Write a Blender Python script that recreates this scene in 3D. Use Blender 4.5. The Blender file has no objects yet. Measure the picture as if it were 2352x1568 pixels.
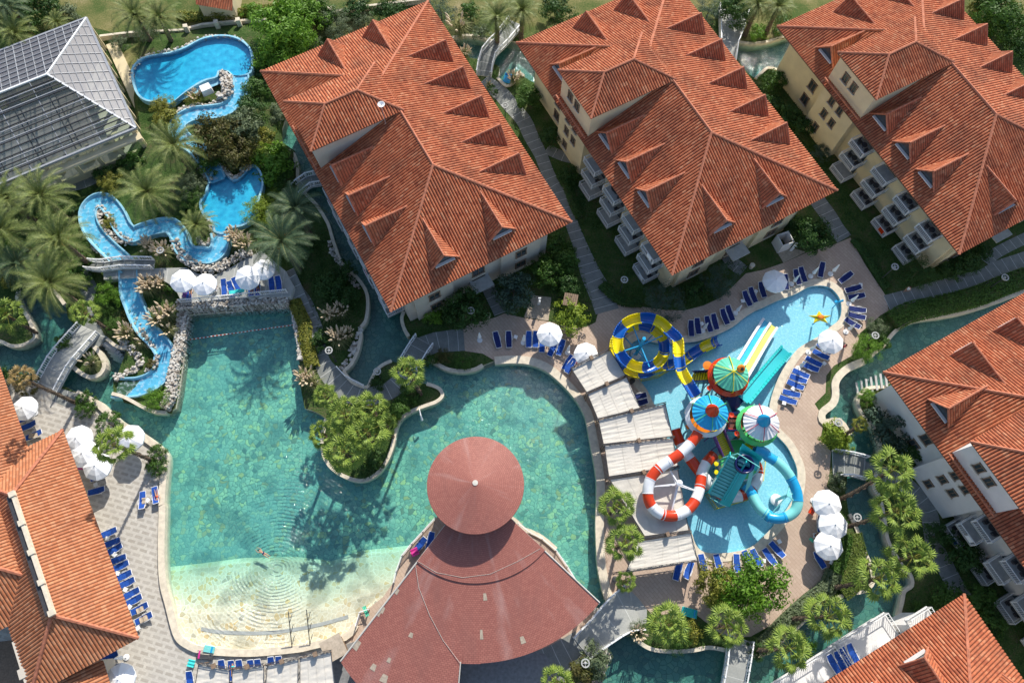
import bpy, bmesh, math, random
from mathutils import Vector, Matrix
from mathutils.geometry import tessellate_polygon
R=random.Random(7)
sc=bpy.context.scene; COL=sc.collection; PI=math.pi
V=Vector
# ---------- camera solved from the photograph: 90 m up, tilted 20 degrees off straight down ----------
FPX=1750.; HC=90.
_n=V((1148-1176,1410-784,FPX)).normalized()
_Y=(V((0,-1,0))-V((0,-1,0)).dot(_n)*_n).normalized(); _X=_Y.cross(-_n)
def W(x,y,z=0.):
    "point of the place seen at photo position x,y (2352 wide) at height z"
    d=V((x-1176,y-784,FPX)); d=d*((HC-z)/d.dot(_n)); return V((d.dot(_X),d.dot(_Y),z))
OX=(0,601.75,1203.5,1750.25); OY=(0,386.84,773.68,1138.18)
def T(c,r,x,y): return (OX[c]+x/3.648, OY[r]+y/3.648)
def TL(c,r,s):
    a=[float(k) for k in s.replace(',',' ').split()]
    return [T(c,r,a[i],a[i+1]) for i in range(0,len(a),2)]
def VL(s):
    a=[float(k) for k in s.replace(',',' ').split()]
    return [(a[i],a[i+1]) for i in range(0,len(a),2)]
def WL(pts,z=0.): return [W(p[0],p[1],z) for p in pts]
cam=bpy.data.cameras.new('camera'); co=bpy.data.objects.new('camera',cam); COL.objects.link(co)
M3=Matrix((_X,_Y,-_n))            # cam coords (x right,y down,z fwd) -> world
M=Matrix([[M3[i][0],-M3[i][1],-M3[i][2],0] for i in range(3)]+[[0,0,0,1]])
co.matrix_world=Matrix.Translation((0,0,HC))@M
cam.sensor_width=36; cam.lens=36*FPX/2352; cam.clip_end=2000; sc.camera=co
# ---------- light ----------
SD=V((.288,.958,0)).normalized(); EL=math.radians(36); SUN=V((SD.x*math.cos(EL),SD.y*math.cos(EL),math.sin(EL)))
w=bpy.data.worlds.new('World'); sc.world=w; w.use_nodes=True; nt=w.node_tree
sk=nt.nodes.new('ShaderNodeTexSky'); sk.sky_type='NISHITA'; sk.sun_disc=False; sk.sun_elevation=EL; sk.sun_rotation=math.atan2(SD.x,SD.y)
nt.links.new(sk.outputs[0],nt.nodes['Background'].inputs[0]); nt.nodes['Background'].inputs[1].default_value=.15
sl=bpy.data.lights.new('sun','SUN'); so=bpy.data.objects.new('sun',sl); COL.objects.link(so); sl.energy=4.8; sl.angle=math.radians(.5); sl.color=(1,.95,.86)
so.rotation_euler=SUN.to_track_quat('Z','Y').to_euler()
sc.view_settings.view_transform='Standard'; sc.view_settings.look='None'; sc.view_settings.exposure=.27
# ---------- materials ----------
MT={}
class NB:
    def __init__(s,name):
        s.m=bpy.data.materials.new(name); s.m.use_nodes=True; s.t=s.m.node_tree; s.p=s.t.nodes['Principled BSDF']; s.o=s.t.nodes['Material Output']; MT[name]=s.m
    def n(s,k,**kw):
        q=s.t.nodes.new(k)
        for a,b in kw.items(): setattr(q,a,b)
        return q
    def l(s,a,b): s.t.links.new(a,b)
    def co(s,kind='Object'): return s.n('ShaderNodeTexCoord').outputs[kind]
    def map(s,src,sc_=(1,1,1),rot=(0,0,0)):
        q=s.n('ShaderNodeMapping'); s.l(src,q.inputs[0]); q.inputs['Scale'].default_value=sc_; q.inputs['Rotation'].default_value=rot; return q.outputs[0]
    def noise(s,src,scale,det=4,out='Fac'):
        q=s.n('ShaderNodeTexNoise'); s.l(src,q.inputs['Vector']); q.inputs['Scale'].default_value=scale; q.inputs['Detail'].default_value=det; return q.outputs[out]
    def ramp(s,fac,stops,interp='LINEAR'):
        q=s.n('ShaderNodeValToRGB'); s.l(fac,q.inputs[0]); e=q.color_ramp.elements; q.color_ramp.interpolation=interp
        while len(e)<len(stops): e.new(.5)
        for i,(p,c) in enumerate(stops): e[i].position=p; e[i].color=(*c,1) if len(c)==3 else c
        return q.outputs[0]
    def mix(s,f,a,b,bt='MIX'):
        q=s.n('ShaderNodeMix',data_type='RGBA',blend_type=bt)
        for v,i in ((f,0),(a,6),(b,7)):
            if isinstance(v,(int,float)): q.inputs[i].default_value=v
            elif isinstance(v,tuple): q.inputs[i].default_value=(*v,1)
            else: s.l(v,q.inputs[i])
        return q.outputs[2]
    def math(s,op,a,b=None,c=None):
        q=s.n('ShaderNodeMath',operation=op)
        for v,i in ((a,0),(b,1),(c,2)):
            if v is None: continue
            if isinstance(v,(int,float)): q.inputs[i].default_value=v
            else: s.l(v,q.inputs[i])
        return q.outputs[0]
    def bump(s,h,st=.5,d=.05):
        q=s.n('ShaderNodeBump'); s.l(h,q.inputs['Height']); q.inputs['Strength'].default_value=st; q.inputs['Distance'].default_value=d; s.l(q.outputs[0],s.p.inputs['Normal'])
    def base(s,c,rough=.7,spec=.4):
        if isinstance(c,tuple): s.p.inputs['Base Color'].default_value=(*c,1)
        else: s.l(c,s.p.inputs['Base Color'])
        s.p.inputs['Roughness'].default_value=rough; s.p.inputs['Specular IOR Level'].default_value=spec; return s.m
def dim(c,k): return tuple(min(1,x*k) for x in c)
def M2(name,c,var=.25,scale=3,rough=.7,bump=0,c2=None,spec=.4,metal=0):
    b=NB(name); g=b.n('ShaderNodeNewGeometry').outputs['Position']
    f=b.noise(g,scale,5); c2=c2 or dim(c,1+var)
    b.base(b.ramp(f,[(.3,dim(c,1-var)),(.7,c2)]),rough,spec); b.p.inputs['Metallic'].default_value=metal
    if bump: b.bump(b.noise(g,scale*4,3),bump,.04)
    return b.m
def leafm(name,c,c2,tr=.25,scale=1.3):
    b=NB(name); g=b.n('ShaderNodeNewGeometry').outputs['Position']
    f=b.mix(.5,b.noise(g,scale,3),b.noise(g,9,2)); col=b.ramp(f,[(.32,c),(.68,c2)]); b.base(col,.55,.3)
    t=b.n('ShaderNodeBsdfTranslucent'); b.l(col,t.inputs[0]); m=b.n('ShaderNodeMixShader'); m.inputs[0].default_value=tr
    b.l(b.p.outputs[0],m.inputs[1]); b.l(t.outputs[0],m.inputs[2]); b.l(m.outputs[0],b.o.inputs['Surface']); return b.m
def rooftile(name,stops,stain_shade=(.12,.045,.03)):
    b=NB(name); uv=b.co('UV'); sx=b.n('ShaderNodeSeparateXYZ'); b.l(uv,sx.inputs[0])
    cb=b.n('ShaderNodeCombineXYZ'); b.l(b.math('FLOOR',sx.outputs[0]),cb.inputs[0]); b.l(b.math('FLOOR',sx.outputs[1]),cb.inputs[1])
    wn=b.n('ShaderNodeTexWhiteNoise',noise_dimensions='2D'); b.l(cb.outputs[0],wn.inputs['Vector'])
    c=b.ramp(wn.outputs['Value'],stops)
    g=b.n('ShaderNodeNewGeometry').outputs['Position']
    c=b.mix(b.ramp(b.noise(g,.35,5),[(.45,(0,0,0)),(.75,(.55,.55,.55))]),c,stain_shade)
    c=b.mix(b.ramp(b.noise(g,2.2,4),[(.5,(0,0,0)),(.8,(.4,.4,.4))]),c,(.62,.30,.17))
    gu=b.math('FRACT',sx.outputs[0]); c=b.mix(b.ramp(gu,[(0,(.8,.8,.8)),(.07,(.6,.6,.6)),(.16,(0,0,0)),(.84,(0,0,0)),(.92,(.8,.8,.8))]),c,dim(stain_shade,.75))  # shade and dirt of the channels painted dark into the tile colour
    fr=b.math('FRACT',sx.outputs[1]); c=b.mix(b.ramp(fr,[(0,(.4,.4,.4)),(.12,(0,0,0))]),c,dim(stain_shade,.8))
    b.base(c,.8,.25); b.bump(fr,.3,.03); return b.m
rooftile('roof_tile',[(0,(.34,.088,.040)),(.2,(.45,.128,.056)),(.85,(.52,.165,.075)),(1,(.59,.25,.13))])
rooftile('roof_tile_pale',[(0,(.42,.15,.065)),(.5,(.50,.19,.085)),(1,(.56,.25,.125))],(.26,.10,.055))
def lined(name,c,c2,step,line=(.62,.62,.58),lw=.045,scale=1.2):
    b=NB(name); sx=b.n('ShaderNodeSeparateXYZ'); b.l(b.co('UV'),sx.inputs[0]); g=b.n('ShaderNodeNewGeometry').outputs['Position']
    f=b.math('FRACT',b.math('DIVIDE',sx.outputs[0],step)); k=b.math('LESS_THAN',f,lw/step)
    col=b.ramp(b.mix(.5,b.noise(g,scale,5),b.noise(g,7,3)),[(.3,c),(.7,c2)])
    b.base(b.mix(k,col,line),.8,.3); b.bump(b.noise(g,14,2),.3,.02)
lined('path_slab',(.16,.17,.16),(.27,.28,.26),1.25); lined('deck_slab',(.30,.31,.29),(.42,.42,.39),2.1)
def bricky(name,c1,c2,mort,sx,sy,rot=0,mortar=.02,off=.5,rough=.8,scale=.25,tint=None,bumpv=.3):
    b=NB(name); g=b.n('ShaderNodeNewGeometry').outputs['Position']; v=b.map(g,(1,1,1),(0,0,rot))
    q=b.n('ShaderNodeTexBrick'); b.l(v,q.inputs[0]); q.offset=off; q.inputs['Scale'].default_value=1; q.inputs['Brick Width'].default_value=sx; q.inputs['Row Height'].default_value=sy
    q.inputs['Mortar Size'].default_value=mortar; q.inputs[1].default_value=(*c1,1); q.inputs[2].default_value=(*c2,1); q.inputs[3].default_value=(*mort,1)
    c=b.mix(b.ramp(b.noise(g,scale,5),[(.4,(0,0,0)),(.75,(.6,.6,.6))]),q.outputs[0],tint or dim(c1,.7))
    b.base(c,rough,.3); b.bump(q.outputs[1],-bumpv,.02); return b.m
bricky('terrace_paver',(.50,.375,.285),(.57,.44,.34),(.41,.30,.225),.75,.36,.9,.022,.5,tint=(.38,.27,.21))
b=NB('plaza_paver'); g=b.n('ShaderNodeNewGeometry').outputs['Position']; v=b.map(g,(1,1,1),(0,0,.27)); q=b.n('ShaderNodeTexBrick'); b.l(v,q.inputs[0]); q.offset=.5; q.squash=1
q.inputs['Scale'].default_value=1; q.inputs['Brick Width'].default_value=1.15; q.inputs['Row Height'].default_value=.62; q.inputs['Mortar Size'].default_value=.16
q.inputs[1].default_value=(.42,.38,.32,1); q.inputs[2].default_value=(.50,.46,.40,1); q.inputs[3].default_value=(.60,.56,.49,1); q.inputs['Mortar Smooth'].default_value=.15
fine=b.n('ShaderNodeTexBrick'); b.l(v,fine.inputs[0]); fine.inputs['Scale'].default_value=1; fine.inputs['Brick Width'].default_value=.23; fine.inputs['Row Height'].default_value=.115; fine.inputs['Mortar Size'].default_value=.01
fine.inputs[1].default_value=(1,1,1,1); fine.inputs[2].default_value=(.86,.86,.86,1); fine.inputs[3].default_value=(.75,.75,.75,1)
b.base(b.mix(b.ramp(b.noise(g,.4,5),[(.4,(0,0,0)),(.8,(.5,.5,.5))]),b.mix(1.,q.outputs[0],fine.outputs[0],'MULTIPLY'),(.36,.33,.29)),.8,.3)
def stones(name,stops,grout,scale,lw=.05,var=None,rough=.6,warp=.12):
    b=NB(name); g=b.n('ShaderNodeNewGeometry').outputs['Position']
    wv=b.n('ShaderNodeVectorMath',operation='ADD'); nz=b.n('ShaderNodeVectorMath',operation='SCALE'); b.l(b.noise(g,1.5,2,'Color'),nz.inputs[0]); nz.inputs['Scale'].default_value=warp*2
    b.l(g,wv.inputs[0]); b.l(nz.outputs[0],wv.inputs[1]); src=wv.outputs[0]
    vo=b.n('ShaderNodeTexVoronoi',feature='F1',voronoi_dimensions='2D'); b.l(src,vo.inputs['Vector']); vo.inputs['Scale'].default_value=scale
    ve=b.n('ShaderNodeTexVoronoi',feature='DISTANCE_TO_EDGE',voronoi_dimensions='2D'); b.l(src,ve.inputs['Vector']); ve.inputs['Scale'].default_value=scale
    sp=b.n('ShaderNodeSeparateColor'); b.l(vo.outputs['Color'],sp.inputs[0]); c=b.ramp(sp.outputs[0],stops)
    c=b.mix(b.ramp(b.noise(g,6,3),[(.35,(0,0,0)),(.8,(.35,.35,.35))]),c,dim(stops[0][1],.7))
    k=b.ramp(ve.outputs[0],[(lw*.5,(1,1,1)),(lw,(0,0,0))]); c=b.mix(k,c,grout)
    if var: c=b.mix(b.ramp(b.noise(g,.12,4),[(.42,(0,0,0)),(.62,(.5,.5,.5))]),c,var); c=b.mix(b.ramp(b.noise(g,.3,5),[(.52,(0,0,0)),(.62,(.55,.55,.55))]),c,dim(var,.55))
    b.base(c,rough,.3); b.bump(ve.outputs[0],.5,.04); return b.m
stones('lagoon_floor',[(0,(.30,.42,.36)),(.3,(.46,.58,.46)),(.62,(.56,.66,.50)),(.8,(.66,.70,.46)),(.87,(.82,.72,.36)),(.92,(.66,.50,.26)),(.955,(.16,.25,.25)),(1,(.55,.64,.50))],(.19,.28,.24),2.0,.07,(.26,.42,.42),warp=.36)
stones('beach_floor',[(0,(.74,.62,.44)),(.45,(.86,.75,.56)),(.78,(.80,.66,.46)),(.84,(.70,.45,.18)),(.93,(.80,.56,.24)),(1,(.42,.38,.30))],(.92,.86,.72),2.0,.08,(.62,.56,.40),warp=.2)
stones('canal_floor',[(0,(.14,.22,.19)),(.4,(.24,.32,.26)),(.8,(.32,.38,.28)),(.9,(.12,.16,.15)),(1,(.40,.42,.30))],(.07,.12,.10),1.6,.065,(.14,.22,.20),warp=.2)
stones('pebble',[(0,(.18,.15,.12)),(.25,(.38,.34,.29)),(.6,(.52,.48,.42)),(1,(.68,.65,.6))],(.08,.07,.055),3.6,.1)
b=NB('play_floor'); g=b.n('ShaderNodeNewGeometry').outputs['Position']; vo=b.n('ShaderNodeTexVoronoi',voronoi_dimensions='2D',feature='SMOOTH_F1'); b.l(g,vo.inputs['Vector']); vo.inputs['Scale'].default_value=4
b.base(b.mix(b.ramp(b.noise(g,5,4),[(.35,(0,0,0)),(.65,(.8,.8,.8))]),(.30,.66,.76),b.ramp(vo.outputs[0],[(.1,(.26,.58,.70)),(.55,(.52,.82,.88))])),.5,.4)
M2('pool_paint',(.05,.52,.72),.15,1.2,.5,c2=(.12,.74,.84)); M2('chute_paint',(.22,.50,.66),.12,1.5,.45,c2=(.34,.64,.76))
def water(name,acol,dens,bs=2.2,st=.35,ring=None):
    b=NB(name); b.t.nodes.remove(b.p); g=b.n('ShaderNodeNewGeometry').outputs['Position']
    tr=b.n('ShaderNodeBsdfTransparent'); gl=b.n('ShaderNodeBsdfGlossy'); gl.inputs['Roughness'].default_value=.06
    h=b.noise(b.map(g,(1,1.5,1)),bs,5)
    if ring:
        mp=b.n('ShaderNodeMapping'); b.l(g,mp.inputs[0]); mp.inputs['Location'].default_value=(-ring[0],-ring[1],0)
        wv=b.n('ShaderNodeTexWave',wave_type='RINGS',rings_direction='SPHERICAL'); b.l(mp.outputs[0],wv.inputs[0]); wv.inputs['Scale'].default_value=.75; wv.inputs['Distortion'].default_value=2.6
        ln=b.n('ShaderNodeVectorMath',operation='LENGTH'); b.l(mp.outputs[0],ln.inputs[0]); fa=b.ramp(b.math('DIVIDE',ln.outputs['Value'],16),[(0,(1,1,1)),(1,(0,0,0))]); fa=b.math('MULTIPLY',fa,b.ramp(b.noise(g,.35,3),[(.35,(.2,.2,.2)),(.6,(1,1,1))]))
        h=b.math('ADD',b.math('MULTIPLY',wv.outputs[1],fa),b.math('MULTIPLY',h,.9))
    bp=b.n('ShaderNodeBump'); b.l(h,bp.inputs['Height']); bp.inputs['Strength'].default_value=st; bp.inputs['Distance'].default_value=.3
    lw=b.n('ShaderNodeLayerWeight'); lw.inputs[0].default_value=.5; b.l(bp.outputs[0],lw.inputs['Normal']); b.l(bp.outputs[0],gl.inputs['Normal']); fr=b.math('MULTIPLY_ADD',b.math('POWER',lw.outputs['Facing'],5.),.95,.045)
    mx=b.n('ShaderNodeMixShader'); b.l(fr,mx.inputs[0]); b.l(tr.outputs[0],mx.inputs[1]); b.l(gl.outputs[0],mx.inputs[2]); b.l(mx.outputs[0],b.o.inputs['Surface'])
    va=b.n('ShaderNodeVolumeAbsorption'); va.inputs['Color'].default_value=(*acol,1); va.inputs['Density'].default_value=dens; b.l(va.outputs[0],b.o.inputs['Volume'])
RC=W(640,1282,-.35)
water('lagoon_water',(.27,.84,.81),.42,1.6,.7,RC); water('play_water',(.30,.84,.95),.42,3); water('river_water',(.05,.74,.93),1.1,3)
def glassm(name,col,a,rough=.1):
    b=NB(name); tr=b.n('ShaderNodeBsdfTransparent'); tr.inputs[0].default_value=(*col,1); b.base(col,rough,.6)
    m=b.n('ShaderNodeMixShader'); m.inputs[0].default_value=a; b.l(tr.outputs[0],m.inputs[1]); b.l(b.p.outputs[0],m.inputs[2]); b.l(m.outputs[0],b.o.inputs['Surface'])
glassm('roof_glass',(.30,.30,.34),.40,.4); glassm('clear_glass',(.84,.90,.86),.07,.06); glassm('slide_glass',(.05,.62,.66),.7,.15)
b=NB('garden_soil'); g=b.n('ShaderNodeNewGeometry').outputs['Position']
c=b.ramp(b.mix(.4,b.noise(g,.5,5),b.noise(g,4,4)),[(.35,(.03,.065,.015)),(.5,(.06,.105,.028)),(.66,(.12,.11,.055))]); b.base(c,.95,.1); b.bump(b.noise(g,6,4),1,.15)
b=NB('dry_lawn'); c=b.ramp(b.mix(.35,b.noise(b.n('ShaderNodeNewGeometry').outputs['Position'],.22,6),b.noise(b.n('ShaderNodeNewGeometry').outputs['Position'],5,4)),[(.40,(.07,.11,.03)),(.54,(.19,.18,.07)),(.68,(.36,.29,.16))]); b.base(c,.95,.1)
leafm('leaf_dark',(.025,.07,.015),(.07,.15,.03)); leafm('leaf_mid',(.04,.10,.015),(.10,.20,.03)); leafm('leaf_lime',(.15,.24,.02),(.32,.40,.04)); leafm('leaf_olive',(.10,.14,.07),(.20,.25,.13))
leafm('leaf_grey',(.045,.085,.055),(.10,.16,.11)); leafm('leaf_fresh',(.08,.20,.015),(.20,.36,.035)); leafm('leaf_gold',(.10,.14,.02),(.36,.33,.05),scale=2.2); leafm('leaf_rust',(.10,.07,.025),(.12,.14,.03))
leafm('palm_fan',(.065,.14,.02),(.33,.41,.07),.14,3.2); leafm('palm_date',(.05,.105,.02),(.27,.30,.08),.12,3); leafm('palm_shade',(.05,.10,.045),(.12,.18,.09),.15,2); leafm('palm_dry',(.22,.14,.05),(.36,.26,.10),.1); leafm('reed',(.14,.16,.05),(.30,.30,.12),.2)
M2('plume',(.62,.50,.34),.15,5,.9); M2('date_fruit',(.55,.20,.02),.3,9,.6); M2('bark',(.13,.095,.065),.45,5,.95,1.); M2('wood',(.22,.15,.10),.25,5,.8,.4); M2('wood_pale',(.44,.36,.27),.2,4,.8,.3)
M2('cream_wall',(.70,.59,.38),.08,.6,.85,.1); M2('white_wall',(.70,.68,.66),.06,.6,.85,.1); M2('beige_wall',(.55,.50,.42),.08,.6,.85); M2('cream_stone',(.66,.58,.45),.15,2,.8,.3); M2('ridge_tile',(.47,.17,.095),.3,3,.85,.4); M2('soffit',(.20,.12,.08),.2,2,.9)
M2('white_paint',(.80,.80,.79),.05,2,.45); M2('white_cloth',(.86,.86,.86),.03,3,.9); M2('blue_cloth',(.012,.075,.36),.3,5,.85); M2('navy_cloth',(.008,.02,.12),.3,5,.85); M2('canvas',(.60,.56,.49),.08,1.2,.9,.5); M2('dark_steel',(.05,.05,.055),.2,4,.5); M2('grey_steel',(.33,.34,.36),.15,4,.4); M2('window_glass',(.05,.065,.075),.3,1,.12,spec=.8); M2('concrete',(.42,.42,.40),.12,2,.9,.3); M2('grey_floor',(.22,.22,.22),.2,3,.85)
def gloss(name,c,r=.22): 
    m=M2(name,c,.06,1.5,r,spec=.5); return m
gloss('gel_red',(.62,.05,.012)); gloss('gel_white',(.78,.79,.80)); gloss('gel_yellow',(.80,.66,.01)); gloss('gel_blue',(.01,.11,.45)); gloss('gel_cyan',(.02,.36,.66)); gloss('gel_teal',(.02,.46,.46)); gloss('gel_mint',(.22,.66,.62)); gloss('gel_green',(.10,.55,.17)); gloss('gel_seagreen',(.13,.58,.38)); gloss('gel_orange',(.75,.22,.015)); gloss('gel_purple',(.14,.05,.22)); gloss('gel_brown',(.17,.07,.05)); gloss('gel_navy',(.006,.012,.09)); gloss('pink',(.6,.03,.25),.5); gloss('turq_cloth',(.03,.55,.52),.7); gloss('gel_magenta',(.6,.04,.10))
M2('skin',(.50,.27,.17),.12,6,.6); M2('skin_tan',(.34,.16,.09),.12,6,.6); M2('hair',(.04,.025,.02),.3,9,.7); M2('shingle_base',(.3,.1,.07))
b=NB('shingle'); q=b.n('ShaderNodeTexBrick'); b.l(b.co('UV'),q.inputs[0]); q.inputs['Scale'].default_value=1; q.inputs['Brick Width'].default_value=.27; q.inputs['Row Height'].default_value=.2; q.inputs['Mortar Size'].default_value=.016
q.inputs[1].default_value=(.33,.115,.088,1); q.inputs[2].default_value=(.40,.15,.112,1); q.inputs[3].default_value=(.20,.068,.052,1); g=b.n('ShaderNodeNewGeometry').outputs['Position']
c=b.mix(b.ramp(b.noise(b.map(g,(1,.35,1)),.55,5),[(.5,(0,0,0)),(.72,(.5,.5,.5))]),q.outputs[0],(.25,.10,.08)); c=b.mix(b.ramp(b.noise(b.map(b.co('UV'),(.5,.12,1)),1.2,5),[(.55,(0,0,0)),(.75,(.38,.38,.38))]),c,(.52,.36,.32)); b.base(c,.62,.4); b.bump(q.outputs[1],-.5,.03)
# ---------- mesh helpers ----------
class MB:
    def __init__(s): s.v=[]; s.f=[]; s.mi=[]; s.uv=[]; s.m=0; s.sm=False
    def add(s,vs,fs,uvs=None):
        k=len(s.v); s.v+=[tuple(a) for a in vs]
        for i,f in enumerate(fs):
            s.f.append([k+j for j in f]); s.mi.append(s.m); s.uv.append(uvs[i] if uvs else None)
        return s
    def box(s,c,d,rz=0,top=1.):
        c=V(c); x,y,z=d[0]/2,d[1]/2,d[2]/2; ca,sa=math.cos(rz),math.sin(rz); vs=[]
        for dz in (-z,z):
            k=top if dz>0 else 1
            for dx,dy in ((-x,-y),(x,-y),(x,y),(-x,y)):
                dx*=k; dy*=k; vs.append((c.x+dx*ca-dy*sa,c.y+dx*sa+dy*ca,c.z+dz))
        return s.add(vs,[(0,3,2,1),(4,5,6,7),(0,1,5,4),(1,2,6,5),(2,3,7,6),(3,0,4,7)])
    def bar(s,a,b_,w=.05,h=None):
        a,b_=V(a),V(b_); h=h or w; d=(b_-a)
        if d.length<1e-5: return s
        d.normalize(); up=V((0,0,1)) if abs(d.z)<.95 else V((1,0,0)); x=d.cross(up).normalized()*w/2; y=x.cross(d).normalized()*h/2
        vs=[p+i*x+j*y for p in (a,b_) for i,j in ((-1,-1),(1,-1),(1,1),(-1,1))]
        return s.add(vs,[(0,1,2,3),(7,6,5,4),(0,4,5,1),(1,5,6,2),(2,6,7,3),(3,7,4,0)])
    def tube(s,pts,r,n=8,cap=True):
        pts=[V(p) for p in pts]; L=len(pts); rs=r if isinstance(r,(list,tuple)) else [r]*L; vs=[]; px=None
        for i,p in enumerate(pts):
            d=(pts[min(i+1,L-1)]-pts[max(i-1,0)]).normalized()
            if px is None: px=d.orthogonal().normalized()
            px=(px-px.dot(d)*d).normalized(); y=d.cross(px)
            vs+=[p+(px*math.cos(2*PI*j/n)+y*math.sin(2*PI*j/n))*rs[i] for j in range(n)]
        fs=[(i*n+j,i*n+(j+1)%n,(i+1)*n+(j+1)%n,(i+1)*n+j) for i in range(L-1) for j in range(n)]
        if cap: fs+=[tuple(range(n))[::-1],tuple(range((L-1)*n,L*n))]
        return s.add(vs,fs)
    def lathe(s,c,prof,n=16,a0=0,jit=0,cap=True):
        c=V(c); vs=[]
        for r,z in prof:
            for j in range(n):
                a=a0+2*PI*j/n; k=1+(jit if j%2 else 0); vs.append(c+V((r*k*math.cos(a),r*k*math.sin(a),z)))
        L=len(prof); fs=[(i*n+j,i*n+(j+1)%n,(i+1)*n+(j+1)%n,(i+1)*n+j) for i in range(L-1) for j in range(n)]
        if cap and prof[0][0]>1e-4: fs.append(tuple(range(n))[::-1])
        if cap and prof[-1][0]>1e-4: fs.append(tuple(range((L-1)*n,L*n)))
        return s.add(vs,fs)
    def poly(s,loops,z=None):
        "flat polygon with holes; loops are lists of 3D points"
        lp=[[V(p) if z is None else V((p[0],p[1],z)) for p in l] for l in loops]
        tri=tessellate_polygon([[V((p.x,p.y,0)) for p in l] for l in lp]); fl=[p for l in lp for p in l]; fs=[]
        for t in tri:
            a,b_,c=(fl[i] for i in t)
            nz=(b_-a).cross(c-a).z
            if abs(nz)>1e-7: fs.append(t if nz>0 else t[::-1])
        return s.add(fl,fs,[[(fl[i].x,fl[i].y) for i in t] for t in fs])
    def skirt(s,loop,z0,z1):
        n=len(loop); vs=[(p[0],p[1],z) for z in (z0,z1) for p in loop]
        return s.add(vs,[(i,(i+1)%n,n+(i+1)%n,n+i) for i in range(n)])
    def ribbon(s,pts,ws,th=0,uvo=0):
        "strip through pts with widths; uv.x is length along it"
        pts=[V(p) for p in pts]; L=len(pts)
        if not isinstance(ws,(list,tuple)): ws=[ws]*L
        k=0; vs=[]; us=[]
        for i,p in enumerate(pts):
            d=pts[min(i+1,L-1)]-pts[max(i-1,0)]; d.z=0; d.normalize(); nrm=V((-d.y,d.x,0))
            if i: k+=(pts[i]-pts[i-1]).length
            vs+=[p+nrm*ws[i]/2,p-nrm*ws[i]/2]; us.append(k+uvo)
        fs=[(2*i+1,2*i+3,2*i+2,2*i) for i in range(L-1)]; uv=[[(us[i],1),(us[i+1],1),(us[i+1],0),(us[i],0)] for i in range(L-1)]
        s.add(vs,fs,uv)
        if th:
            lo=[v-V((0,0,th)) for v in vs]
            s.add(vs+lo,[(2*i,2*i+2,2*L+2*i+2,2*L+2*i) for i in range(L-1)]+[(2*i+3,2*i+1,2*L+2*i+1,2*L+2*i+3) for i in range(L-1)]+[(0,2*L,2*L+1,1),(2*L-2,2*L-1,4*L-1,4*L-2)]+[(2*L+2*i,2*L+2*i+2,2*L+2*i+3,2*L+2*i+1) for i in range(L-1)])
        return s
    def rail(s,pts,h=1.,sp=.28,w=.07,bw=.035,base=.1):
        "post-and-baluster railing"
        pts=[V(p) for p in pts]; U=V((0,0,1))
        for a,b_ in zip(pts,pts[1:]):
            s.bar(a+U*h,b_+U*h,w*1.3,w); s.bar(a+U*base,b_+U*base,w*.8); n=max(1,int((b_-a).length/sp))
            for i in range(n): p=a.lerp(b_,(i+.5)/n); s.bar(p+U*base,p+U*h,bw)
        for p in pts: s.bar(p,p+U*(h+.1),w*1.4)
        return s
    def rfaceadd(s,pts,per=.34,amp=.12,row=.45):
        "corrugated clay-tile slope: pts[0]->pts[1] is the eave"
        pts=[V(p) for p in pts]; u=(pts[1]-pts[0]).normalized(); n=(pts[1]-pts[0]).cross(pts[2]-pts[0]).normalized()
        if n.z<0: n=-n
        v=n.cross(u)
        if (pts[2]-pts[0]).dot(v)<0: v=-v
        us=[(p-pts[0]).dot(u) for p in pts]; vv=[(p-pts[0]).dot(v) for p in pts]; u0=math.floor(min(us)/per)*per; nc=int((max(us)-u0)/per)+2; v0,v1=min(vv)-.01,max(vv)+.01
        bm=bmesh.new(); ul=bm.loops.layers.uv.new('UVMap'); prev=None; prof=((0,0),(.12,.7),(.4,1),(.68,.7),(.8,0))
        off=R.random()*50//1
        for i in range(nc):
            for ph,hh in prof:
                uu=u0+(i+ph)*per; b0=bm.verts.new(pts[0]+u*uu+v*v0+n*hh*amp); b1=bm.verts.new(pts[0]+u*uu+v*v1+n*hh*amp)
                if prev:
                    f=bm.faces.new((prev[0],b0,b1,prev[1])); pu=prev[2]
                    for l,q in zip(f.loops,((pu,v0),(uu,v0),(uu,v1),(pu,v1))): l[ul].uv=(q[0]/per+.08+off,q[1]/row+40)
                prev=(b0,b1,uu)
        c=sum(pts,V())/len(pts)
        for a,b_ in zip(pts,pts[1:]+pts[:1]):
            e=(b_-a).normalized(); no=e.cross(n)
            if (c-a).dot(no)>0: no=-no
            bmesh.ops.bisect_plane(bm,geom=bm.verts[:]+bm.edges[:]+bm.faces[:],plane_co=a,plane_no=no,clear_outer=True)
        bm.verts.index_update(); s.add([q.co.copy() for q in bm.verts],[[q.index for q in f.verts] for f in bm.faces],[[tuple(l[ul].uv) for l in f.loops] for f in bm.faces]); bm.free(); return s
    def cap(s,a,b_,r=.16): return s.tube([a,b_],r,6)
MESH={}
def mesh(name,mb,mats,smooth=False):
    me=bpy.data.meshes.new(name); me.from_pydata(mb.v,[],mb.f)
    for m in (mats if isinstance(mats,(list,tuple)) else [mats]): me.materials.append(MT[m])
    me.polygons.foreach_set('material_index',mb.mi)
    if any(u for u in mb.uv):
        ul=me.uv_layers.new(name='UVMap'); k=0; fl=[]
        for f,u in zip(mb.f,mb.uv):
            for i in range(len(f)): fl+=list(u[i]) if u else [0,0]
        ul.data.foreach_set('uv',fl)
    if smooth: me.polygons.foreach_set('use_smooth',[True]*len(me.polygons))
    me.update(); return me
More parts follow.
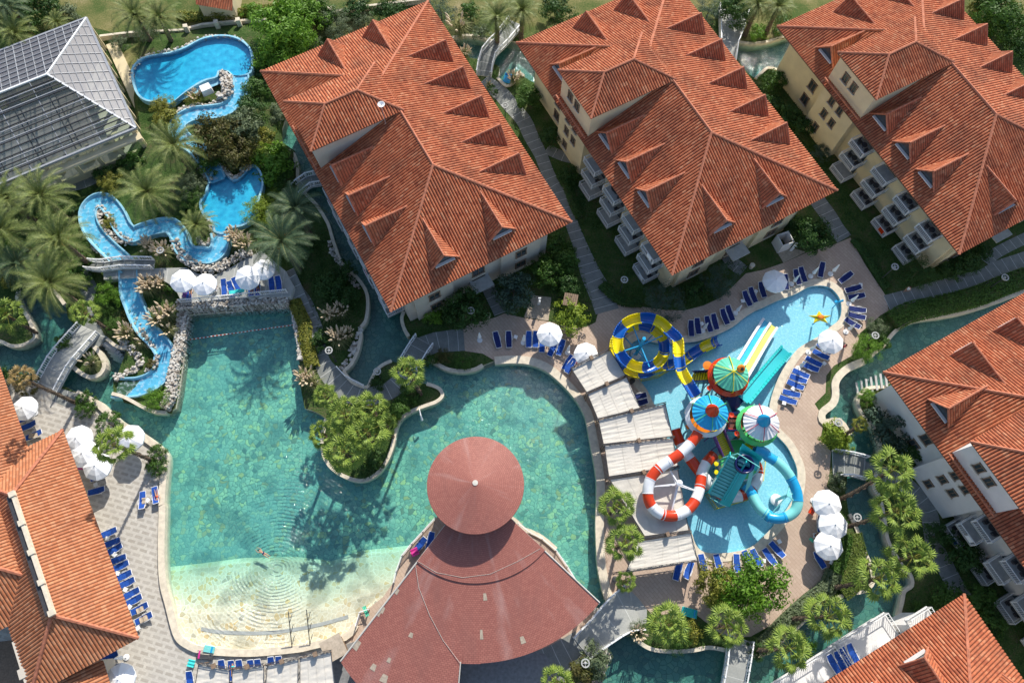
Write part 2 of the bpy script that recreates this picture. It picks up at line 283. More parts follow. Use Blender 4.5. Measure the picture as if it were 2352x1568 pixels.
def link(name,data,parent=None,loc=None,rz=0,scale=None):
    o=bpy.data.objects.new(name,data); COL.objects.link(o)
    if parent: o.parent=parent
    if loc is not None: o.location=loc
    if rz: o.rotation_euler.z=rz
    if scale: o.scale=scale if isinstance(scale,tuple) else (scale,)*3
    return o
def tag(o,label=None,cat=None,group=None,kind=None):
    for k,v_ in (('label',label),('category',cat),('group',group),('kind',kind)):
        if v_: o[k]=v_
    return o
def ob(name,mb,mats,parent=None,smooth=False,**k): return tag(link(name,mesh(name,mb,mats,smooth),parent),**k)
def empty(name,label,cat,loc=(0,0,0),rz=0,group=None): return tag(link(name,None,None,loc,rz),label,cat,group)
def kids(o): return KID.get(o.name,[])
def dup(root,label,loc=None,rz=None,scale=None,group=None,skip=()):
    def rec(o,par):
        c=o.copy(); COL.objects.link(c)
        if par: c.parent=par
        for ch in [x for x in o.children if x.name not in skip]: rec(ch,c)
        return c
    r=rec(root,None)
    if loc is not None: r.location=loc
    if rz is not None: r.rotation_euler.z=rz
    if scale: r.scale=scale if isinstance(scale,tuple) else (scale,)*3
    r['label']=label
    if group: r['group']=group
    return r
ORD=['first','second','third','fourth','fifth','sixth','seventh','eighth','ninth','tenth','eleventh','twelfth','thirteenth']
def smooth(pts,k=4,closed=False):
    pts=[V(p) for p in pts]; n=len(pts); out=[]
    for i in range(n if closed else n-1):
        if closed: p0,p1,p2,p3=(pts[(i+j)%n] for j in (-1,0,1,2))
        else: p0,p1,p2,p3=pts[max(i-1,0)],pts[i],pts[i+1],pts[min(i+2,n-1)]
        for j in range(k):
            t=j/k; out.append(.5*((2*p1)+(p2-p0)*t+(2*p0-5*p1+4*p2-p3)*t*t+(3*p1-p0-3*p2+p3)*t**3))
    if not closed: out.append(pts[-1])
    return out
def inpoly(x,y,P):
    c=False; j=len(P)-1
    for i in range(len(P)):
        if (P[i][1]>y)!=(P[j][1]>y) and x<(P[j][0]-P[i][0])*(y-P[i][1])/(P[j][1]-P[i][1])+P[i][0]: c=not c
        j=i
    return c
# ================= SETTING: water outlines =================
def wl(segs,z=0):
    out=[]
    for s in segs: out+=[W(x,y,z) for x,y in (s if isinstance(s,list) else VL(s))]
    return out
SEG_A=[(436,722),(672,704),(680,751),(690,801),(686,860),(693,905),(700,938),(716,942),(733,950),(750,962),(743,993),(740,1020),(745,1048),(758,1070),(777,1086),(799,1097),(821,1103),(843,1101),(865,1089),(882,1070),(895,1045),(903,1020),(907,998),(912,979),(918,966),(931,953),(953,941),(980,931),(1002,923),(1014,913),(1016,905),(1010,894),(997,887),(980,882),(966,879),(955,868),(948,852),(930,838),(900,829),(880,838),(865,851),(854,870),(846,887),(836,889),(810,878),(795,861),(791,853),(807,837),(821,809),(829,774),(828,755),(840,738),(845,710),(844,680),(835,658),(816,634),(794,617),(780,595),(772,573),(764,549),(755,518),(744,497),(731,477),(720,464),(702,446),(687,422),(684,400),(684,384),(676,356),(659,345),(640,343),(629,329),(643,310),(651,288),(659,258),(672,240)]
SEG_B=[(735,250),(905,700),(928,716),(923,732),(928,754),(939,773),(955,800),(975,818),(986,823),(1008,838),(1030,849),(1062,853),(1090,849),(1109,839),(1136,828),(1172,826),(1203,827),(1231,833),(1258,845),(1286,867),(1313,894),(1335,922),(1351,952),(1357,976),(1365,1020),(1373,1061),(1379,1103),(1379,1157),(1377,1201),(1379,1261),(1382,1303),(1390,1341),(1398,1371),(1418,1408),(1442,1448),(1456,1462),(1478,1481),(1505,1492),(1546,1495),(1587,1493),(1628,1486),(1664,1492),(1700,1505),(1722,1505),(1746,1504),(1768,1492),(1785,1478),(1820,1448),(1860,1412),(1900,1385),(1925,1371),(1955,1362),(1980,1358),(1997,1347),(2004,1330),(1994,1286),(1980,1262),(1972,1234),(1967,1215),(1950,1180),(1942,1130),(1948,1080),(1950,1037),(1948,1000),(1926,968),(1893,971),(1887,949),(1912,927),(1918,905),(1917,883),(1926,864),(1948,845),(1983,830),(1997,820),(2018,803),(2030,793),(2046,771),(2065,754),(2101,735),(2161,727),(2216,716),(2271,699),(2352,669),(2430,640)]
SEG_C=[(2440,690),(2350,735),(2200,800),(2080,850),(2033,889),(1997,891),(1980,900),(1969,919),(1972,938),(1983,955),(1997,971),(2008,985),(2020,1020),(2020,1060),(2005,1111),(2010,1130),(2019,1141),(2030,1190),(2035,1229),(2045,1256),(2072,1300),(2090,1320),(2093,1344),(2076,1357),(2071,1379),(2063,1410),(2055,1426),(1980,1460),(1930,1500),(1880,1545),(1830,1590),(1780,1640),(1375,1640),(1379,1568),(1382,1549),(1393,1522),(1393,1500),(1379,1481),(1366,1450),(1362,1423),(1371,1395),(1373,1382),(1324,1333),(1302,1297),(1277,1261),(1245,1234),(1217,1220),(1203,1215),(1180,1193),(1150,1180),(1100,1172),(1050,1174),(1005,1185),(972,1218),(947,1245),(925,1272),(912,1308),(906,1333),(880,1370),(849,1394),(829,1401),(822,1420),(818,1434),(794,1462),(717,1482),(684,1489),(602,1497),(548,1498),(466,1492),(430,1478),(411,1461),(400,1429),(389,1385),(378,1344),(374,1303),(373,1248),(375,1166),(373,1157),(377,1103),(381,1056),(373,1037),(351,1018),(315,993),(274,971),(238,938),(225,927),(178,903),(153,889),(120,882),(90,878),(55,859),(16,853),(-40,850),(-40,786),(0,784),(27,795),(55,793),(82,776),(75,750),(66,730),(49,702),(41,683),(49,667),(75,655),(120,665),(150,700),(156,730),(167,741),(175,757),(160,785),(150,808),(160,830),(175,848),(197,863),(214,867),(233,859),(242,839),(233,815),(219,798),(241,785),(247,779),(274,798),(312,801),(326,823),(321,839),(296,853),(260,867),(260,905),(288,913),(329,935),(356,946),(384,948),(403,938),(411,897),(422,815)]
LAG=WL(SEG_A+SEG_B+SEG_C)
H2=wl([[(1035,88),(1073,82),(1109,88),(1136,97),(1165,92),(1205,100),(1235,130),(1262,175),(1246,198),(1222,188),(1203,176),(1190,168),(1182,188),(1163,199),(1143,180),(1148,155),(1125,140),(1104,136),(1079,133),(1055,112)]])
H3=wl([[(1680,100),(1694,97),(1724,101),(1760,97),(1796,86),(1830,75),(1850,110),(1812,150),(1785,162),(1762,158),(1735,182),(1715,165),(1690,130)]])
PLAY=smooth(WL([(1750,708),(1786,691),(1824,677),(1854,661),(1882,656),(1906,661),(1923,677),(1931,694),(1932,716),(1926,735),(1906,751),(1887,768),(1857,785),(1832,801),(1810,829),(1791,861),(1778,892),(1768,927),(1766,965),(1775,990),(1791,1007),(1808,1026),(1821,1051),(1830,1075),(1831,1103),(1824,1138),(1805,1171),(1772,1212),(1750,1234),(1724,1256),(1683,1267),(1642,1270),(1615,1266),(1598,1250),(1587,1218),(1571,1185),(1552,1140),(1535,1050),(1528,980),(1505,935),(1486,895),(1462,865),(1448,835),(1446,800),(1465,780),(1500,786),(1527,790),(1560,788),(1601,784),(1642,771),(1683,751),(1711,729),(1735,714)]),3,True)
WATERZ=-.35
big=[V((-300,-250,0)),V((320,-250,0)),V((320,350,0)),V((-300,350,0))]
m=MB(); m.poly([big,LAG,H2,H3,PLAY],-.02); ob('ground',m,'garden_soil',kind='structure')
m=MB()
for L in (LAG,H2,H3): m.skirt(L,-2.2,-.02)
ob('pool_wall',m,'cream_stone',kind='structure')
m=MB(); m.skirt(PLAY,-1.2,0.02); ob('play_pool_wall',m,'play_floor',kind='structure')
def prism(name,loops,z0,z1,mat):
    m=MB(); m.poly([loops],z1); a=MB(); a.poly([loops],z0); m.add(a.v,[f[::-1] for f in a.f]); m.skirt(loops,z0,z1); me=mesh(name,m,mat)
    bm=bmesh.new(); bm.from_mesh(me); bmesh.ops.remove_doubles(bm,verts=bm.verts,dist=1e-4); bmesh.ops.recalc_face_normals(bm,faces=bm.faces); bm.to_mesh(me); bm.free()
    return tag(link(name,me),kind='structure')
prism('lagoon_water',LAG,-2.1,WATERZ,'lagoon_water'); prism('canal_water',H2,-2.1,WATERZ,'lagoon_water'); prism('canal_water',H3,-2.1,WATERZ,'lagoon_water'); prism('play_pool_water',PLAY,-1.1,-.2,'play_water')
m=MB(); m.poly([[V((-120,-60,0)),V((120,-60,0)),V((120,120,0)),V((-120,120,0))]],-1.75); ob('lagoon_floor',m,'lagoon_floor',kind='structure')
m=MB()
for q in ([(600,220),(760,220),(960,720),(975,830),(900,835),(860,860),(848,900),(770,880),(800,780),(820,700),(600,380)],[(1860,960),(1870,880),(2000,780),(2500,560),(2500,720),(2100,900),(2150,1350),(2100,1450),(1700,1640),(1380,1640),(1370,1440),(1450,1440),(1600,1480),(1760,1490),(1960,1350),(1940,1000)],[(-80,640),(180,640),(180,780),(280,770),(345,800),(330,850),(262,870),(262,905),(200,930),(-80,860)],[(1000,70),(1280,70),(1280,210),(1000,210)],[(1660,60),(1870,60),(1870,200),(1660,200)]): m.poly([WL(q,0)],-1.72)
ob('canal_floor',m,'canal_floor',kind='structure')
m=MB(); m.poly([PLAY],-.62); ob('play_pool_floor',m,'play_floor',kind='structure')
# sloping paved beach
bs=[W(x,y,-1.38) for x,y in ((340,1318),(450,1306),(560,1292),(680,1290),(760,1300),(830,1275),(900,1268),(950,1262))]; be=[W(x,y,-.52) for x,y in ((340,1420),(450,1410),(560,1410),(680,1400),(760,1400),(830,1370),(900,1355),(950,1350))]; bf=[W(x,y,-.40) for x,y in ((340,1530),(450,1530),(560,1530),(680,1520),(760,1510),(830,1500),(900,1480),(950,1470))]
m=MB(); n=len(bs)
m.add([p-V((0,-.6,.35)) for p in bs]+bs+be+bf,[(r*n+i+1,r*n+i,(r+1)*n+i,(r+1)*n+i+1) for r in range(3) for i in range(n-1)]); ob('beach_floor',m,'beach_floor',kind='structure')
m=MB(); m.ribbon(smooth([W(x,y,-.44) for x,y in ((462,1443),(500,1450),(560,1453),(620,1452),(680,1444),(740,1432),(800,1415))],3),.38); ob('drain_strip',m,'concrete',kind='structure')
# submerged steps
m=MB()
for i in range(6):
    a=W(232+i*6,783+i*8,-.15-.22*i); b_=W(268+i*6,803+i*7,-.15-.22*i); m.bar(a,b_,.45,.2)
for i in range(7):
    a=W(1973+i*10,900-i*3.5,0); m.bar(a+V((0,1.3,-.3+.12*i)),a+V((-.1,-.6,-.3+.12*i)),.26,.18)
ob('pool_steps',m,'concrete',kind='structure')
# curbs
def curb(pts,w,z0,z1,mat='cream_stone',name='pool_curb'):
    m=MB(); P=smooth(WL(pts),3); L=len(P); o=[]
    for i,p in enumerate(P):
        d=(P[min(i+1,L-1)]-P[max(i-1,0)]).normalized(); n_=V((-d.y,d.x,0))*w/2; o.append((p+n_,p-n_))
    vs=[]
    for a,c in o: vs+=[V((a.x,a.y,z1)),V((c.x,c.y,z1)),V((a.x,a.y,z0)),V((c.x,c.y,z0))]
    fs=[]
    for i in range(L-1):
        k=4*i; fs+=[(k,k+1,k+5,k+4),(k+2,k,k+4,k+6),(k+1,k+3,k+7,k+5)]
    fs+=[(0,2,3,1),(4*L-4,4*L-3,4*L-1,4*L-2)]
    m.add(vs,fs); return ob(name,m,mat,kind='structure')
A=SEG_A; Bq=SEG_B; Cq=SEG_C
curb(A[9:34],.42,-.9,.22); curb(A[38:46],.4,-.9,.2); curb(A[45:70],.42,-.9,.22)
curb(Bq[2:6],.42,-.9,.22); curb(Bq[8:14],.45,-.9,.2); curb(Bq[14:34],1.0,-.9,.16); curb(Bq[35:42],.42,-.9,.25); curb(Bq[42:49],.4,-.9,.2); curb(Bq[49:60],.42,-.9,.2); curb(Bq[63:73],.9,-.9,.22); curb(Bq[73:],.45,-.9,.2)
curb(Cq[4:30],.4,-.9,.22); curb(Cq[33:41],.42,-.9,.2,'pebble'); curb(Cq[44:52],.5,-.9,.25); 
i0=Cq.index((818,1434)); i1=Cq.index((178,903)); curb(Cq[i0:i1+1],.75,-1.2,.35)
i2=Cq.index((-40,786)); curb(Cq[i2:i2+13],.42,-.9,.25); i3=Cq.index((160,785)); curb(Cq[i3:i3+10],.5,-.9,.3); curb(Cq[i3+11:i3+14],.4,-.9,.25)
i4=Cq.index((260,905)); curb(Cq[i4:i4+5],.4,-.9,.4)
curb([(1035,88),(1073,82),(1109,88),(1136,97)],.4,-.9,.15); curb([(1203,176),(1190,168),(1182,188),(1163,199),(1143,180)],.4,-.9,.2); curb([(1694,97),(1724,101),(1760,97),(1796,86),(1825,76)],.4,-.9,.15); curb([(1785,162),(1762,158),(1735,182)],.4,-.9,.2)
# play pool cream rim
m=MB(); n=len(PLAY); out=[]
for i,p in enumerate(PLAY):
    d=(PLAY[(i+1)%n]-PLAY[i-1]).normalized(); out.append(p+V((d.y,-d.x,0))*-.95)
if abs(sum((out[i].cross(out[(i+1)%n])).z for i in range(n)))<abs(sum((PLAY[i].cross(PLAY[(i+1)%n])).z for i in range(n))):
    out=[2*p-o for p,o in zip(PLAY,out)]
vs=[V((p.x,p.y,.06)) for p in PLAY]+[V((p.x,p.y,.075)) for p in out]+[V((p.x,p.y,-.02)) for p in out]
m.add(vs,[(i,(i+1)%n,n+(i+1)%n,n+i)[::-1] for i in range(n)]+[(n+i,n+(i+1)%n,2*n+(i+1)%n,2*n+i) for i in range(n)]); ob('play_pool_rim',m,'cream_stone',kind='structure')
# pavings
TER=wl([[(1057,756),(1082,743),(1117,735),(1134,730),(1158,720),(1203,730),(1258,738),(1313,751),(1346,751),(1368,740),(1373,721),(1412,699),(1431,696),(1477,705),(1530,712),(1571,713),(1615,702),(1656,683),(1686,655),(1713,628),(1752,620),(1802,603),(1851,581),(1915,562),(1953,546),(1986,606),(2013,647),(2033,677),(2041,713),(2022,724),(1997,746),(1975,765),(1970,787),(1956,817),(1915,840),(1898,862),(1896,902),(1871,927),(1885,949),(1890,977),(1885,1007),(1909,1037),(1904,1097),(1898,1116),(1926,1144),(1926,1201),(1915,1275),(1896,1327),(1846,1363),(1805,1399),(1767,1437),(1724,1461),(1667,1464),(1601,1412),(1560,1407),(1500,1412),(1486,1398),(1450,1410),(1405,1380)],Bq[14:33][::-1],[(1109,812),(1068,806)]])
m=MB(); m.poly([TER,PLAY],.012); ob('pool_terrace',m,'terrace_paver',kind='structure')
PLZ=wl([[(-60,872),(16,858),(55,864),(90,884),(120,887),(150,895)],Cq[i0:i1+1][::-1],[(840,1470),(860,1640),(-60,1640)]])
m=MB(); m.poly([PLZ],.012); ob('plaza',m,'plaza_paver',kind='structure')
def path(name,pts,ws,mat='path_slab',z=.02,th=.0,sm=4): 
    P=[W(*(p if len(p)>2 else (*p,z))) for p in pts]; P2=smooth(P,sm); w2=[]
    if isinstance(ws,list):
        for i in range(len(P2)): t=i/sm; a=int(min(t,len(ws)-2)); w2.append(ws[a]+(ws[a+1]-ws[a])*(t-a))
    else: w2=ws
    m=MB(); m.ribbon(P2,w2,th); return ob(name,m,mat,kind='structure')
path('path',[(1110,185),(1150,215),(1172,241),(1203,277),(1219,312),(1242,356),(1258,397),(1270,418),(1283,436),(1297,469),(1313,513),(1330,557),(1346,600),(1362,639),(1379,672),(1395,715)],[2.3,2.4,2.3,2.2,2.1,1.8,1.75,1.75,1.75,1.7,1.75,1.85,2.3,2.8,3.1,3.1])
path('path',TL(1,1,'210,860 290,1020 350,1100 390,1180 430,1280 460,1380 480,1470')+TL(1,2,'460,30 480,120 510,220 560,300 640,390 730,460 840,500 960,485 1060,450 1130,400 1200,320'),[1.9,1.75,1.7,1.7,1.7,1.75,1.75,1.75,1.75,2.0,2.4,2.5,2.6,2.4,2.3,2.3,2.3,2.3],z=.024)
m=MB(); m.ribbon([W(x,y,.02) for x,y in ((962,800),(1000,786),(1040,782),(1066,780))],[2.8,2.7,2.9,2.9]); ob('path',m,'path_slab',kind='structure')
path('path',TL(1,1,'1830,870 1900,1010 1960,1130 2000,1215'),1.7); path('path',TL(2,1,'1690,700 1750,790 1840,860'),1.9); path('path',TL(3,1,'450,250 560,400 620,500 690,590'),2.3)
path('path',TL(3,1,'1045,1125 1275,1065 1460,1010 1640,960 1850,905 2000,830 2195,765 2400,690'),2.1); path('path',TL(3,1,'1880,790 1960,710 2195,590 2400,500'),1.5,z=.016)
path('path',TL(3,2,'860,1110 1000,1150 1150,1200 1300,1330 1400,1480')+TL(3,3,'1450,420 1540,600 1620,750 1700,880'),2.1)
path('path',TL(0,0,'1250,860 1240,1000 1225,1110')+[(345,330)],1.9,z=.03); path('path',TL(0,0,'1160,1330 1000,1390 850,1450 700,1520 500,1568'),2.2,z=.03)
path('path',TL(0,1,'800,800 750,900 730,980 780,1080 810,1180 820,1290 790,1380 720,1440'),[3.6,3,2.2,2,2.2,3.0,3.6,3.6])
path('path',[(1030,1600),(1120,1560),(1203,1532)]+TL(2,3,'130,1430 260,1380 400,1300 490,1250'),[4,3.8,3.6,3.4,3.2,3.2,3.3])
path('path',TL(2,0,'190,1250 330,1310 430,1330'),1.6,z=.018)
m=MB(); m.poly([wl([[(150,895),(178,905),(178,930),(155,935),(120,920),(112,884)]])],.03); ob('path',m,'path_slab',kind='structure')
# raised sun deck and slopes
DZ=1.7
DECK=[W(x,y,DZ) for x,y in TL(0,1,'860,830 1000,850 1350,835 1560,830 1650,880 1780,900 1900,850 2050,760 2190,690')+TL(1,1,'80,760 200,860 270,990 240,1075 0,1075')+TL(0,1,'2195,1075 1520,1115 1460,990 1300,900 870,930')]
m=MB(); m.poly([DECK]); m.skirt(DECK,-.5,DZ); ob('sun_deck',m,'deck_slab',kind='structure')
m=MB(); m.ribbon([W(x,y,z) for x,y,z in ((662,640,DZ+.005),(672,655,1.2),(690,690,.5),(705,725,.03))],[2.2,2.0,1.8,1.8]); ob('path',m,'path_slab',kind='structure')
HILL=[(330,85),(590,60),(640,230),(640,330),(668,350),(672,420),(700,470),(668,560),(628,585),(575,610),(530,630),(425,620),(410,700),(432,725),(410,890),(396,930),(290,905),(270,860),(320,845),(330,815),(290,790),(245,760),(215,700),(230,650),(200,590),(185,500),(225,430),(280,380),(320,310),(310,230)]
hc=(430,420); m=MB(); n=len(HILL); ring=[]
def hz(x,y):
    return 1.35 if y<600 else max(.05,.85-(y-600)/300*.8)
for k,(f,zf) in enumerate(((1.04,0),(1.0,.55),(.96,.9),(.8,1.),(.5,1.),(.2,1.))):
    for x,y in HILL:
        px,py=hc[0]+(x-hc[0])*f,hc[1]+(y-hc[1])*f; h=hz(px,py)*zf-.05; ring.append(W(px,py,h))
fs=[(k*n+i,k*n+(i+1)%n,(k+1)*n+(i+1)%n,(k+1)*n+i)[::-1] for k in range(5) for i in range(n)]+[tuple(range(5*n,6*n))[::-1]]
m.add(ring,fs); ob('rock_garden_mound',m,'garden_soil',kind='structure')
# dry lawn at the top of the picture
m=MB(); m.poly([wl([[(-150,-60),(2600,-60),(2600,20),(2250,40),(1830,60),(1800,90),(1690,95),(1660,45),(1500,40),(1210,88),(1160,85),(1040,80),(960,60),(700,90),(420,75),(330,95),(240,70),(200,60),(-150,90)]])],.0); ob('lawn',m,'dry_lawn',kind='structure')
m=MB(); m.poly([wl([[(235,60),(330,80),(440,90),(520,85),(575,80),(560,60),(300,62)]])],.006); m.poly([wl([[(270,130),(330,90),(330,230),(300,240)]])],.006); ob('dirt_patch',m,'dry_lawn',kind='structure')
# ================= blue mountain-river pools =================
PL1=smooth([W(*p,2.05) for p in TL(0,0,'1120,600 1180,515 1280,475 1430,455 1560,410 1680,345 1800,315 1920,315 2020,350 2090,420 2110,510 2090,620 1960,640 1900,600 1830,600 1810,650 1700,680 1560,770 1430,870 1350,830 1290,850 1210,830 1150,760')],3,True)
PL2=smooth([W(*p,1.95) for p in TL(0,1,'1780,60 1860,20 1955,115 2060,40')+TL(0,0,'2010,1430 2110,1395')+TL(1,1,'-20,40 0,150')+TL(0,1,'2150,300 2130,400 2060,460 1980,485 1900,495 1880,540 1800,520 1790,450 1720,390 1690,290 1740,200')],3,True)
for nm,P,z in (('river_pool',PL1,2.05),('river_pool',PL2,1.95)):
    f=MB(); f.poly([P],z-.42); ob(nm+'_floor',f,'pool_paint',kind='structure')
    s=MB(); s.skirt(P,z-2,z+.25); n=len(P); c=sum(P,V())/n
    o2=[p+(p-c).normalized()*.28 for p in P]; s.add([V((p.x,p.y,z+.25)) for p in P]+[V((p.x,p.y,z+.22)) for p in o2],[(i,n+i,n+(i+1)%n,(i+1)%n) for i in range(n)]); s.skirt(o2,z-2,z+.22); ob(nm+'_rim',s,'chute_paint',kind='structure')
    prism(nm+'_water',[V((p.x,p.y,0)) for p in P],z-.41,z,'river_water')
m=MB(); m.poly([[W(*p,1.80) for p in TL(0,0,'1450,850 1560,760 1700,690 1820,650 1950,650 2080,610 2080,700 1940,680 1850,700 1700,760 1500,850')]]); ob('river_pool_shelf',m,'chute_paint',kind='structure')
def chute(pts,mat='chute_paint'):
    P=smooth([W(x,y,z) for x,y,z,w_ in pts],4); ws=[]
    for i in range(len(P)): t=i/4; a=int(min(t,len(pts)-2)); ws.append(pts[a][3]+(pts[a+1][3]-pts[a][3])*(t-a))
    m=MB(); m.ribbon(P,ws)
    for sgn in (1,-1):
        vs=[]
        for i,p in enumerate(P):
            d=P[min(i+1,len(P)-1)]-P[max(i-1,0)]; d.z=0; d.normalize(); nn=V((-d.y,d.x,0))*sgn
            for off,h in ((ws[i]/2-.08,-.01),(ws[i]/2+.12,.38),(ws[i]/2+.28,.38),(ws[i]/2+.34,-1.)): vs.append(p+nn*off+V((0,0,h)))
        m.add(vs,[(4*i+j,4*i+j+1,4*i+j+5,4*i+j+4) for i in range(len(P)-1) for j in range(3)])
    o=ob('river_slide_channel',m,mat,kind='structure')
    q=MB(); q.ribbon([p+V((0,0,.1)) for p in P],[a-.02 for a in ws]); ob('river_slide_water',q,'thin_water',kind='structure'); return P,ws
b=NB('thin_water'); tr=b.n('ShaderNodeBsdfTransparent'); tr.inputs[0].default_value=(.55,.88,.97,1); b.base((.8,.95,1),.05,.5); g=b.n('ShaderNodeNewGeometry').outputs['Position']; b.bump(b.noise(g,5,4),.6,.05)
mm=b.n('ShaderNodeMixShader'); b.l(b.ramp(b.noise(g,2.2,5),[(.5,(.04,.04,.04)),(.72,(.45,.45,.45))]),mm.inputs[0]); b.l(tr.outputs[0],mm.inputs[1]); b.l(b.p.outputs[0],mm.inputs[2]); b.l(mm.outputs[0],b.o.inputs['Surface'])
def cz(c,r,s,z0,z1,w_):
    P=TL(c,r,s); n=len(P); return [(x,y,z0+(z1-z0)*i/max(1,n-1),w_) for i,(x,y) in enumerate(P)]
CH=[]
CH.append(chute(cz(0,0,'2020,640 2020,740 1980,850 1890,925 1760,950 1620,965 1520,1020 1490,1090 1550,1180 1640,1240 1720,1330 1790,1430 1830,1520',2.1,1.95,1.75)))
CH.append(chute(cz(0,1,'1845,540 1850,620 1830,690 1770,735 1690,730 1600,720 1540,660 1500,560 1440,490 1340,490 1200,530 1110,560 1030,490 980,390 900,290 815,280 750,350 750,450 800,550 900,660 1000,750 1090,840',1.95,1.5,1.75)))
CH.append(chute(cz(0,1,'1080,850 1085,940 1090,1040 1130,1150 1170,1250 1230,1350 1320,1440 1380,1530',1.45,.55,1.8)+cz(0,2,'1385,180 1350,310 1270,380 1160,420 1050,428 955,430',.35,-.15,2.0)))
# ================= rocks =================
def rocks(name,lines,label,n,spread,zr=(0,.3),sz=(.12,.26),mat='pebble_rock',cat='rock wall'):
    m=MB(); pts=[]
    segs=[(a,b_) for L in lines for a,b_ in zip(L,L[1:])]; tot=sum((b_-a).length for a,b_ in segs)
    for a,b_ in segs:
        k=max(1,int(n*(b_-a).length/tot)); d=(b_-a).normalized(); nn=V((-d.y,d.x,0))
        for _ in range(k):
            p=a.lerp(b_,R.random())+nn*R.uniform(-spread,spread); p.z+=R.uniform(*zr); s=R.uniform(*sz); q=[]
            for z,rr in ((-.5,.6),(0,1),(.45,.65)):
                for j in range(5): an=2*PI*j/5+R.random()*.5; q.append(p+V((math.cos(an)*rr*s*R.uniform(.8,1.3),math.sin(an)*rr*s*R.uniform(.8,1.2),z*s)))
            m.add(q,[(i*5+j,i*5+(j+1)%5,(i+1)*5+(j+1)%5,(i+1)*5+j) for i in range(2) for j in range(5)]+[(10,11,12,13,14)])
    return ob(name,m,mat,label=label,cat=cat)
b=NB('pebble_rock'); g=b.n('ShaderNodeNewGeometry').outputs['Position']; vo=b.n('ShaderNodeTexVoronoi'); b.l(g,vo.inputs['Vector']); vo.inputs['Scale'].default_value=3; sp=b.n('ShaderNodeSeparateColor'); b.l(vo.outputs['Color'],sp.inputs[0])
b.base(b.ramp(sp.outputs[0],[(0,(.26,.21,.16)),(.4,(.46,.42,.36)),(.8,(.62,.58,.51)),(1,(.70,.67,.61))]),.85,.3)
def vz(s,z,c=None,r=None): return [W(x,y,z) for x,y in (TL(c,r,s) if c is not None else VL(s))]
m=MB(); wall=[V((p.x,p.y,0)) for p in vz('436,722 672,704',0)]
# stone retaining wall under the deck, battered
def retwall(name,P,ztop,zbot,th,label,n,rs=(.12,.2)):
    root=empty(name,label,'stone wall',P[0].copy()); P2=[p-P[0] for p in P]; m=MB()
    for a,b_ in zip(P2,P2[1:]): m.bar(V((a.x,a.y,(ztop+zbot)/2-.08)),V((b_.x,b_.y,(ztop+zbot)/2-.08)),th,ztop-zbot-.1)
    ob('wall_core',m,'pebble',root); q=MB()
    for a,b_ in zip(P2,P2[1:]):
        d=(b_-a).normalized(); nn=V((-d.y,d.x,0)); L=(b_-a).length
        for _ in range(int(n*L)):
            t=R.random(); k=R.random(); 
            if k<.45: off=R.uniform(-th/2,th/2); z=ztop-.06
            else: off=(th/2+.02)*(1 if R.random()<.5 else -1); z=R.uniform(zbot,ztop)
            p=a.lerp(b_,t)+nn*off; s=R.uniform(*rs)
            qs=[p+V((math.cos(2*PI*j/5+t*9)*s*rr,math.sin(2*PI*j/5+t*9)*s*rr,z+zz*s)) for zz,rr in ((-.5,.7),(.1,1),(.6,.6)) for j in range(5)]
            q.add(qs,[(i*5+j,i*5+(j+1)%5,(i+1)*5+(j+1)%5,(i+1)*5+j) for i in range(2) for j in range(5)]+[(10,11,12,13,14)])
    ob('stone_facing',q,'pebble_rock',root,kind='stuff'); return root
retwall('stone_wall',[W(*p,0) for p in TL(0,1,'1520,1180')+TL(1,1,'245,1125')],1.62,-1.8,1.3,'cobble retaining wall below the white railing of the umbrella deck',55)
retwall('stone_wall',[W(*p,0) for p in TL(0,1,'1555,1190 1530,1400 1500,1560')+TL(0,2,'1470,300 1440,520 1385,610')],.9,-1.8,1.15,'cobble wall along the left side of the deep green pool beside the blue slide',55)
retwall('stone_wall',[W(*p,0) for p in TL(1,1,'258,1140 290,1330 325,1500')+TL(1,2,'322,60 325,200')],.5,-1.8,.5,'narrow cobble edge between the deep green pool and the yellow hedge',40)
rocks('rock_border',[vz('1010,20 1100,100 1170,170 1190,210 1150,270 1060,310 960,345',.1,0,2)],'rock border around the small stepped pool beside the slide end',150,.45,(0,.35))
rocks('rock_border',[vz('1060,1020 1080,1130 1110,1230 1170,1330 1230,1430 1290,1530',.7,0,1),vz('1310,60 1330,150 1300,230 1230,300',.4,0,2)],'line of boulders along the left of the lower blue slide',190,.35,(-.1,.3))
rocks('rock_border',[vz('1470,610 1490,690 1560,760 1640,820 1740,850 1840,840 1930,780 2020,730 2110,690',1.7,0,1)],'curved rock wall around the bend of the blue slide behind the umbrellas',420,.55,(-.2,.6))
rocks('rock_border',[vz('720,560 800,660 900,740 1000,800',1.2,0,1)],'rock edge left of the blue slide above the white footbridge',130,.35,(0,.4))
rocks('rock_border',[vz('830,330 860,470 950,590 1050,630 1130,620',1.5,0,1),vz('850,330 930,420 980,540 1090,620',1.5,0,1)],'hairpin ridge of rocks inside the loop of the blue slide',260,.3,(0,.5))
rocks('rock_border',[vz('1660,590 1700,650 1770,620 1790,540 1750,430 1700,400',1.7,0,1)],'rock ring around the small date palm in the slide bend',170,.25,(0,.4))
rocks('rock_border',[vz('1860,600 1900,700 1870,830 1820,800',2.4,0,0),vz('1920,640 1930,760 1860,850',2.4,0,0),vz('1880,620 1900,800',2.6,0,0)],'heap of pale boulders on the spit of the upper blue pool',300,.45,(-.4,.5),(.14,.3))
rocks('rock_border',[vz('1440,1000 1500,930 1620,890 1760,880 1850,860',2.1,0,0)],'rocks along the inner bank of the winding blue channel',150,.25,(-.1,.3))
rocks('rock_border',[vz('1560,1200 1640,1340 1720,1460 1770,1530',1.8,0,0)],'rocks left of the narrow blue channel above the palm',130,.35,(-.1,.4))
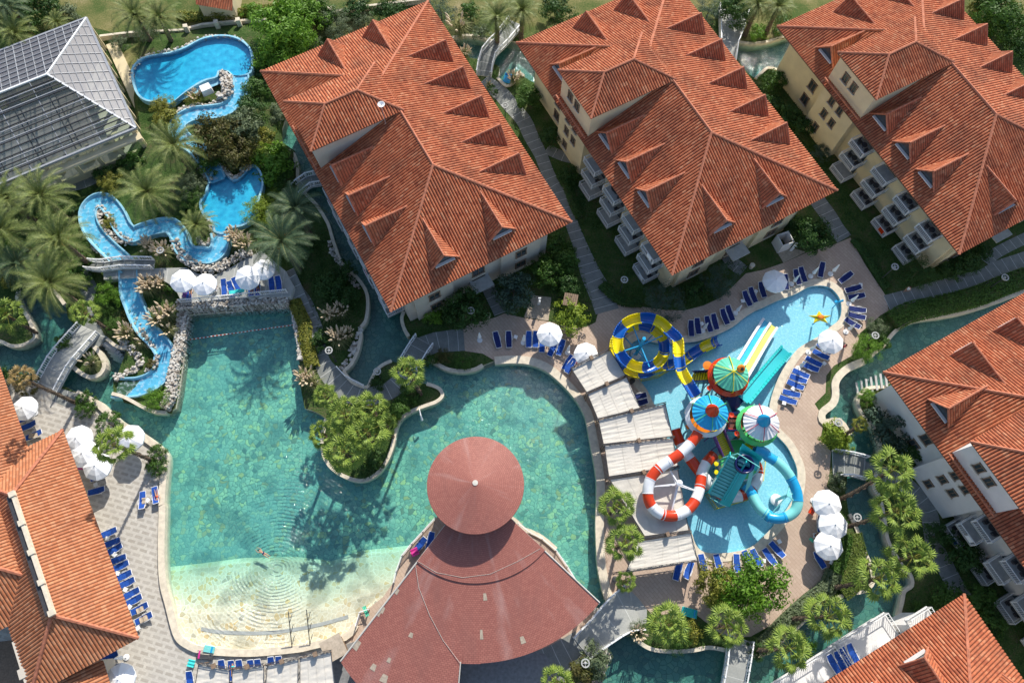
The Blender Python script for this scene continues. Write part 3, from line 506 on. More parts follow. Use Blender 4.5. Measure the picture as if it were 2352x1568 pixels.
rocks('rock_border',[vz('1830,1370 1900,1440 1960,1500 2040,1440 2110,1390',2.1,0,0)],'rock lip on the pointed bank of the middle blue pool',110,.2,(-.1,.3))
rocks('rock_border',[vz('1110,700 1100,600 1170,500 1280,450 1430,430 1560,385 1680,325 1800,300 1930,300 2030,340',2.1,0,0)],'thin rock edging behind the upper blue pool',170,.25,(-.2,.15))
rocks('rock_border',[vz('165,960 120,1040 90,1140 60,1200 110,1240 200,1270 250,1330 270,1420',.1,1,0)],'rocks on the bank where the canal reaches the first red roof',170,.45,(0,.3))
rocks('rock_border',[vz('560,600 590,700 720,900 820,1000',.1,1,1),vz('830,1330 790,1450 740,1540',.1,1,1),vz('790,60 740,180 660,260',.1,1,2)],'white stones along the inner edge of the shaded canal curb',160,.25,(0,.15))
rocks('rock_border',[vz('640,1260 700,1330 670,1430 640,1520',.1,2,3)],'stones at the canal bank beside the slab bridge',60,.3,(0,.25))
m=MB(); m.box((0,0,.5),(1.5,1.2,1.),.5,.9); o=ob('white_crate',m,'white_paint',label='white box standing on the boulders of the upper blue pool',cat='box'); o.location=W(*T(0,0,1740,770),2.3)
# ================= HOTEL BUILDINGS =================
HE=9.3; HR=14.1; HS,HT=18.9,12.0
def ridges(m,L,r=.17):
    for a,b_ in L: m.cap(a,b_,r)
def make_building(k,wall,label,loc,ang,tower=(-9.3,-1.4),nw=True,east=True,dorm_w=(0.1,4.7,9.2),group='tile roofed hotel blocks'):
    root=empty('hotel_building',label,'building',loc,math.radians(ang),group)
    t0,t1=tower
    m=MB(); m.box((0,0,4.6),(34.6,19.6,9.2)); bx=(t0+.7+t1-1.1)/2; m.box((bx,-10,4.62),(t1-t0-1.8,2.1,9.24)); m.box((17.4,5.8,4.6),(.6,5.5,9.18)); m.box((17.4,-6.2,4.6),(.6,5.2,9.18)); ob('wall',m,wall,root)
    m=MB(); m.box((0,0,HE-.13),(2*HS-.1,2*HT-.1,.1)); m.box((0,0,HE-.16),(2*HS-.5,2*HT-.5,.2)); ob('soffit',m,'soffit',root)
    q=HS-HT; A=V((-HS,-HT,HE)); B_=V((HS,-HT,HE)); C=V((HS,HT,HE)); D=V((-HS,HT,HE)); R0=V((-q,0,HR)); R1=V((q,0,HR))
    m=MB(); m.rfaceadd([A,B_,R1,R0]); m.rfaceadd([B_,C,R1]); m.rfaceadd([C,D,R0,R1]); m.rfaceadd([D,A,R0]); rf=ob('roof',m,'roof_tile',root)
    m=MB(); up=V((0,0,.06)); ridges(m,[(A+up,R0+up),(B_+up,R1+up),(C+up,R1+up),(D+up,R0+up),(R0+up,R1+up)]); ob('ridge',m,'ridge_tile',rf)
    # cross roof over the stair tower
    th=14.12; a=V((t0,-11.6,th)); b_=V((t1,-11.6,th)); c=V((t1,.4,th)); d=V((t0,.4,th)); mc=(t0+t1)/2; hh=(t1-t0)/2*.42; r0=V((mc,-11.6+(t1-t0)/2,th+hh)); r1=V((mc,.4-(t1-t0)/2,th+hh))
    m=MB(); m.box(((t0+t1)/2,-5.65,11.7),(t1-t0-1.0,11.0,4.7)); tw=ob('tower_wall',m,wall,root)
    m=MB(); m.box((mc,-5.6,th-.1),(t1-t0-.1,11.9,.12)); ob('tower_soffit',m,'soffit',root)
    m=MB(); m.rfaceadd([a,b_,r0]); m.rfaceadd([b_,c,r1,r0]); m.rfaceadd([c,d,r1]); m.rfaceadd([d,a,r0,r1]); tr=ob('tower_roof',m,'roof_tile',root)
    m=MB(); ridges(m,[(a+up,r0+up),(b_+up,r0+up),(c+up,r1+up),(d+up,r1+up),(r0+up,r1+up)],.15); m.bar((t0+.4,-11.75,10.0),(t1-.3,-11.75,10.0),.16,.2); ob('ridge',m,'ridge_tile',tr)
    # dormers
    def dormer(x,y,rz):      # local: opening faces -y, ridge runs to +y
        Dn=link('dormer',None,root,(x,y,0),rz); z=12.2; hw=1.75; zl=z-2.0
        m=MB(); k=5.0+.3; zb=10.0
        # two roof slopes clipped where they meet the main slope
        for s in (1,-1):
            P=[V((0,-.25,z)),V((s*hw,-.25,zl)),V((s*hw,.72,zl)),V((0,5.15,z))]
            if s>0: P=[P[1],P[2],P[3],P[0]]
            else: P=[P[2],P[1],P[0],P[3]]
            m.rfaceadd([P[0],P[1],P[2],P[3]] ,.34,.06)
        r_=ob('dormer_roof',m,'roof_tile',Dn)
        m=MB(); m.cap((0,-.3,z+.05),(0,5.1,z+.05),.12); 
        for s in (1,-1): m.cap((s*.03,-.28,z+.02),(s*(hw+.05),-.28,zl),.1)
        ob('verge',m,'ridge_tile',Dn)
        m=MB(); F=[V((-hw+.15,0,9.9)),V((hw-.15,0,9.9)),V((hw-.15,0,zl+.1)),V((0,0,z-.1)),V((-hw+.15,0,zl+.1))]
        m.add(F,[(0,1,2,3,4)]); 
        for s in (1,-1): m.add([V((s*(hw-.15),0,9.9)),V((s*(hw-.15),1.,10.4)),V((s*(hw-.15),.8,zl+.1)),V((s*(hw-.15),0,zl+.1))],[(0,1,2,3)])
        ob('dormer_front',m,'wood',Dn)
        m=MB(); vs=[V((-1.2,-.04,10.5)),V((1.2,-.04,10.5)),V((.9,-.04,10.95)),V((0,-.04,11.8)),V((-.9,-.04,10.95))]; m.add(vs,[(0,1,2,3,4)]); ob('window',m,'window_glass',Dn)
        m=MB(); m.box((0,-.25,10.4),(2.5,.34,.14)); ob('sill',m,'white_wall',Dn)
    for s in dorm_w: dormer(s,-9.8,0)
    if nw: dormer(min(-11.4,t0-2.1) if nw is True else nw,-9.8,0)
    if east:
        for s in (-9.7,-5.,-.1,4.6,9.2): dormer(s,9.8,PI)
    for t in (3.6,-3.9): dormer(16.6,t,PI/2)
    for t in (3.4,-2.9): dormer(-17.4+.8,t,-PI/2)
    # windows
    def window(x,y,z,w_,h,rz=0):
        F=link('window',None,root,(x,y,z),rz); m=MB(); fw=.1
        for cx_,cz,sx,sz in ((0,h/2,w_+.2,fw),(0,-h/2,w_+.2,fw),(-w_/2,0,fw,h),(w_/2,0,fw,h),(0,0,.05,h)): m.box((cx_,-.06,cz),(sx,.14,sz))
        ob('frame',m,'wood',F); m=MB(); m.box((0,-.012,0),(w_,.02,h)); ob('pane',m,'window_glass',F)
        m=MB(); m.box((0,-.1,-h/2-.12),(w_+.4,.26,.08)); ob('sill',m,'cream_stone',F)
    for z in (5.0,7.6): 
        for dx in (-1.,.7): window(bx+dx,-11.06,z,.85,1.25)
    window(bx-1,-11.06,2.0,.85,1.3)
    for dx in (-1.25,.35): window(mc+dx,-11.16,12.1,.9,1.3)
    for z in (2.2,5.0,7.7): window(t0-1.6,-9.82,z,1.2,1.5)
    for z in (2.0,5.0,7.7):
        window(17.72,5.8,z,1.4,1.5,PI/2); window(17.72,-6.2,z,1.4,1.5,PI/2); window(17.32,0,z,1.6,1.9,PI/2)
    # balconies, three storeys, four stacks
    for s in (2.0,6.7,11.3,15.8):
        for lv,z in enumerate((.35,3.3,6.25)):
            Bn=link('balcony',None,root,(s-1.5,-10.95,z)); m=MB(); m.box((0,0,0),(2.7,2.25,.18)); ob('slab',m,'concrete',Bn)
            m=MB(); m.rail([(-1.3,1.05,.09),(-1.3,-1.08,.09),(1.3,-1.08,.09),(1.3,1.05,.09)],.95,.22,.06,.03); ob('railing',m,'white_paint',Bn)
            m=MB(); m.box((0,1.12,1.2),(1.9,.06,2.0)); ob('balcony_door',m,'window_glass',Bn)
            if R.random()<.7:
                m=MB(); m.lathe((.1,.1,.09),[(.05,0),(.05,.6),(.4,.62),(.4,.66)],10)
                for cx_ in (-.6,.8): m.box((cx_,.1,.5),(.5,.5,.05)); m.box((cx_+(.25 if cx_>0 else -.25),.1,.75),(.05,.5,.5)); m.box((cx_,.1,.28),(.4,.4,.42),0)
                ob('balcony_furniture',m,'dark_steel',Bn)
            if R.random()<.3:
                m=MB(); m.box((.5,-1.1,.62),(.8,.1,.7)); ob('towel',m,R.choice(['turq_cloth','gel_red','blue_cloth','white_cloth']),Bn)
    for t in (0,): 
        m=MB(); m.box((18.2,0,2.9),(1.8,2.6,.2)); ob('porch_roof',m,'concrete',root); m=MB(); m.box((17.36,0,1.15),(.1,1.8,2.2)); ob('door',m,'wood',root)
    return root
make_building(1,'beige_wall','red hipped roof hotel block left of the long shaded path, widest view of its roof',(-11.0,54.75,0),-61.2,nw=False)
make_building(2,'cream_wall','middle red roofed hotel block above the blue play pool, dormers on every slope',(21.66,59.34,0),-61.7)
make_building(3,'cream_wall','hotel block at top right with beige wall and balcony stacks in view',(56.2,62.1,0),-62.3)
u=V((math.cos(math.radians(-62.2)),math.sin(math.radians(-62.2)),0)); v=V((-u.y,u.x,0))
c4=V((42.77,25.22,0))+u*18.9+v*12; make_building(4,'white_wall','hotel block cut by the right edge, white tower wall facing the palms',c4,-62.2,tower=(-8.6,-.4),nw=-12.3,dorm_w=(4.7,9.2))
c5=V((47.06,1.70,0))+u*18.9-v*12; B5=make_building(5,'white_wall','hotel block in the lower right corner, only the tip of its roof in the photo',c5,-62.2,nw=False,east=True)
# its stepped terraces over the canal
m=MB(); 
def ter(x0,x1,y,d,z): return ((x0+x1)/2,y+d/2,z,x1-x0,d)
tr=link('terrace',None,B5,(-HS,0,0),-PI/2)     # local x to the right seen from the canal side
bpy.data.objects.remove(tr)
def terr(name,s0,s1,t0,t1,z):
    m=MB(); m.box(((s0+s1)/2,(t0+t1)/2,z-.1),(s1-s0,t1-t0,.2)); m.box(((s0+s1)/2+.3,(t0+t1)/2,z/2-.15),(s1-s0-.7,t1-t0-.3,z-.1)); o=ob(name,m,'white_wall',B5)
    m=MB(); m.rail([(s1,t0+.1,z),(s0+.1,t0+.1,z),(s0+.1,t1-.1,z),(s1,t1-.1,z)],.95,.3,.06,.03); ob('railing',m,'white_paint',o)
terr('terrace',-19.9,-17.35,-9.5,-.6,3.0); terr('terrace',-20.0,-17.36,-.35,6.3,3.3); terr('terrace',-19.0,-17.34,6.5,9.4,6.2)
# ================= left red roofed building =================
def hiproof(name,label,loc,ang,L,Wd,he,hr,wall,q=None,cat='building'):
    root=empty(name,label,cat,loc,math.radians(ang)); a=L/2; w_=Wd/2; q=q or w_
    m=MB(); m.box((0,0,he/2-.05),(L-6.5,Wd-7,he-.1)); m.box((0,0,he-.5),(L-1.4,Wd-1.4,.6)); ob('wall',m,wall,root)
    A=V((-a,-w_,he)); B_=V((a,-w_,he)); C=V((a,w_,he)); D=V((-a,w_,he)); R0=V((-a+q,0,hr)); R1=V((a-q,0,hr)); m=MB()
    for P in ([A,B_,R1,R0],[B_,C,R1],[C,D,R0,R1],[D,A,R0]): m.rfaceadd(P,.36,.09)
    r_=ob('roof',m,'roof_tile_pale' ,root); m=MB(); up=V((0,0,.08)); ridges(m,[(A+up,R0+up),(B_+up,R1+up),(C+up,R1+up),(D+up,R0+up),(R0+up,R1+up)],.2); ob('ridge',m,'ridge_tile',r_)
    m=MB(); m.box((0,0,he-.08),(L-.1,Wd-.1,.1)); ob('soffit',m,'soffit',root)
    return root
BL=hiproof('restaurant_building','long orange tiled building left of the plaza with a cream capped ridge','' or ((-43.25-.877*5.7,8.88-.48*5.7,0)),-61.4,25.0,11.4,5,8,'beige_wall')
m=MB(); m.box((0,.28,8.25),(13.6,.34,.5)); 
for i in range(5): m.box((-6.7+3.35*i,.25,8.42),(.6,.62,.4))
ob('ridge_capping',m,'cream_stone',BL); m=MB(); m.box((0,-.22,8.1),(13.4,.5,.34)); ob('ridge_slot',m,'dark_steel',BL)
u2=V((.48,-.877,0)); n2=V((.877,.48,0)); cc=u2*(-38.2)+n2*(-43.9)
hiproof('restaurant_building','orange tiled wing at the left edge of the photo, below the drooping palm',cc,-61.4,29.,12.4,5,8.1,'beige_wall')
root=empty('lean_to','low tiled roof strip in the bottom left corner beside its grey yard','building',(0,0,0)); m=MB()
e0=W(*T(0,3,868,1378),3.5); e1=W(*T(0,3,950,1650),3.5); t1=W(*T(0,3,340,1650),4.9); t0=W(*T(0,3,140,1180),4.9); m.rfaceadd([e0,e1,t1,t0],.36,.09); ob('roof',m,'roof_tile_pale',root)
m=MB(); a=W(*T(0,3,130,1215),4.9); b_=W(*T(0,3,250,1600),4.9); m.bar(a,b_,.5,.5); m.box(W(*T(0,3,205,1480),5.),(1.,1.,.5),-1.1); m.bar(a-V((0,0,2.6)),b_-V((0,0,2.6)),.3,4.6); ob('parapet',m,'beige_wall',root)
m=MB(); m.bar((e0+V((-.6,0,-.25))+V((0,0,-1.6))),(e1+V((-.6,0,-.25))+V((0,0,-1.6))),.3,3.); ob('wall',m,'beige_wall',root)
m=MB(); m.poly([[W(*p,.03) for p in TL(0,3,'-300,1250 180,1200 300,1700 -300,1700')]]); ob('yard',m,'wood',kind='structure')
# ================= glass hall =================
root=empty('glass_hall','large glazed hall with translucent pitched roof in the upper left corner','building',(-52.0,68.5,0),math.radians(-61.7))
# local x along east side (down-right), y to the north-east (outward)
hw=10.1; he=5.5; hr=8.8; yr=-6.7; ye=-34
NE=V((-hw,0,he)); SE=V((hw,0,he)); RE=V((0,yr,hr)); RW=V((0,ye,hr)); NW=V((-hw,ye,he)); SW=V((hw,ye,he))
for nm,P in (('north_glazing',[NE,RE,RW,NW]),('gable_glazing',[SE,RE,NE]),('south_glazing',[SE,SW,RW,RE])):
    m=MB(); m.add(P,[tuple(range(len(P)))]); ob('glazing',m,'clear_glass' if nm[0]=='s' else 'roof_glass',root)
m=MB(); up=V((0,0,.05))
for a,b_ in ((NE,RE),(SE,RE),(RE,RW)): m.bar(a+up,b_+up,.2,.2)
ob('ridge_flashing',m,'white_paint',root)
def lines(P0,P1,Q0,Q1,n,w_,tgt):
    for i in range(1,n): tgt.bar(P0.lerp(P1,i/n)+up*1.5,Q0.lerp(Q1,i/n)+up*1.5,w_,w_*1.3)
m=MB()
for s in (-1,1):
    E0=V((s*hw,0,he)); E1=V((s*hw,ye,he))
    for i in range(1,30):
        y=ye*i/30; k=min(1.,y/yr); top=V((s*hw*(1-k),y,he+(hr-he)*k)) if k<1 else V((0,y,hr)); 
        if i%1==0: (m.bar(V((s*hw,y,he+.06)),top+V((0,0,.06)),.07 if i%3 else .1,.1) if s<0 or i%4==0 else None)
    for j in range(1,9):
        k=j/9; m.bar(V((s*hw*(1-k),yr*k,he+(hr-he)*k+.09)),V((s*hw*(1-k),ye,he+(hr-he)*k+.09)),.1 if s>0 else .06,.12)
    m.bar(E0,E1,.25,.3)
m.bar(NE,SE,.3,.3)
for i in range(1,9): k=i/9; x0=hw*(1-k); m.bar(V((-x0,yr*k,he+(hr-he)*k+.08)),V((x0,yr*k,he+(hr-he)*k+.08)),.06)
for i in range(1,12): x=-hw+2*hw*i/12; k=1-abs(x)/hw; m.bar(V((x,0,he+.08)),V((x,yr*k,he+(hr-he)*k+.08)),.06)
ob('glazing_bars',m,'grey_steel',root)
m=MB()
for j in range(1,12):
    k=j/12; m.bar(V((hw*(1-k),yr*k,he+(hr-he)*k+.14)),V((hw*(1-k),ye,he+(hr-he)*k+.14)),.11,.14)
ob('purlin',m,'dark_steel',root,kind='stuff')
m=MB()
for y in (-7.5,-12,-17,-22,-27,-32):
    for dx in (-.35,.35): m.bar((-hw+.3,y+dx,he-.5),(0,y+dx,hr-.6) if y<yr else (-2,y+dx,hr-1.4),.12); m.bar((hw-.3,y+dx,he-.5),(0,y+dx,hr-.6) if y<yr else (2,y+dx,hr-1.4),.14)
    for i in range(14): x=-hw+.5+i*1.45; z=he-.5+(hr-he-.1)*(1-abs(x)/hw); m.bar((x,y-.35,z),(x+.7,y+.35,z+.05),.06)
ob('roof_truss',m,'dark_steel',root)
m=MB(); m.box((-hw+.4,ye/2,2.7),(.3,-ye,5.3)); 
for i in range(12): m.box((hw-.4,-.6-2.9*i,2.7),(.4,.5,5.4))
m.box((hw-.4,ye/2,5.1),(.35,-ye,.6)); m.box((hw-.4,ye/2,.6),(.3,-ye,1.2)); 
for i in range(8): m.box((-hw+.6+2.7*i,-.4,2.7),(.5,.4,5.4))
m.box((0,-.4,5.1),(2*hw-.6,.35,.6)); m.box((hw+.4,ye/2,4.35),(1.1,-ye,.25)); m.box((1,.9,.1),(2*hw+2,1.6,.2)); ob('wall',m,'cream_wall',root)
m=MB(); m.box((hw-.4,ye/2,3.),(.06,-ye-1,3.6)); m.box((0,-.4,3.),(2*hw-1,.06,4)); ob('window_band',m,'clear_glass',root)
m=MB(); m.box((0,ye/2,.1),(2*hw-1,-ye-1,.2)); ob('hall_floor',m,'beige_wall',root); m=MB(); m.box((-1,-19,.25),(9,20,.12)); ob('indoor_pool',m,'canvas',root); m=MB()
for i in range(7):
    m.box((6.5,-4-4.1*i,.55),(2.6,1.6,.6)); m.box((-7,-4-4.1*i,.55),(1.8,2.2,.6))
ob('hall_furniture',m,'cream_wall',root)
# ================= stage =================
SC=V((-2.6,13.1,0)); ST=empty('stage_pavilion','open air stage with dusty red fan shaped roof and round shingled cap','pavilion',SC)
def fanroof(name,a0,a1,r0,rf,zf,na,nr):
    m=MB(); vs=[]; uv=[]
    for i in range(na+1):
        a=math.radians(a0+(a1-a0)*i/na); r1=rf(a0+(a1-a0)*i/na)
        for j in range(nr+1):
            r=r0+(r1-r0)*j/nr; vs.append(V((r*math.cos(a),r*math.sin(a),zf(r)))); uv.append((a*12,r))
    fs=[(i*(nr+1)+j,i*(nr+1)+j+1,(i+1)*(nr+1)+j+1,(i+1)*(nr+1)+j) for i in range(na) for j in range(nr)]
    m.add(vs,fs,[[uv[k] for k in f] for f in fs]); return m
zf=lambda r:6.9-.17*r
ob('main_roof',fanroof('r',231.3,265.2,9.7,lambda a:22.6+3.6*(a-231)/34,zf,24,16),'shingle',ST)
ob('main_roof',fanroof('r',265.2,318,9.7,lambda a:17.9,zf,30,12),'shingle',ST)
ob('upper_roof',fanroof('r',231.0,318.4,2.5,lambda a:10.0,lambda r:7.02-.17*r,34,8),'shingle',ST)
ob('wing_roof',fanroof('r',265.1,272,17.0,lambda a:17.95,zf,4,2),'shingle',ST)
m=MB(); P=[]; n=64; vs=[V((0,0,9.1))]; uvs=[]
for j in range(1,10):
    for i in range(n): a=2*PI*i/n; r=5.2*j/9; vs.append(V((r*math.cos(a),r*math.sin(a),9.1-.21*r)))
fs=[(0,1+i,1+(i+1)%n) for i in range(n)]+[(1+(j-1)*n+i,1+j*n+i,1+j*n+(i+1)%n,1+(j-1)*n+(i+1)%n) for j in range(1,9) for i in range(n)]
def uvv(k,ref):
    if k==0: return (ref,0)
    j=(k-1)//n+1; i=(k-1)%n; t=i*(1/n)*30
    if t<ref-15: t+=30
    return (t,5.2*j/9)
uvl=[[uvv(k,(((f[1]-1)%n))*(1/n)*30) for k in f] for f in fs]
m.add(vs,fs,uvl); rr=ob('cap_roof',m,'shingle',ST)
m=MB(); m.lathe((0,0,0),[(5.2,7.98),(5.22,7.85),(0.1,8.0)],64); ob('cap_rim',m,'shingle_base',ST)
m=MB(); m.lathe((0,0,9.05),[(.3,0),(.3,.04),(.0,.06)],12); ob('finial',m,'canvas',rr)
m=MB(); m.lathe((0,0,0),[(3.9,0),(3.9,7.9)],32); ob('drum_wall',m,'soffit',ST)
m=MB()
for a,r in ((233,9),(233,15),(233,21),(245,23),(262,24),(316,9),(316,16.5),(300,17),(282,17),(268,17.2)):
    a=math.radians(a); m.box((r*math.cos(a),r*math.sin(a),zf(r)/2-.05),(.35,.35,zf(r)-.15))
ob('post',m,'white_wall',ST,kind='stuff')
m=MB(); 
def rp(a,r,dz=.05): a=math.radians(a); return V((r*math.cos(a),r*math.sin(a),zf(r)+dz))
a0=W(*T(1,3,1265,560),5.6)-SC; pts=[rp(231.5,10.3,.1),rp(240,12),rp(250,14),rp(258,16),rp(265,17.9,.1)]; m.tube(pts,.02,5); m.tube([rp(a,r,.16) for a,r in ((231,9.9),(245,9.8),(262,9.5),(280,9.2),(300,9.0),(317,9.5))],.017,5); m.tube([rp(265.2,17.8),rp(265.2,26.2)],.06,5)
m.tube([rp(231.3,r,.03) for r in (4,10,16,22.6)],.09,6); m.tube([rp(318,r,.03) for r in (4,10,17.9)],.09,6); ob('seam',m,'canvas',ST)
m=MB()
for c,r,x,y,w_,h in ((2,0,1870,845,.6,.9),(2,0,1840,1160,.5,1.2),(1,0,1005,950,1.,.8),(1,0,975,985,.8,.6),(1,0,1130,800,.7,.7),(1,0,795,1250,1.0,1.2),(1,0,1250,1165,.7,.6),(1,0,935,1435,.9,.8),(1,0,1065,1375,.6,.6),(1,0,2185,1205,.8,.9),(1,0,1025,1530,1.2,1.)):
    p=W(*T(1,3,x,y),5)-SC; rr_=V((p.x,p.y,0)).length; p=W(*T(1,3,x,y),zf(rr_)+.0)-SC; rr_=V((p.x,p.y,0)).length; p.z=zf(rr_)+.03; w_*=.7; h*=.8; a=math.atan2(p.y,p.x); e=V((math.cos(a),math.sin(a),-.17)); t_=V((-math.sin(a),math.cos(a),0))
    m.add([p+e*h/2+t_*w_/2,p+e*h/2-t_*w_/2,p-e*h/2-t_*w_/2*.8,p-e*h/2+t_*w_/2*.6],[(0,1,2,3)[::-1]])
ob('roof_patch',m,'wood_pale',ST,kind='stuff')
# stage platform and railing
PF=wl([[(1362,1423),(1373,1382),(1324,1333),(1302,1297),(1277,1261),(1245,1234),(1217,1220),(1203,1215),(1180,1193),(1150,1180),(1100,1172),(1050,1174),(1005,1185),(972,1218),(947,1245),(925,1272),(912,1308),(906,1333),(880,1370),(849,1394),(829,1401),(822,1420),(818,1434),(800,1460),(860,1640),(1375,1640),(1379,1560),(1300,1570),(1250,1545)]])
m=MB(); m.poly([PF],.013); ob('stage_floor',m,'terrace_paver',kind='structure')
m=MB(); m.poly([wl([[(740,1500),(900,1440),(1060,1480),(1250,1500),(1300,1560),(1300,1660),(740,1660)]])],.022); ob('stage_yard',m,'grey_floor',kind='structure')
r1=WL(VL('1373,1386 1324,1337 1302,1301 1277,1265 1245,1238 1217,1224 1190,1203'),.1); r2=WL(VL('1001,1190 972,1222 947,1249 925,1276 912,1312 906,1337'),.1); r3=WL(VL('849,1398 829,1405 820,1436'),.1)
for P,lb in ((r1,'white railing curving along the right of the stage'),(r2,'white railing curving along the left of the stage'),(r3,'short white railing under the lower left tip of the stage roof')):
    m=MB(); c=P[0].copy(); m.rail([p-c for p in P],1.0,.22,.07,.035); o=ob('railing',m,'white_paint',label=lb,cat='railing'); o.location=c
m=MB(); m.box((0,0,1.2),(2.3,2.3,.12),.5); m.box((0,0,.6),(1.8,1.8,1.2),.5); o=ob('kiosk',m,'wood_pale',label='small wooden kiosk at the lower left corner of the stage roof',cat='kiosk'); o.location=W(*T(1,3,625,1270),1.2)*1; o.location.z=1.6
m=MB(); m.box((0,0,-.8),(1.6,1.6,1.6),.5); ob('kiosk_body',m,'wood',o)
for i,(x,y) in enumerate(((255,1300),(405,1285))):
    m=MB(); m.tube([(0,0,0),(0,0,5.2)],.05,6); 
    for k,z in enumerate((1.5,3.,4.4)): m.tube([(0,0,z-.8),(.35,.15,z+.4)],.035,5)
    p=W(*T(1,3,x,y),0); o=ob('pole',m,'dark_steel',label=('left' if i==0 else 'right')+' one of two thin forked poles by the beach edge left of the stage',cat='pole',group='forked poles by the beach'); o.location=p; o.rotation_euler=(-.9,0,0)
# ================= small bits of architecture =================
def bridge(label,L,ws,zs,slab='path_slab',sides=(1,1),h=1.):
    P=[W(x,y,0) for x,y in L]; c=P[0].copy(); Q=smooth([V((p.x-c.x,p.y-c.y,z)) for p,z in zip(P,zs)],4); w2=[]
    for i in range(len(Q)): t=i/4; a=int(min(t,len(ws)-2)); w2.append(ws[a]+(ws[a+1]-ws[a])*(t-a))
    root=empty('footbridge',label,'footbridge',c); m=MB(); m.ribbon(Q,w2,.25); ob('deck',m,slab,root)
    for s,on in zip((1,-1),sides):
        if not on: continue
        E=[]
        for i,p in enumerate(Q):
            d=Q[min(i+1,len(Q)-1)]-Q[max(i-1,0)]; d.z=0; d.normalize(); E.append(p+V((-d.y,d.x,0))*s*(w2[i]/2-.06))
        m=MB(); m.rail(E[::2],h,.24,.11,.05); ob('railing',m,'white_paint',root)
    return root
bridge('white railed footbridge over the canal at the left, striped slab deck',TL(0,2,'760,-60 640,110 540,240 400,440'),[2.9,2.9,2.9,2.9],[.1,.7,.8,.15],'deck_slab')
bridge('white railed footbridge across the blue slide left of the umbrella deck',TL(0,1,'790,850 930,880 1100,862 1340,858'),[1.3,1.3,1.3,1.3],[1.2,1.95,2.15,1.85])
bridge('footbridge over the top canal between the first two hotel blocks',TL(1,0,'2130,200 2010,370 1900,490 1860,640'),[2.4,2.2,2.2,2.2],[.2,.7,.7,.1])
bridge('pale footbridge over the top canal between second and third hotel blocks',TL(2,0,'1750,100 1730,250 1700,400 1680,560'),[4.5,3.6,2.6,2.6],[.2,.4,.7,.5],'deck_slab')
bridge('footbridge meeting the left side of the first hotel block',TL(1,1,'290,200 400,130 500,110 640,60'),[1.8,1.8,1.8,1.8],[.1,.5,.5,.5])
bridge('short footbridge between the palm spit and the brown terrace',TL(1,2,'1230,250 1320,110 1365,40'),[2.6,2.6,2.6],[.1,.4,.15],sides=(1,1))
m=bridge('footbridge over the canal right of the water slides',TL(3,2,'590,1060 720,1075 860,1105'),[3.2,2.8,2.8],[.1,.5,.15])
bridge('bottom footbridge with white railings between palms',TL(2,3,'1800,1190 1780,1300 1760,1430 1730,1620'),[2.8,2.6,2.5,2.5],[.15,.6,.7,.5],'deck_slab')
bridge('wide grey slab bridge right of the stage roof',TL(2,3,'480,1270 640,1130 800,990 920,930'),[2.8,3.3,4.2,5.2],[.1,.4,.4,.1],'deck_slab')
m=MB(); m.poly([[W(*p,.03) for p in TL(2,3,'830,880 900,800 960,860 1030,950 1030,1060 960,1090')]]); ob('path',m,'deck_slab',kind='structure')
def rail1(pts,z,label,h=1.): 
    P=[W(x,y,z) for x,y in pts]; c=P[0].copy(); m=MB(); m.rail([p-c for p in P],h,.22,.08,.04); o=ob('railing',m,'white_paint',label=label,cat='railing'); o.location=c
rail1(TL(0,1,'1520,1125 1690,1110 1840,1095 2000,1080 2190,1060')+TL(1,1,'215,1040'),DZ,'white railing along the front of the umbrella deck above the pool')
rail1(TL(1,2,'640,270 710,345 860,420'),.1,'low white railing where the curved path meets the canal')
# wall with pillars at the top
root=empty('garden_wall','low cream garden wall with square pillars behind the upper blue pool','wall',W(230,85,0)); m=MB(); P=[W(x,y,.0)-root.location for x,y in ((235,92),(300,84),(420,78),(470,65),(560,56),(700,50),(830,25),(990,5))]
for a,b_ in zip(P,P[1:]): m.bar(a+V((0,0,.4)),b_+V((0,0,.4)),.35,.9)
ob('wall_run',m,'cream_stone',root); m=MB()
for x,y in ((430,70),(500,60),(550,55),(630,48),(705,35),(760,30),(830,18)): m.box(W(x,y,.9)-root.location,(.6,.6,1.9),.2)
ob('pillar',m,'cream_stone',root,kind='stuff')
m=MB(); a=W(*T(0,0,1530,-40),3.5); 
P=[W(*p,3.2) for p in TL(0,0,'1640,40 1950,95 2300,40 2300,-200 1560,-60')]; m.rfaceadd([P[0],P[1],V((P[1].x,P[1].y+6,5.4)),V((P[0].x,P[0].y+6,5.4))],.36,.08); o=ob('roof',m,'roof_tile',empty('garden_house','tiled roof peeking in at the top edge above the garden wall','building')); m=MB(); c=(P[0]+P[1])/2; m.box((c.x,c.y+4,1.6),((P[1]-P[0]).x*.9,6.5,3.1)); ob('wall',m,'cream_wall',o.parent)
m=MB(); P=[W(*p,3.0) for p in TL(1,0,'-60,60 175,50 560,-30 560,-150 -60,-150')]; 
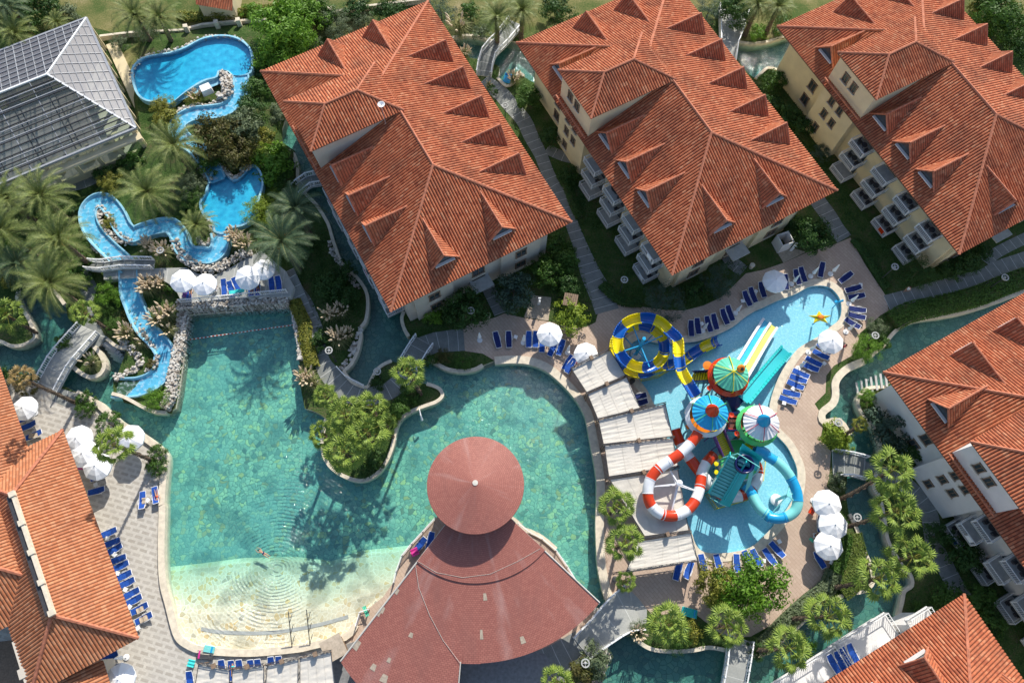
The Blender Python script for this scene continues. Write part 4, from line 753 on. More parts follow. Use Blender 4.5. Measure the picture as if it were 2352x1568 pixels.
# pavilions / boxes
m=MB(); 
for dx,dy,sx,sy in ((0,-.8,1.7,.1),(0,.8,1.7,.1),(-.8,0,.1,1.6),(.8,0,.1,1.6)): m.box((dx,dy,1.1),(sx,sy,2.2),0)
o=ob('changing_booth',m,'white_wall',label='open topped pale changing booth beside the round bushes',cat='booth'); o.location=W(*T(3,1,150,650),0); o.rotation_euler.z=.35
m=MB(); m.poly([[W(*p,.035) for p in TL(3,1,'120,690 200,650 370,700 180,790')]]); m.poly([[W(*p,.035) for p in TL(2,1,'70,1060 230,1080 205,1275 0,1245')]]); ob('shower_pad',m,'wood_pale',kind='structure')
for x,y,l in ((3,0,'shower'),):
    pass
for c,r,x,y,l in ((2,1,125,1140,'white shower panel standing on the grey pad by the bright bush'),(3,1,240,690,'white shower panel beside the changing booth')):
    m=MB(); m.box((0,0,1.1),(.35,.12,2.2)); m.tube([(0,-.06,2.1),(0,-.4,2.15)],.03,6); m.lathe((0,-.42,2.08),[(.1,0),(.1,.04)],10); o=ob('outdoor_shower',m,'white_paint',label=l,cat='shower',group='outdoor showers'); o.location=W(*T(c,r,x,y),0)
root=empty('wood_roofed_post','square brown slatted board on a post over the bright green bush','sign board',W(*T(2,1,390,1100),2.6)-V((0,0,2.6))); m=MB()
for i in range(7): m.box((-.75+.25*i,0,2.6),(.22,1.7,.06),0)
ob('board',m,'wood',root); m=MB(); m.box((0,0,1.3),(.12,.12,2.5)); ob('post',m,'wood',root); root.rotation_euler.z=-.2
# ================= WATER PLAYGROUND =================
def w22(x,y,z): return W(*T(2,2,x,y),z)
def flume(name,label,path,r,mats,seg,closed=True,group='water slides',parent=None,k=5,rim=None,sup=True,opena=(.10,.90)):
    "tube or open half pipe made of coloured segments"
    P=smooth(path,k); L=len(P); c=V((P[0].x,P[0].y,0)); root=empty(name,label,'water slide',c,0,group) if not parent else parent
    if parent: c=V((0,0,0))
    dist=[0]
    for a,b_ in zip(P,P[1:]): dist.append(dist[-1]+(b_-a).length)
    n=18; mbs={}
    def ring(i):
        d=(P[min(i+1,L-1)]-P[max(i-1,0)]).normalized(); x=d.cross(V((0,0,1))).normalized(); y=x.cross(d)
        if closed: A=[2*PI*j/n for j in range(n+1)]
        else: A=[PI+PI*opena[0]*-1+(PI+2*PI*opena[0])*j/n for j in range(n+1)]
        return [P[i]-c+(x*math.cos(a)+y*math.sin(a))*r for a in A]
    rg=[ring(i) for i in range(L)]
    for i in range(L-1):
        s=int((dist[i]+dist[i+1])/2/seg); m=mbs.setdefault(s,MB()); A,B_=rg[i],rg[i+1]; 
        m.add(A+B_,[(j,j+1,n+1+j+1,n+1+j) for j in range(n)])
        if not closed:       # outer skin and rim give it thickness
            A2=[p+(p-(P[i]-c)).normalized()*.07 for p in A]; B2=[p+(p-(P[i+1]-c)).normalized()*.07 for p in B_]
            m.add(A2+B2,[(j,n+1+j,n+1+j+1,j+1) for j in range(n)]); 
            for e in (0,n): m.add([A[e],B_[e],B2[e],A2[e]],[(0,1,2,3)]); m.tube([A[e],B_[e]],.055,6)
    for s,m in mbs.items(): ob('flume_segment',m,mats[s%len(mats)],root,smooth=True)
    m=MB(); s0=-1
    for i in range(L-1):
        s=int(dist[i]/seg)
        if s!=s0: s0=s; m.tube([rg[i][j]*1 for j in range(n+1)],.045,5) 
    ob('joint_flanges',m,mats[0] if rim is None else rim,root,kind='stuff')
    return root
# yellow and blue open coil
c1=w22(990,45,4.4); rr=2.95; path=[w22(1440,490,6.2),w22(1385,400,6.0),w22(1315,270,5.7),w22(1295,150,5.5),w22(1285,20,5.3)]
th0=math.atan2((w22(1250,-60,5.2)-c1).y,(w22(1250,-60,5.2)-c1).x)
N=26
for i in range(N+1):
    a=th0+2*PI*1.82*i/N; z=5.15-3.9*i/N; rad=rr if i>3 else rr+ .15*(3-i)
    path.append(V((c1.x+rad*math.cos(a),c1.y+rad*math.sin(a),z)))
path+=[w22(1300,215,.9),w22(1430,130,.55),w22(1540,70,.35),w22(1640,30,.25)]
S1=flume('water_slide','yellow and blue open spiral water slide coiling beside the canvas awnings',path,.62,['gel_blue','gel_yellow'],1.85,False,rim='gel_yellow',opena=(0.06,0))
m=MB(); o_=c1-V((S1.location.x,S1.location.y,0)); m.tube([V((o_.x,o_.y,-.6)),V((o_.x,o_.y,5.8))],.22,10)
for a in (.4,1.9,3.5,5.0):
    for z,rz in ((4.3,0),(2.2,.4)): m.bar(V((o_.x,o_.y,z-1.0)),V((o_.x+rr*math.cos(a+rz),o_.y+rr*math.sin(a+rz),z-.7)),.12)
ob('support_column',m,'gel_cyan',S1); m=MB(); m.lathe((o_.x,o_.y,-.6),[(.7,0),(.7,.5),(.4,.62),(0,.65)],20); ob('column_base',m,'gel_white',S1)
# red and white closed tubes
S2=flume('water_slide','red and white closed tube water slide making a loop over the awnings',[w22(1460,800,5.2),w22(1430,850,5.1),w22(1370,920,5.0),w22(1300,985,4.9),w22(1210,1045,4.7),w22(1120,1110,4.5),w22(1060,1190,4.3),w22(1038,1290,4.1),w22(1050,1380,3.9),w22(1105,1455,3.7),w22(1190,1495,3.5),w22(1290,1490,3.3),w22(1385,1435,3.1),w22(1445,1350,2.9),w22(1475,1250,2.7),w22(1490,1150,2.5),w22(1525,1060,2.3),w22(1590,985,2.1)],.62,['gel_red','gel_white'],1.55,rim='gel_white')
flume('water_slide','lower red and white tube slide crossing under the red white loop',[w22(1262,775,1.9),w22(1290,850,1.8),w22(1350,960,1.7),w22(1420,1060,1.6),w22(1500,1160,1.4),w22(1590,1270,1.2),w22(1700,1335,1.1),w22(1810,1330,1.0),w22(1900,1280,.9),w22(1955,1190,.8),w22(1950,1090,.7),w22(1900,1010,.6)],.66,['gel_red','gel_white'],1.9,rim='gel_white')
o2=S2.location; c2=w22(1285,1235,3.6)-o2; m=MB(); m.tube([V((c2.x,c2.y,-.6)),V((c2.x,c2.y,4.6))],.2,10)
for x,y,z in ((1225,1120,4.0),(1060,1255,3.9),(1230,1490,3.2),(1470,1300,2.6)): e=w22(x,y,z)-o2; m.bar(V((c2.x,c2.y,4.2)),e,.14); m.bar(V((c2.x,c2.y,3.2)),e,.1)
m.lathe((c2.x,c2.y,4.5),[(.35,0),(.35,.3),(.1,.4),(0,.4)],12); ob('support_column',m,'gel_white',S2)
# turquoise tube
def w32(x,y,z): return W(*T(3,2,x,y),z)
S3=flume('water_slide','turquoise and blue closed tube water slide curving along the right pool edge',[w22(1935,935,4.0),w22(2010,965,3.9),w32(50,1000,3.8),w32(120,1045,3.7),w32(190,1110,3.6),w32(245,1190,3.4),w32(285,1280,3.2),w32(300,1370,3.0),w32(280,1450,2.8),w32(220,1500,2.6),w32(140,1520,2.4),w32(60,1510,2.2),w22(2060,1500,2.1),w22(1990,1450,1.9),w22(1940,1380,1.7),w22(1900,1300,1.5),w22(1850,1240,1.4)],.60,['gel_cyan','gel_mint'],2.6,rim='gel_cyan')
o3=S3.location; c3=w32(190,1335,2.6)-o3; m=MB(); m.tube([V((c3.x,c3.y,-.6)),V((c3.x,c3.y,3.8))],.18,10)
for x,y,z in ((330,1420,2.8),(60,1500,2.2),(240,1180,3.2),(290,1300,3.1)): m.bar(V((c3.x,c3.y,3.5)),w32(x,y,z)-o3,.12)
ob('support_column',m,'gel_mint',S3); m=MB(); m.lathe((c3.x,c3.y,-.6),[(.7,0),(.7,.45),(.5,.55),(0,.6)],20); ob('column_base',m,'gel_white',S3)
# straight slides
gloss('lane_yellow',(.72,.74,.16)); gloss('lane_blue',(.05,.45,.66))
def straight(label,A,B_,w_,lanes,side,zdip=.5):
    root=empty('racing_slide',label,'water slide',V((A.x,A.y,0)),0,'water slides'); P=[A,A.lerp(B_,.3)-V((0,0,.15)),A.lerp(B_,.6)-V((0,0,zdip)),A.lerp(B_,.85)-V((0,0,zdip*.9)),B_]; P=smooth([p-root.location for p in P],5)
    d=(B_-A); d.z=0; d.normalize(); nn=V((-d.y,d.x,0)); k=len(lanes); lw=(w_-.12)/k
    for j,mt in enumerate(lanes): off=nn*((j+.5)*lw-w_/2+.06); m=MB(); m.ribbon([p+off for p in P],lw-.3,.06); ob('lane',m,mt,root)
    m=MB()
    for j in range(k+1):
        off=nn*(j*lw-w_/2+.06)
        for a,b_ in zip(P,P[1:]): m.bar(a+off+V((0,0,.14)),b_+off+V((0,0,.10)),.32,.36)
    ob('lane_wall',m,side,root); m=MB()
    for t in (3,8,13): p=P[t]; m.tube([V((p.x,p.y,-.6)),p-V((0,0,.1))],.08,8)
    ob('support_post',m,side,root); return root
straight('straight white racing slide with one blue and one yellow lane',w22(1790,330,4.4),W(*T(2,1,2060,1300),.15),2.1,['lane_yellow','lane_blue'],'gel_white')
straight('straight translucent turquoise slide beside the white racing slide',w22(1840,530,3.4),w32(200,110,.15),1.5,['slide_glass'],'gel_teal')
# towers
def tower(label,x,y,cz_,c_can,c_rib,c_sw,c_skirt,c_deck,swirl=True,pz=3.6,sk=None):
    C_=w22(x,y,cz_); root=empty('play_tower',label,'play tower',V((C_.x,C_.y,0)),0,'canopied play towers'); h=cz_
    m=MB(); n=48; prof=[(0,0.1),(.9,-.28),(2.05,-.95)]; vs=[]
    for r_,z in prof:
        for i in range(n): a=2*PI*i/n; vs.append(V((r_*math.cos(a),r_*math.sin(a),h+z+(.05*math.cos(a*24) if r_>1.5 else 0)-.06*abs(math.sin(a*3))*r_/2)))
    m.add(vs,[(k_*n+i,k_*n+(i+1)%n,(k_+1)*n+(i+1)%n,(k_+1)*n+i)[::-1] for k_ in range(2) for i in range(n)]); ob('canopy',m,c_can,root)
    m=MB()
    for i in range(6): a=2*PI*i/6+.52; e=V((2.2*math.cos(a),2.2*math.sin(a),h-.93)); m.tube([(0,0,h+.16),V((e.x*.45,e.y*.45,h-.18)),e],.05,6); m.tube([e,V((1.75*math.cos(a),1.75*math.sin(a),pz))],.05,6)
    ob('canopy_frame',m,c_rib,root)
    if swirl:
        m=MB(); vs=[]; pr=[]
        for i in range(15): t=i/14; rr_=.72*(1-t)**.8; pr+=[(rr_+.06,t*1.7),(rr_-.02,t*1.7+.07)]
        pr.append((0,1.75)); m.lathe((0,0,h-.1),pr,20); ob('swirl_finial',m,c_sw,root,smooth=True)
    m=MB(); m.lathe((0,0,0),[(2.1,pz-.15),(2.15,pz)],24); m.lathe((0,0,0),[(.0,pz),(2.1,pz+.001)],24)
    ob('platform',m,c_deck,root)
    m=MB(); m.lathe((0,0,0),[(2.0,pz+1.35),(2.45,pz+.9)],28,cap=False); m.lathe((0,0,0),[(2.44,pz+.88),(1.99,pz+1.33)],28,cap=False); ob('skirt',m,c_skirt,root)
    m=MB()
    for i in range(16):
        a=2*PI*i/16; m.box((2.12*math.cos(a),2.12*math.sin(a),pz+.4),(.1,.72,.75),a)
    ob('parapet_panel',m,'gel_purple',root,kind='stuff'); m=MB()
    for i in range(6): a=2*PI*i/6+.52; m.tube([(1.7*math.cos(a),1.7*math.sin(a),-.6),(1.7*math.cos(a),1.7*math.sin(a),pz-.1)],.12,8)
    ob('leg',m,'gel_navy',root,kind='stuff'); 
    m=MB()
    for i in range(7):
        a=i*.9; m.box((2.25*math.cos(a),2.25*math.sin(a),pz-.05),(.12,.5,.55),a)
    ob('fruit_panel',m,'gel_orange',root,kind='stuff')
    return root
t1=tower('play tower under a pale green canopy with yellow ribs and red skirt',1755,290,6.6,'gel_seagreen','gel_yellow','gel_red','gel_red','gel_brown',False)
t2=tower('play tower under a blue canopy with a red swirl on top',1580,615,7.4,'gel_cyan','gel_green','gel_red','gel_white','gel_orange')
t3=tower('play tower under a white canopy with a blue swirl on top',2012,700,7.0,'gel_white','gel_magenta','gel_cyan','gel_green','gel_green')
m=MB(); m.lathe((0,0,0),[(0,.14),(.45,.1),(.62,-.04),(.3,-.1)],12); hat=ob('hat_ornament',m,'gel_orange',t1); hat.location=(.95,.35,6.6); hat.rotation_euler=(.5,.6,0); hat.scale=(1.2,.8,1)
m=MB(); m.lathe((0,0,.1),[(.0,.08),(.25,.06)],10); e=ob('hat_band',m,'hair',hat)
# decks, stairs and big turquoise launch stair
def quadbox(nm,pts,zs,th,mat,parent,off):
    P=[w22(x,y,z)-off for (x,y),z in zip(pts,zs)]; Q=[p-V((0,0,th)) for p in P]; m=MB(); m.add(P+Q,[(3,2,1,0),(4,5,6,7),(0,1,5,4),(1,2,6,5),(2,3,7,6),(3,0,4,7)]); return ob(nm,m,mat,parent)
rt=empty('play_deck','brown play deck with purple edging between the blue and white towers','play deck',w22(1760,720,0))
o_=rt.location.copy(); quadbox('deck',[(1690,650),(1835,655),(1832,790),(1700,785)],[3.7]*4,.2,'gel_brown',rt,o_)
m=MB(); P=[w22(x,y,3.7)-o_ for x,y in ((1690,645),(1838,650),(1835,795),(1695,790))]
m.rail(P[:2],.8,.2,.09,.05); m.rail(P[2:],.8,.2,.09,.05); ob('railing',m,'gel_navy',rt); m=MB()
for p in P: m.tube([V((p.x,p.y,-4+3.4)),V((p.x,p.y,3.6))],.1,8)
ob('leg',m,'gel_navy',rt,kind='stuff'); m=MB(); Q=[w22(x,y,3.8)-o_ for x,y in ((1712,668),(1822,672),(1820,775),(1716,770))]
for a,b_ in zip(Q,Q[1:]+Q[:1]): m.bar(a,b_,.09,.15)
ob('net_frame',m,'gel_red',rt)
def stair(label,A,B_,w_,n,c_step,c_side,name='play_stair',grp=None):
    root=empty(name,label,'stairs',V((A.x,A.y,0)),0,grp); A=A-root.location; B_=B_-root.location; d=(B_-A); d.z=0; L=d.length; d.normalize(); nn=V((-d.y,d.x,0)); rz=math.atan2(d.y,d.x)
    m=MB()
    for i in range(n): p=A.lerp(B_,(i+.5)/n); m.box(p,(L/n*.6,w_-.1,.12),rz); m.box(p+d*L/n*.4-V((0,0,.12)),(.05,w_-.1,.22),rz)
    ob('step',m,c_step,root,kind='stuff'); m=MB(); m.bar(A-V((0,0,.32)),B_-V((0,0,.32)),w_-.15,.06); ob('stair_soffit',m,c_side,root); m=MB()
    for s in (1,-1): m.bar(A+nn*s*w_/2+V((0,0,.3)),B_+nn*s*w_/2+V((0,0,.3)),.12,.85)
    ob('side_panel',m,c_side,root); m=MB()
    for s in (1,-1):
        for t in (.1,.55,.92): p=A.lerp(B_,t)+nn*s*(w_/2-.15); m.tube([V((p.x,p.y,-.6)),p-V((0,0,.1))],.08,7)
    ob('leg',m,c_side,root,kind='stuff'); return root
stair('yellow stair with dark railings climbing from the pool to the green tower',w22(1585,335,3.5),w22(1410,345,1.2),1.35,8,'gel_yellow','gel_navy',grp='yellow play stairs'); stair('long yellow stair with purple side panel below the blue tower',w22(1610,770,3.7),w22(1700,985,2.3),1.35,13,'gel_yellow','gel_purple',grp='yellow play stairs')
stair('short yellow stair hanging below the white tower',w22(1930,830,3.3),w22(1880,930,2.3),1.5,6,'gel_yellow','gel_green',grp='yellow play stairs')
LP=stair('big turquoise launch stair with slatted steps rising to a dark blue bowl',w22(1790,1010,6.2),w22(1610,1330,2.6),1.9,13,'gel_mint','gel_teal','launch_stair')
o_=LP.location.copy(); quadbox('ramp_panel',[(1800,1110),(1870,1150),(1725,1425),(1640,1390)],[5.8,5.8,2.4,2.4],.12,'gel_teal',LP,o_); quadbox('launch_platform',[(1815,920),(1985,1010),(1950,1120),(1790,1040)],[6.0]*4,.2,'gel_teal',LP,o_)
quadbox('back_panel',[(1830,890),(2003,1008),(1985,1040),(1812,945)],[7.1,7.1,6.1,6.1],.1,'gel_teal',LP,o_); quadbox('side_wing',[(1890,1130),(1940,1050),(1900,1240),(1850,1310)],[5.9,6.9,4.2,3.2],.1,'gel_mint',LP,o_)
m=MB(); bc=w22(1853,1062,6.7)-o_; m.lathe(bc,[(1.0,0),(.95,.02),(.75,-.7),(.3,-1.1),(0,-1.15)],24,cap=False); ob('launch_bowl',m,'gel_navy',LP,smooth=True); m=MB(); m.lathe(bc,[(.5,-1.3),(1.02,-.75),(1.06,0.02),(.99,.03)],24,cap=False); m.bar(bc+V((-.6,.25,.05)),bc+V((.5,-.3,.05)),.05); ob('bowl_rim',m,'gel_navy',LP,smooth=True)
m=MB(); P=[w22(x,y,z)-o_ for x,y,z in ((1670,1010,5.6),(1790,975,7.0),(1975,1090,7.0),(1960,1130,6.0))]; m.tube(P,.05,6); 
for p in P: m.tube([p,V((p.x,p.y,3))],.045,6)
P=[w22(x,y,z)-o_ for x,y,z in ((1560,1345,3.2),(1650,1400,3.2),(1700,1420,3.2))]; m.tube(P,.05,6); ob('handrail',m,'gel_mint',LP)
root=empty('round_platform','green round lower platform under the turquoise launch stair','play deck',w22(1760,1080,0)+V((0,0,0))); m=MB(); m.lathe((0,.35,0),[(2.3,2.0),(2.35,2.25),(0,2.26)],28); ob('deck',m,'gel_green',root); m=MB(); m.lathe((0,.35,0),[(2.0,.8),(2.5,1.4),(2.5,1.9),(2.2,2.0)],28); ob('body',m,'gel_white',root); m=MB(); m.lathe((0,.35,0),[(1.2,-.6),(1.2,.9)],16); ob('leg',m,'gel_teal',root)
for i,(x,y) in enumerate(((1605,1065),(1605,1135),(1640,1010))):
    m=MB(); m.lathe((0,0,0),[(.02,0),(.25,.3),(.28,.34),(0,.36)],10); m.tube([(0,0,0),(.3,-.3,-1.2)],.03,5); o=ob('tipping_cup',m,'gel_yellow',label=('upper','middle','lower')[(1,2,0)[i]]+' one of three small yellow tipping cups by the green platform',cat='water toy',group='yellow tipping cups'); o.location=w22(x,y,2.2)
# yellow fence in the water, toys
for lb,pts in (('yellow low fence around the lower platform in the pool',(w22(1520,1300,.1),w22(1610,1440,.1),w22(1860,1370,.1),w22(1990,1210,.1),w22(2010,1040,.1))),('yellow mesh fence around the foot of the spiral slide',(w22(770,150,.3),w22(850,320,.3),w22(980,365,.3),w22(1130,330,.3),w22(1260,250,.3)))):
    c=pts[0].copy(); m=MB(); m.rail([p-c for p in pts],.7,.16,.05,.03,-.6); o=ob('mesh_fence',m,'gel_yellow',label=lb,cat='fence'); o.location=c
m=MB()
vs=[];C_=[]
for i in range(10): a=2*PI*i/10+.3; r_=1.15 if i%2==0 else .5; vs.append(V((r_*math.cos(a),r_*.85*math.sin(a),0)))
m.add(vs+[V((0,0,.42)),V((0,0,-.25))],[(i,(i+1)%10,10) for i in range(10)]+[((i+1)%10,i,11) for i in range(10)]); o=ob('starfish_float',m,'gel_yellow',label='yellow starfish figure standing above the shallow end of the pool',cat='water toy'); o.location=W(*T(3,1,485,1250),2.0); o.scale=(1.35,.95,1)
m=MB(); m.lathe((0,0,.3),[(.35,0),(.25,.12),(0,.16)],10); ob('face',m,'gel_orange',o); m=MB(); m.tube([(0,0,-.2),(0,0,-2.4)],.08,6); ob('post',m,'gel_cyan',o)
m=MB(); m.tube([(0,0,-.6),(0,0,1.3)],.07,6); m.tube([(-.4,0,1.0),(0,0,1.35),(.45,.1,1.5),(.6,.1,1.2)],[.05,.12,.16,.05],7); m.box((-.3,.1,1.2),(.4,.3,.08),.5); o=ob('water_spout_toy',m,'gel_cyan',label='small blue spouting creature toy near the top edge of the pool',cat='water toy'); o.location=W(*T(3,1,608,1150),0)
m=MB(); m.lathe((0,0,0),[(.05,0),(.55,.06),(.6,.1),(.05,.14)],14); m.tube([(0,0,0),(0,0,-3)],.06,6); o=ob('spray_disc',m,'gel_orange',label='orange round spray disc on a post between the slides',cat='water toy'); o.location=w22(1538,243,2.6)
for x,y,lb in ((1545,435,'left of the pink deck'),(1805,470,'right of the pink deck'),(1775,815,'below the brown deck'),(1730,660,'at the corner of the brown deck')):
    m=MB(); m.lathe((0,0,0),[(.12,0),(.3,.4),(.32,.45),(0,.3)],8); m.box((.15,0,.2),(.12,.5,.3)); o=ob('water_cannon',m,'gel_red',label='small red water cannon '+lb,cat='water toy',group='red water cannons'); o.location=w22(x,y,4.2)
rt=empty('play_deck','pink patterned lower deck below the green canopy tower','play deck',w22(1640,430,0)); o_=rt.location.copy(); quadbox('deck',[(1580,420),(1610,385),(1740,450),(1680,530),(1600,490)][:4],[3.4]*4,.25,'gel_orange',rt,o_); quadbox('net',[(1590,425),(1612,400),(1720,452),(1672,515)],[3.46]*4,.04,'pink',rt,o_); m=MB(); P=[w22(x,y,3.4)-o_ for x,y in ((1585,420),(1740,450),(1680,530))]
for p in P: m.tube([V((p.x,p.y,-.6)),V((p.x,p.y,3.3))],.12,7)
ob('leg',m,'gel_navy',rt,kind='stuff'); m=MB(); m.rail([P[1],P[2],w22(1600,485,3.4)-o_],.8,.2,.09,.05); ob('railing',m,'gel_navy',rt)
rt=empty('splash_hood','dark navy hood and blue chute between green and white towers','play deck',w22(1760,540,0)); o_=rt.location.copy(); quadbox('hood',[(1690,500),(1790,470),(1850,520),(1760,640)],[3.6,3.6,3.0,3.0],.3,'gel_navy',rt,o_); m=MB(); P=smooth([w22(x,y,z)-o_ for x,y,z in ((1900,560,2.0),(1850,600,2.4),(1790,640,2.8))],4); m.tube(P,.62,14); ob('tube',m,'gel_mint',rt); m=MB(); 
for x,y in ((1700,520),(1800,500),(1760,620)): p=w22(x,y,2.8)-o_; m.tube([V((p.x,p.y,-.6)),p],.12,7)
ob('leg',m,'gel_navy',rt,kind='stuff')
# ================= AWNINGS =================
def beam(A,B_,m):
    d=(B_-A); L=d.length; dn=d.normalized(); s=V((-dn.y,dn.x,0))*.11
    for q in (s,-s,V((0,0,.2))): m.bar(A+q,B_+q,.055)
    n=int(L/.6)
    for i in range(n): a=A.lerp(B_,i/n); b_=A.lerp(B_,(i+1)/n); m.bar(a+(s if i%2 else -s),b_+(-s if i%2 else s),.05); m.bar(a+s,a+V((0,0,.25)),.04)
def awning(label,Q,z,beams,grp,nw=5):
    P=[W(x,y,z) for x,y in Q]; root=empty('canvas_awning',label,'awning',V((P[0].x,P[0].y,0)),0,grp); o_=root.location.copy(); P=[p-o_ for p in P]; m=MB(); nu,nv=34,34; vs=[]; wf=[R.uniform(0,6) for _ in range(5)]
    for i in range(nu+1):
        for j in range(nv+1):
            u_,v_=i/nu,j/nv; p=P[0].lerp(P[1],u_).lerp(P[3].lerp(P[2],u_),v_)
            sag=-.16*math.sin(PI*v_)+.04*math.sin(PI*v_)*math.sin(v_*30+wf[0]+2.5*math.sin(u_*4+wf[1]))*(.5+.5*math.sin(u_*7+wf[2]))+.022*math.sin(v_*57+u_*6+wf[3])*math.sin(u_*9+wf[4]); p=p+V((0,0,sag*(.9)+.01*abs(math.sin(PI*u_*4)))); vs.append(p)
    m.add(vs,[(i*(nv+1)+j,i*(nv+1)+j+1,(i+1)*(nv+1)+j+1,(i+1)*(nv+1)+j)[::-1] for i in range(nu) for j in range(nv)]); ob('canvas',m,'canvas',root,smooth=True)
    m=MB()
    for t in (.25,.5,.75):
        a=P[0].lerp(P[1],t); b_=P[3].lerp(P[2],t); m.tube([a.lerp(b_,k/6)+V((0,0,-.13*math.sin(PI*k/6)+.03)) for k in range(7)],.012,4)
    ob('seam',m,'canvas',root); m=MB()
    for a,b_ in beams: beam(W(*a,z+.12)-o_,W(*b_,z+.12)-o_,m)
    m.bar(P[0],P[3],.06); m.bar(P[1],P[2],.06); ob('truss',m,'dark_steel',root); m=MB()
    for p in P: m.tube([V((p.x,p.y,0)),p+V((0,0,.1))],.06,7)
    ob('post',m,'wood',root); m=MB()
    for a,b_ in beams[:1]: p=(W(*a,z+.3)+W(*b_,z+.3))/2-o_; m.box(p+V((0,0,.15)),(.4,.5,.4),.4)
    ob('winch_box',m,'wood',root)
    return root
t2_=lambda *a:[T(2,2,a[i],a[i+1]) for i in range(0,len(a),2)]; t3_=lambda *a:[T(2,3,a[i],a[i+1]) for i in range(0,len(a),2)]
G='canvas awnings between the pools'
awning('topmost canvas awning, touching the umbrella beside the yellow blue slide',t2_(400,270,722,112,850,318,525,462),3.,[t2_(390,265,735,92)],G)
awning('second canvas awning from the top, loungers peeking out at its right',t2_(535,482,862,338,972,590,620,685),3.,[t2_(520,472,865,320)],G)
awning('wide canvas awning in the middle, just above the one the red tube crosses',t2_(625,700,1185,562,1245,828,667,895),3.,[t2_(610,692,1190,552)],G)
awning('wide canvas awning whose lower right corner the red white tube crosses',t2_(675,912,1250,848,1290,1075,712,1165),3.,[t2_(660,903,1262,836)],G)
awning('canvas awning lying in the shadow of the red white slide loop',t2_(720,1195,1290,1110)+t3_(1380,285,1010,335),2.8,[t2_(700,1180,1305,1088)],G)
awning('lowest canvas awning of the row, partly under a fan palm',t3_(955,385,1400,312,1455,540,850,648),3.,[t3_(1000,352,1405,296),t3_(740,652,1465,540)],G)
G2='canvas awnings at the bottom edge'
awning('left canvas awning at the bottom edge below the beach',[(456,1524),(527,1537),(527,1625),(440,1625)],3.,[((456,1522),(527,1535))],G2)
awning('second canvas awning at the bottom edge',[(533,1537),(606,1527),(606,1625),(533,1625)],3.,[((530,1535),(606,1525))],G2)
awning('third canvas awning at the bottom edge',[(614,1528),(685,1512),(684,1625),(606,1625)],3.,[((610,1526),(685,1510))],G2)
awning('canvas awning at the bottom edge next to the wooden kiosk',[(689,1511),(760,1496),(776,1625),(689,1625)],3.,[((686,1509),(762,1494))],G2)
# ================= PLANTS =================
def leafcard(m,p,s,nrm=None,asp=.55):
    a=V((R.gauss(0,1),R.gauss(0,1),R.gauss(0,.6))).normalized(); n_=(nrm if nrm is not None else V((0,0,1)))+V((R.gauss(0,.5),R.gauss(0,.5),R.gauss(0,.4))); n_.normalize(); x=(a-a.dot(n_)*n_).normalized(); y=n_.cross(x)*asp
    m.add([p-x*s,p-y*s*.7+x*s*.1,p+x*s,p+y*s*.7+x*s*.1],[(0,1,2,3)])
def crown(seed,ncl,nl,ls,rx=1,rz=.8,cs=.34,z0=.75,inner=.3,asp=.55,ball=False):
    "foliage crown of unit radius made of leaf clumps"
    global R; old=R; R=random.Random(seed); m=MB(); k=0
    while k<ncl:
        u_=V((R.gauss(0,1),R.gauss(0,1),R.gauss(0,1))).normalized()
        if u_.z<-.35: continue
        rad=(R.uniform(.62,.98) if R.random()>inner else R.uniform(.2,.62)) if not ball else .86; c=V((u_.x*rad*rx,u_.y*rad*rx,z0+u_.z*rad*rz)); q=cs*R.uniform(.6,1.25) if not ball else cs
        for _ in range(nl):
            d=V((R.gauss(0,1),R.gauss(0,1),R.gauss(0,1))).normalized(); p=c+V((d.x,d.y,d.z*.75))*q*R.uniform(.5,1.); leafcard(m,p,ls*R.uniform(.7,1.3),(d+u_*.5),asp)
        k+=1
    R=old; return m
def trunkmb(h,r0,r1,lean=(0,0),n=7,limbs=0,lh=.5,lr=.5):
    m=MB(); pts=[V((lean[0]*t*t,lean[1]*t*t,h*t)) for t in (0,.25,.5,.75,1)]; m.tube(pts,[r0*1.25,r0,r0*.8+r1*.2,(r0+r1)/2,r1],n)
    for i in range(limbs):
        a=2*PI*i/limbs+.4; b_=pts[3]; m.tube([b_,b_+V((math.cos(a)*lr*.5,math.sin(a)*lr*.5,lh*.6)),b_+V((math.cos(a)*lr,math.sin(a)*lr,lh))],[r1,r1*.6,r1*.25],5)
    return m
CR={}
def crownmesh(kind,var,mat):
    k=(kind,var,mat)
    if k not in CR:
        sp={'ball':dict(ncl=60,nl=34,ls=.075,cs=.17,ball=True,inner=0,rz=.85),'bush':dict(ncl=40,nl=46,ls=.085,cs=.30),'tree':dict(ncl=64,nl=52,ls=.062,cs=.24,rz=.7),'box':dict(ncl=46,nl=40,ls=.08,cs=.24,rz=.8,inner=.1),'fine':dict(ncl=70,nl=60,ls=.05,cs=.22,rz=.95,asp=.3),'spiky':dict(ncl=60,nl=44,ls=.10,cs=.2,asp=.16)}[kind]
        CR[k]=mesh('crown',crown(hash((kind,var))%9999 if False else sum(map(ord,kind))*7+var*31,**sp),mat)
    return CR[k]
TK=mesh('trunk',trunkmb(1.,.06,.03,limbs=5,lh=.35,lr=.45),'bark')
_v=[0]
def shrub(c,r,x,y,rad,label,mat='leaf_dark',kind='bush',zb=0,sq=1.,cat='shrub',name='shrub',trunk=True,group=None,ht=None):
    px=T(c,r,x,y) if c is not None else (x,y); top=zb+(ht or rad*1.3)*.75; p=W(*px,top); _v[0]+=1
    root=empty(name,label,cat,(p.x,p.y,zb),R.uniform(0,6.28),group); s=V((rad*R.uniform(.95,1.05),rad*sq,(ht or rad*1.35)/1.55)); o=link('crown',crownmesh(kind,_v[0]%3,mat),root); o.scale=s
    if trunk: t=link('trunk',TK,root); t.scale=(rad*.7,rad*.7,(ht or rad*1.35)*.6)
    return root
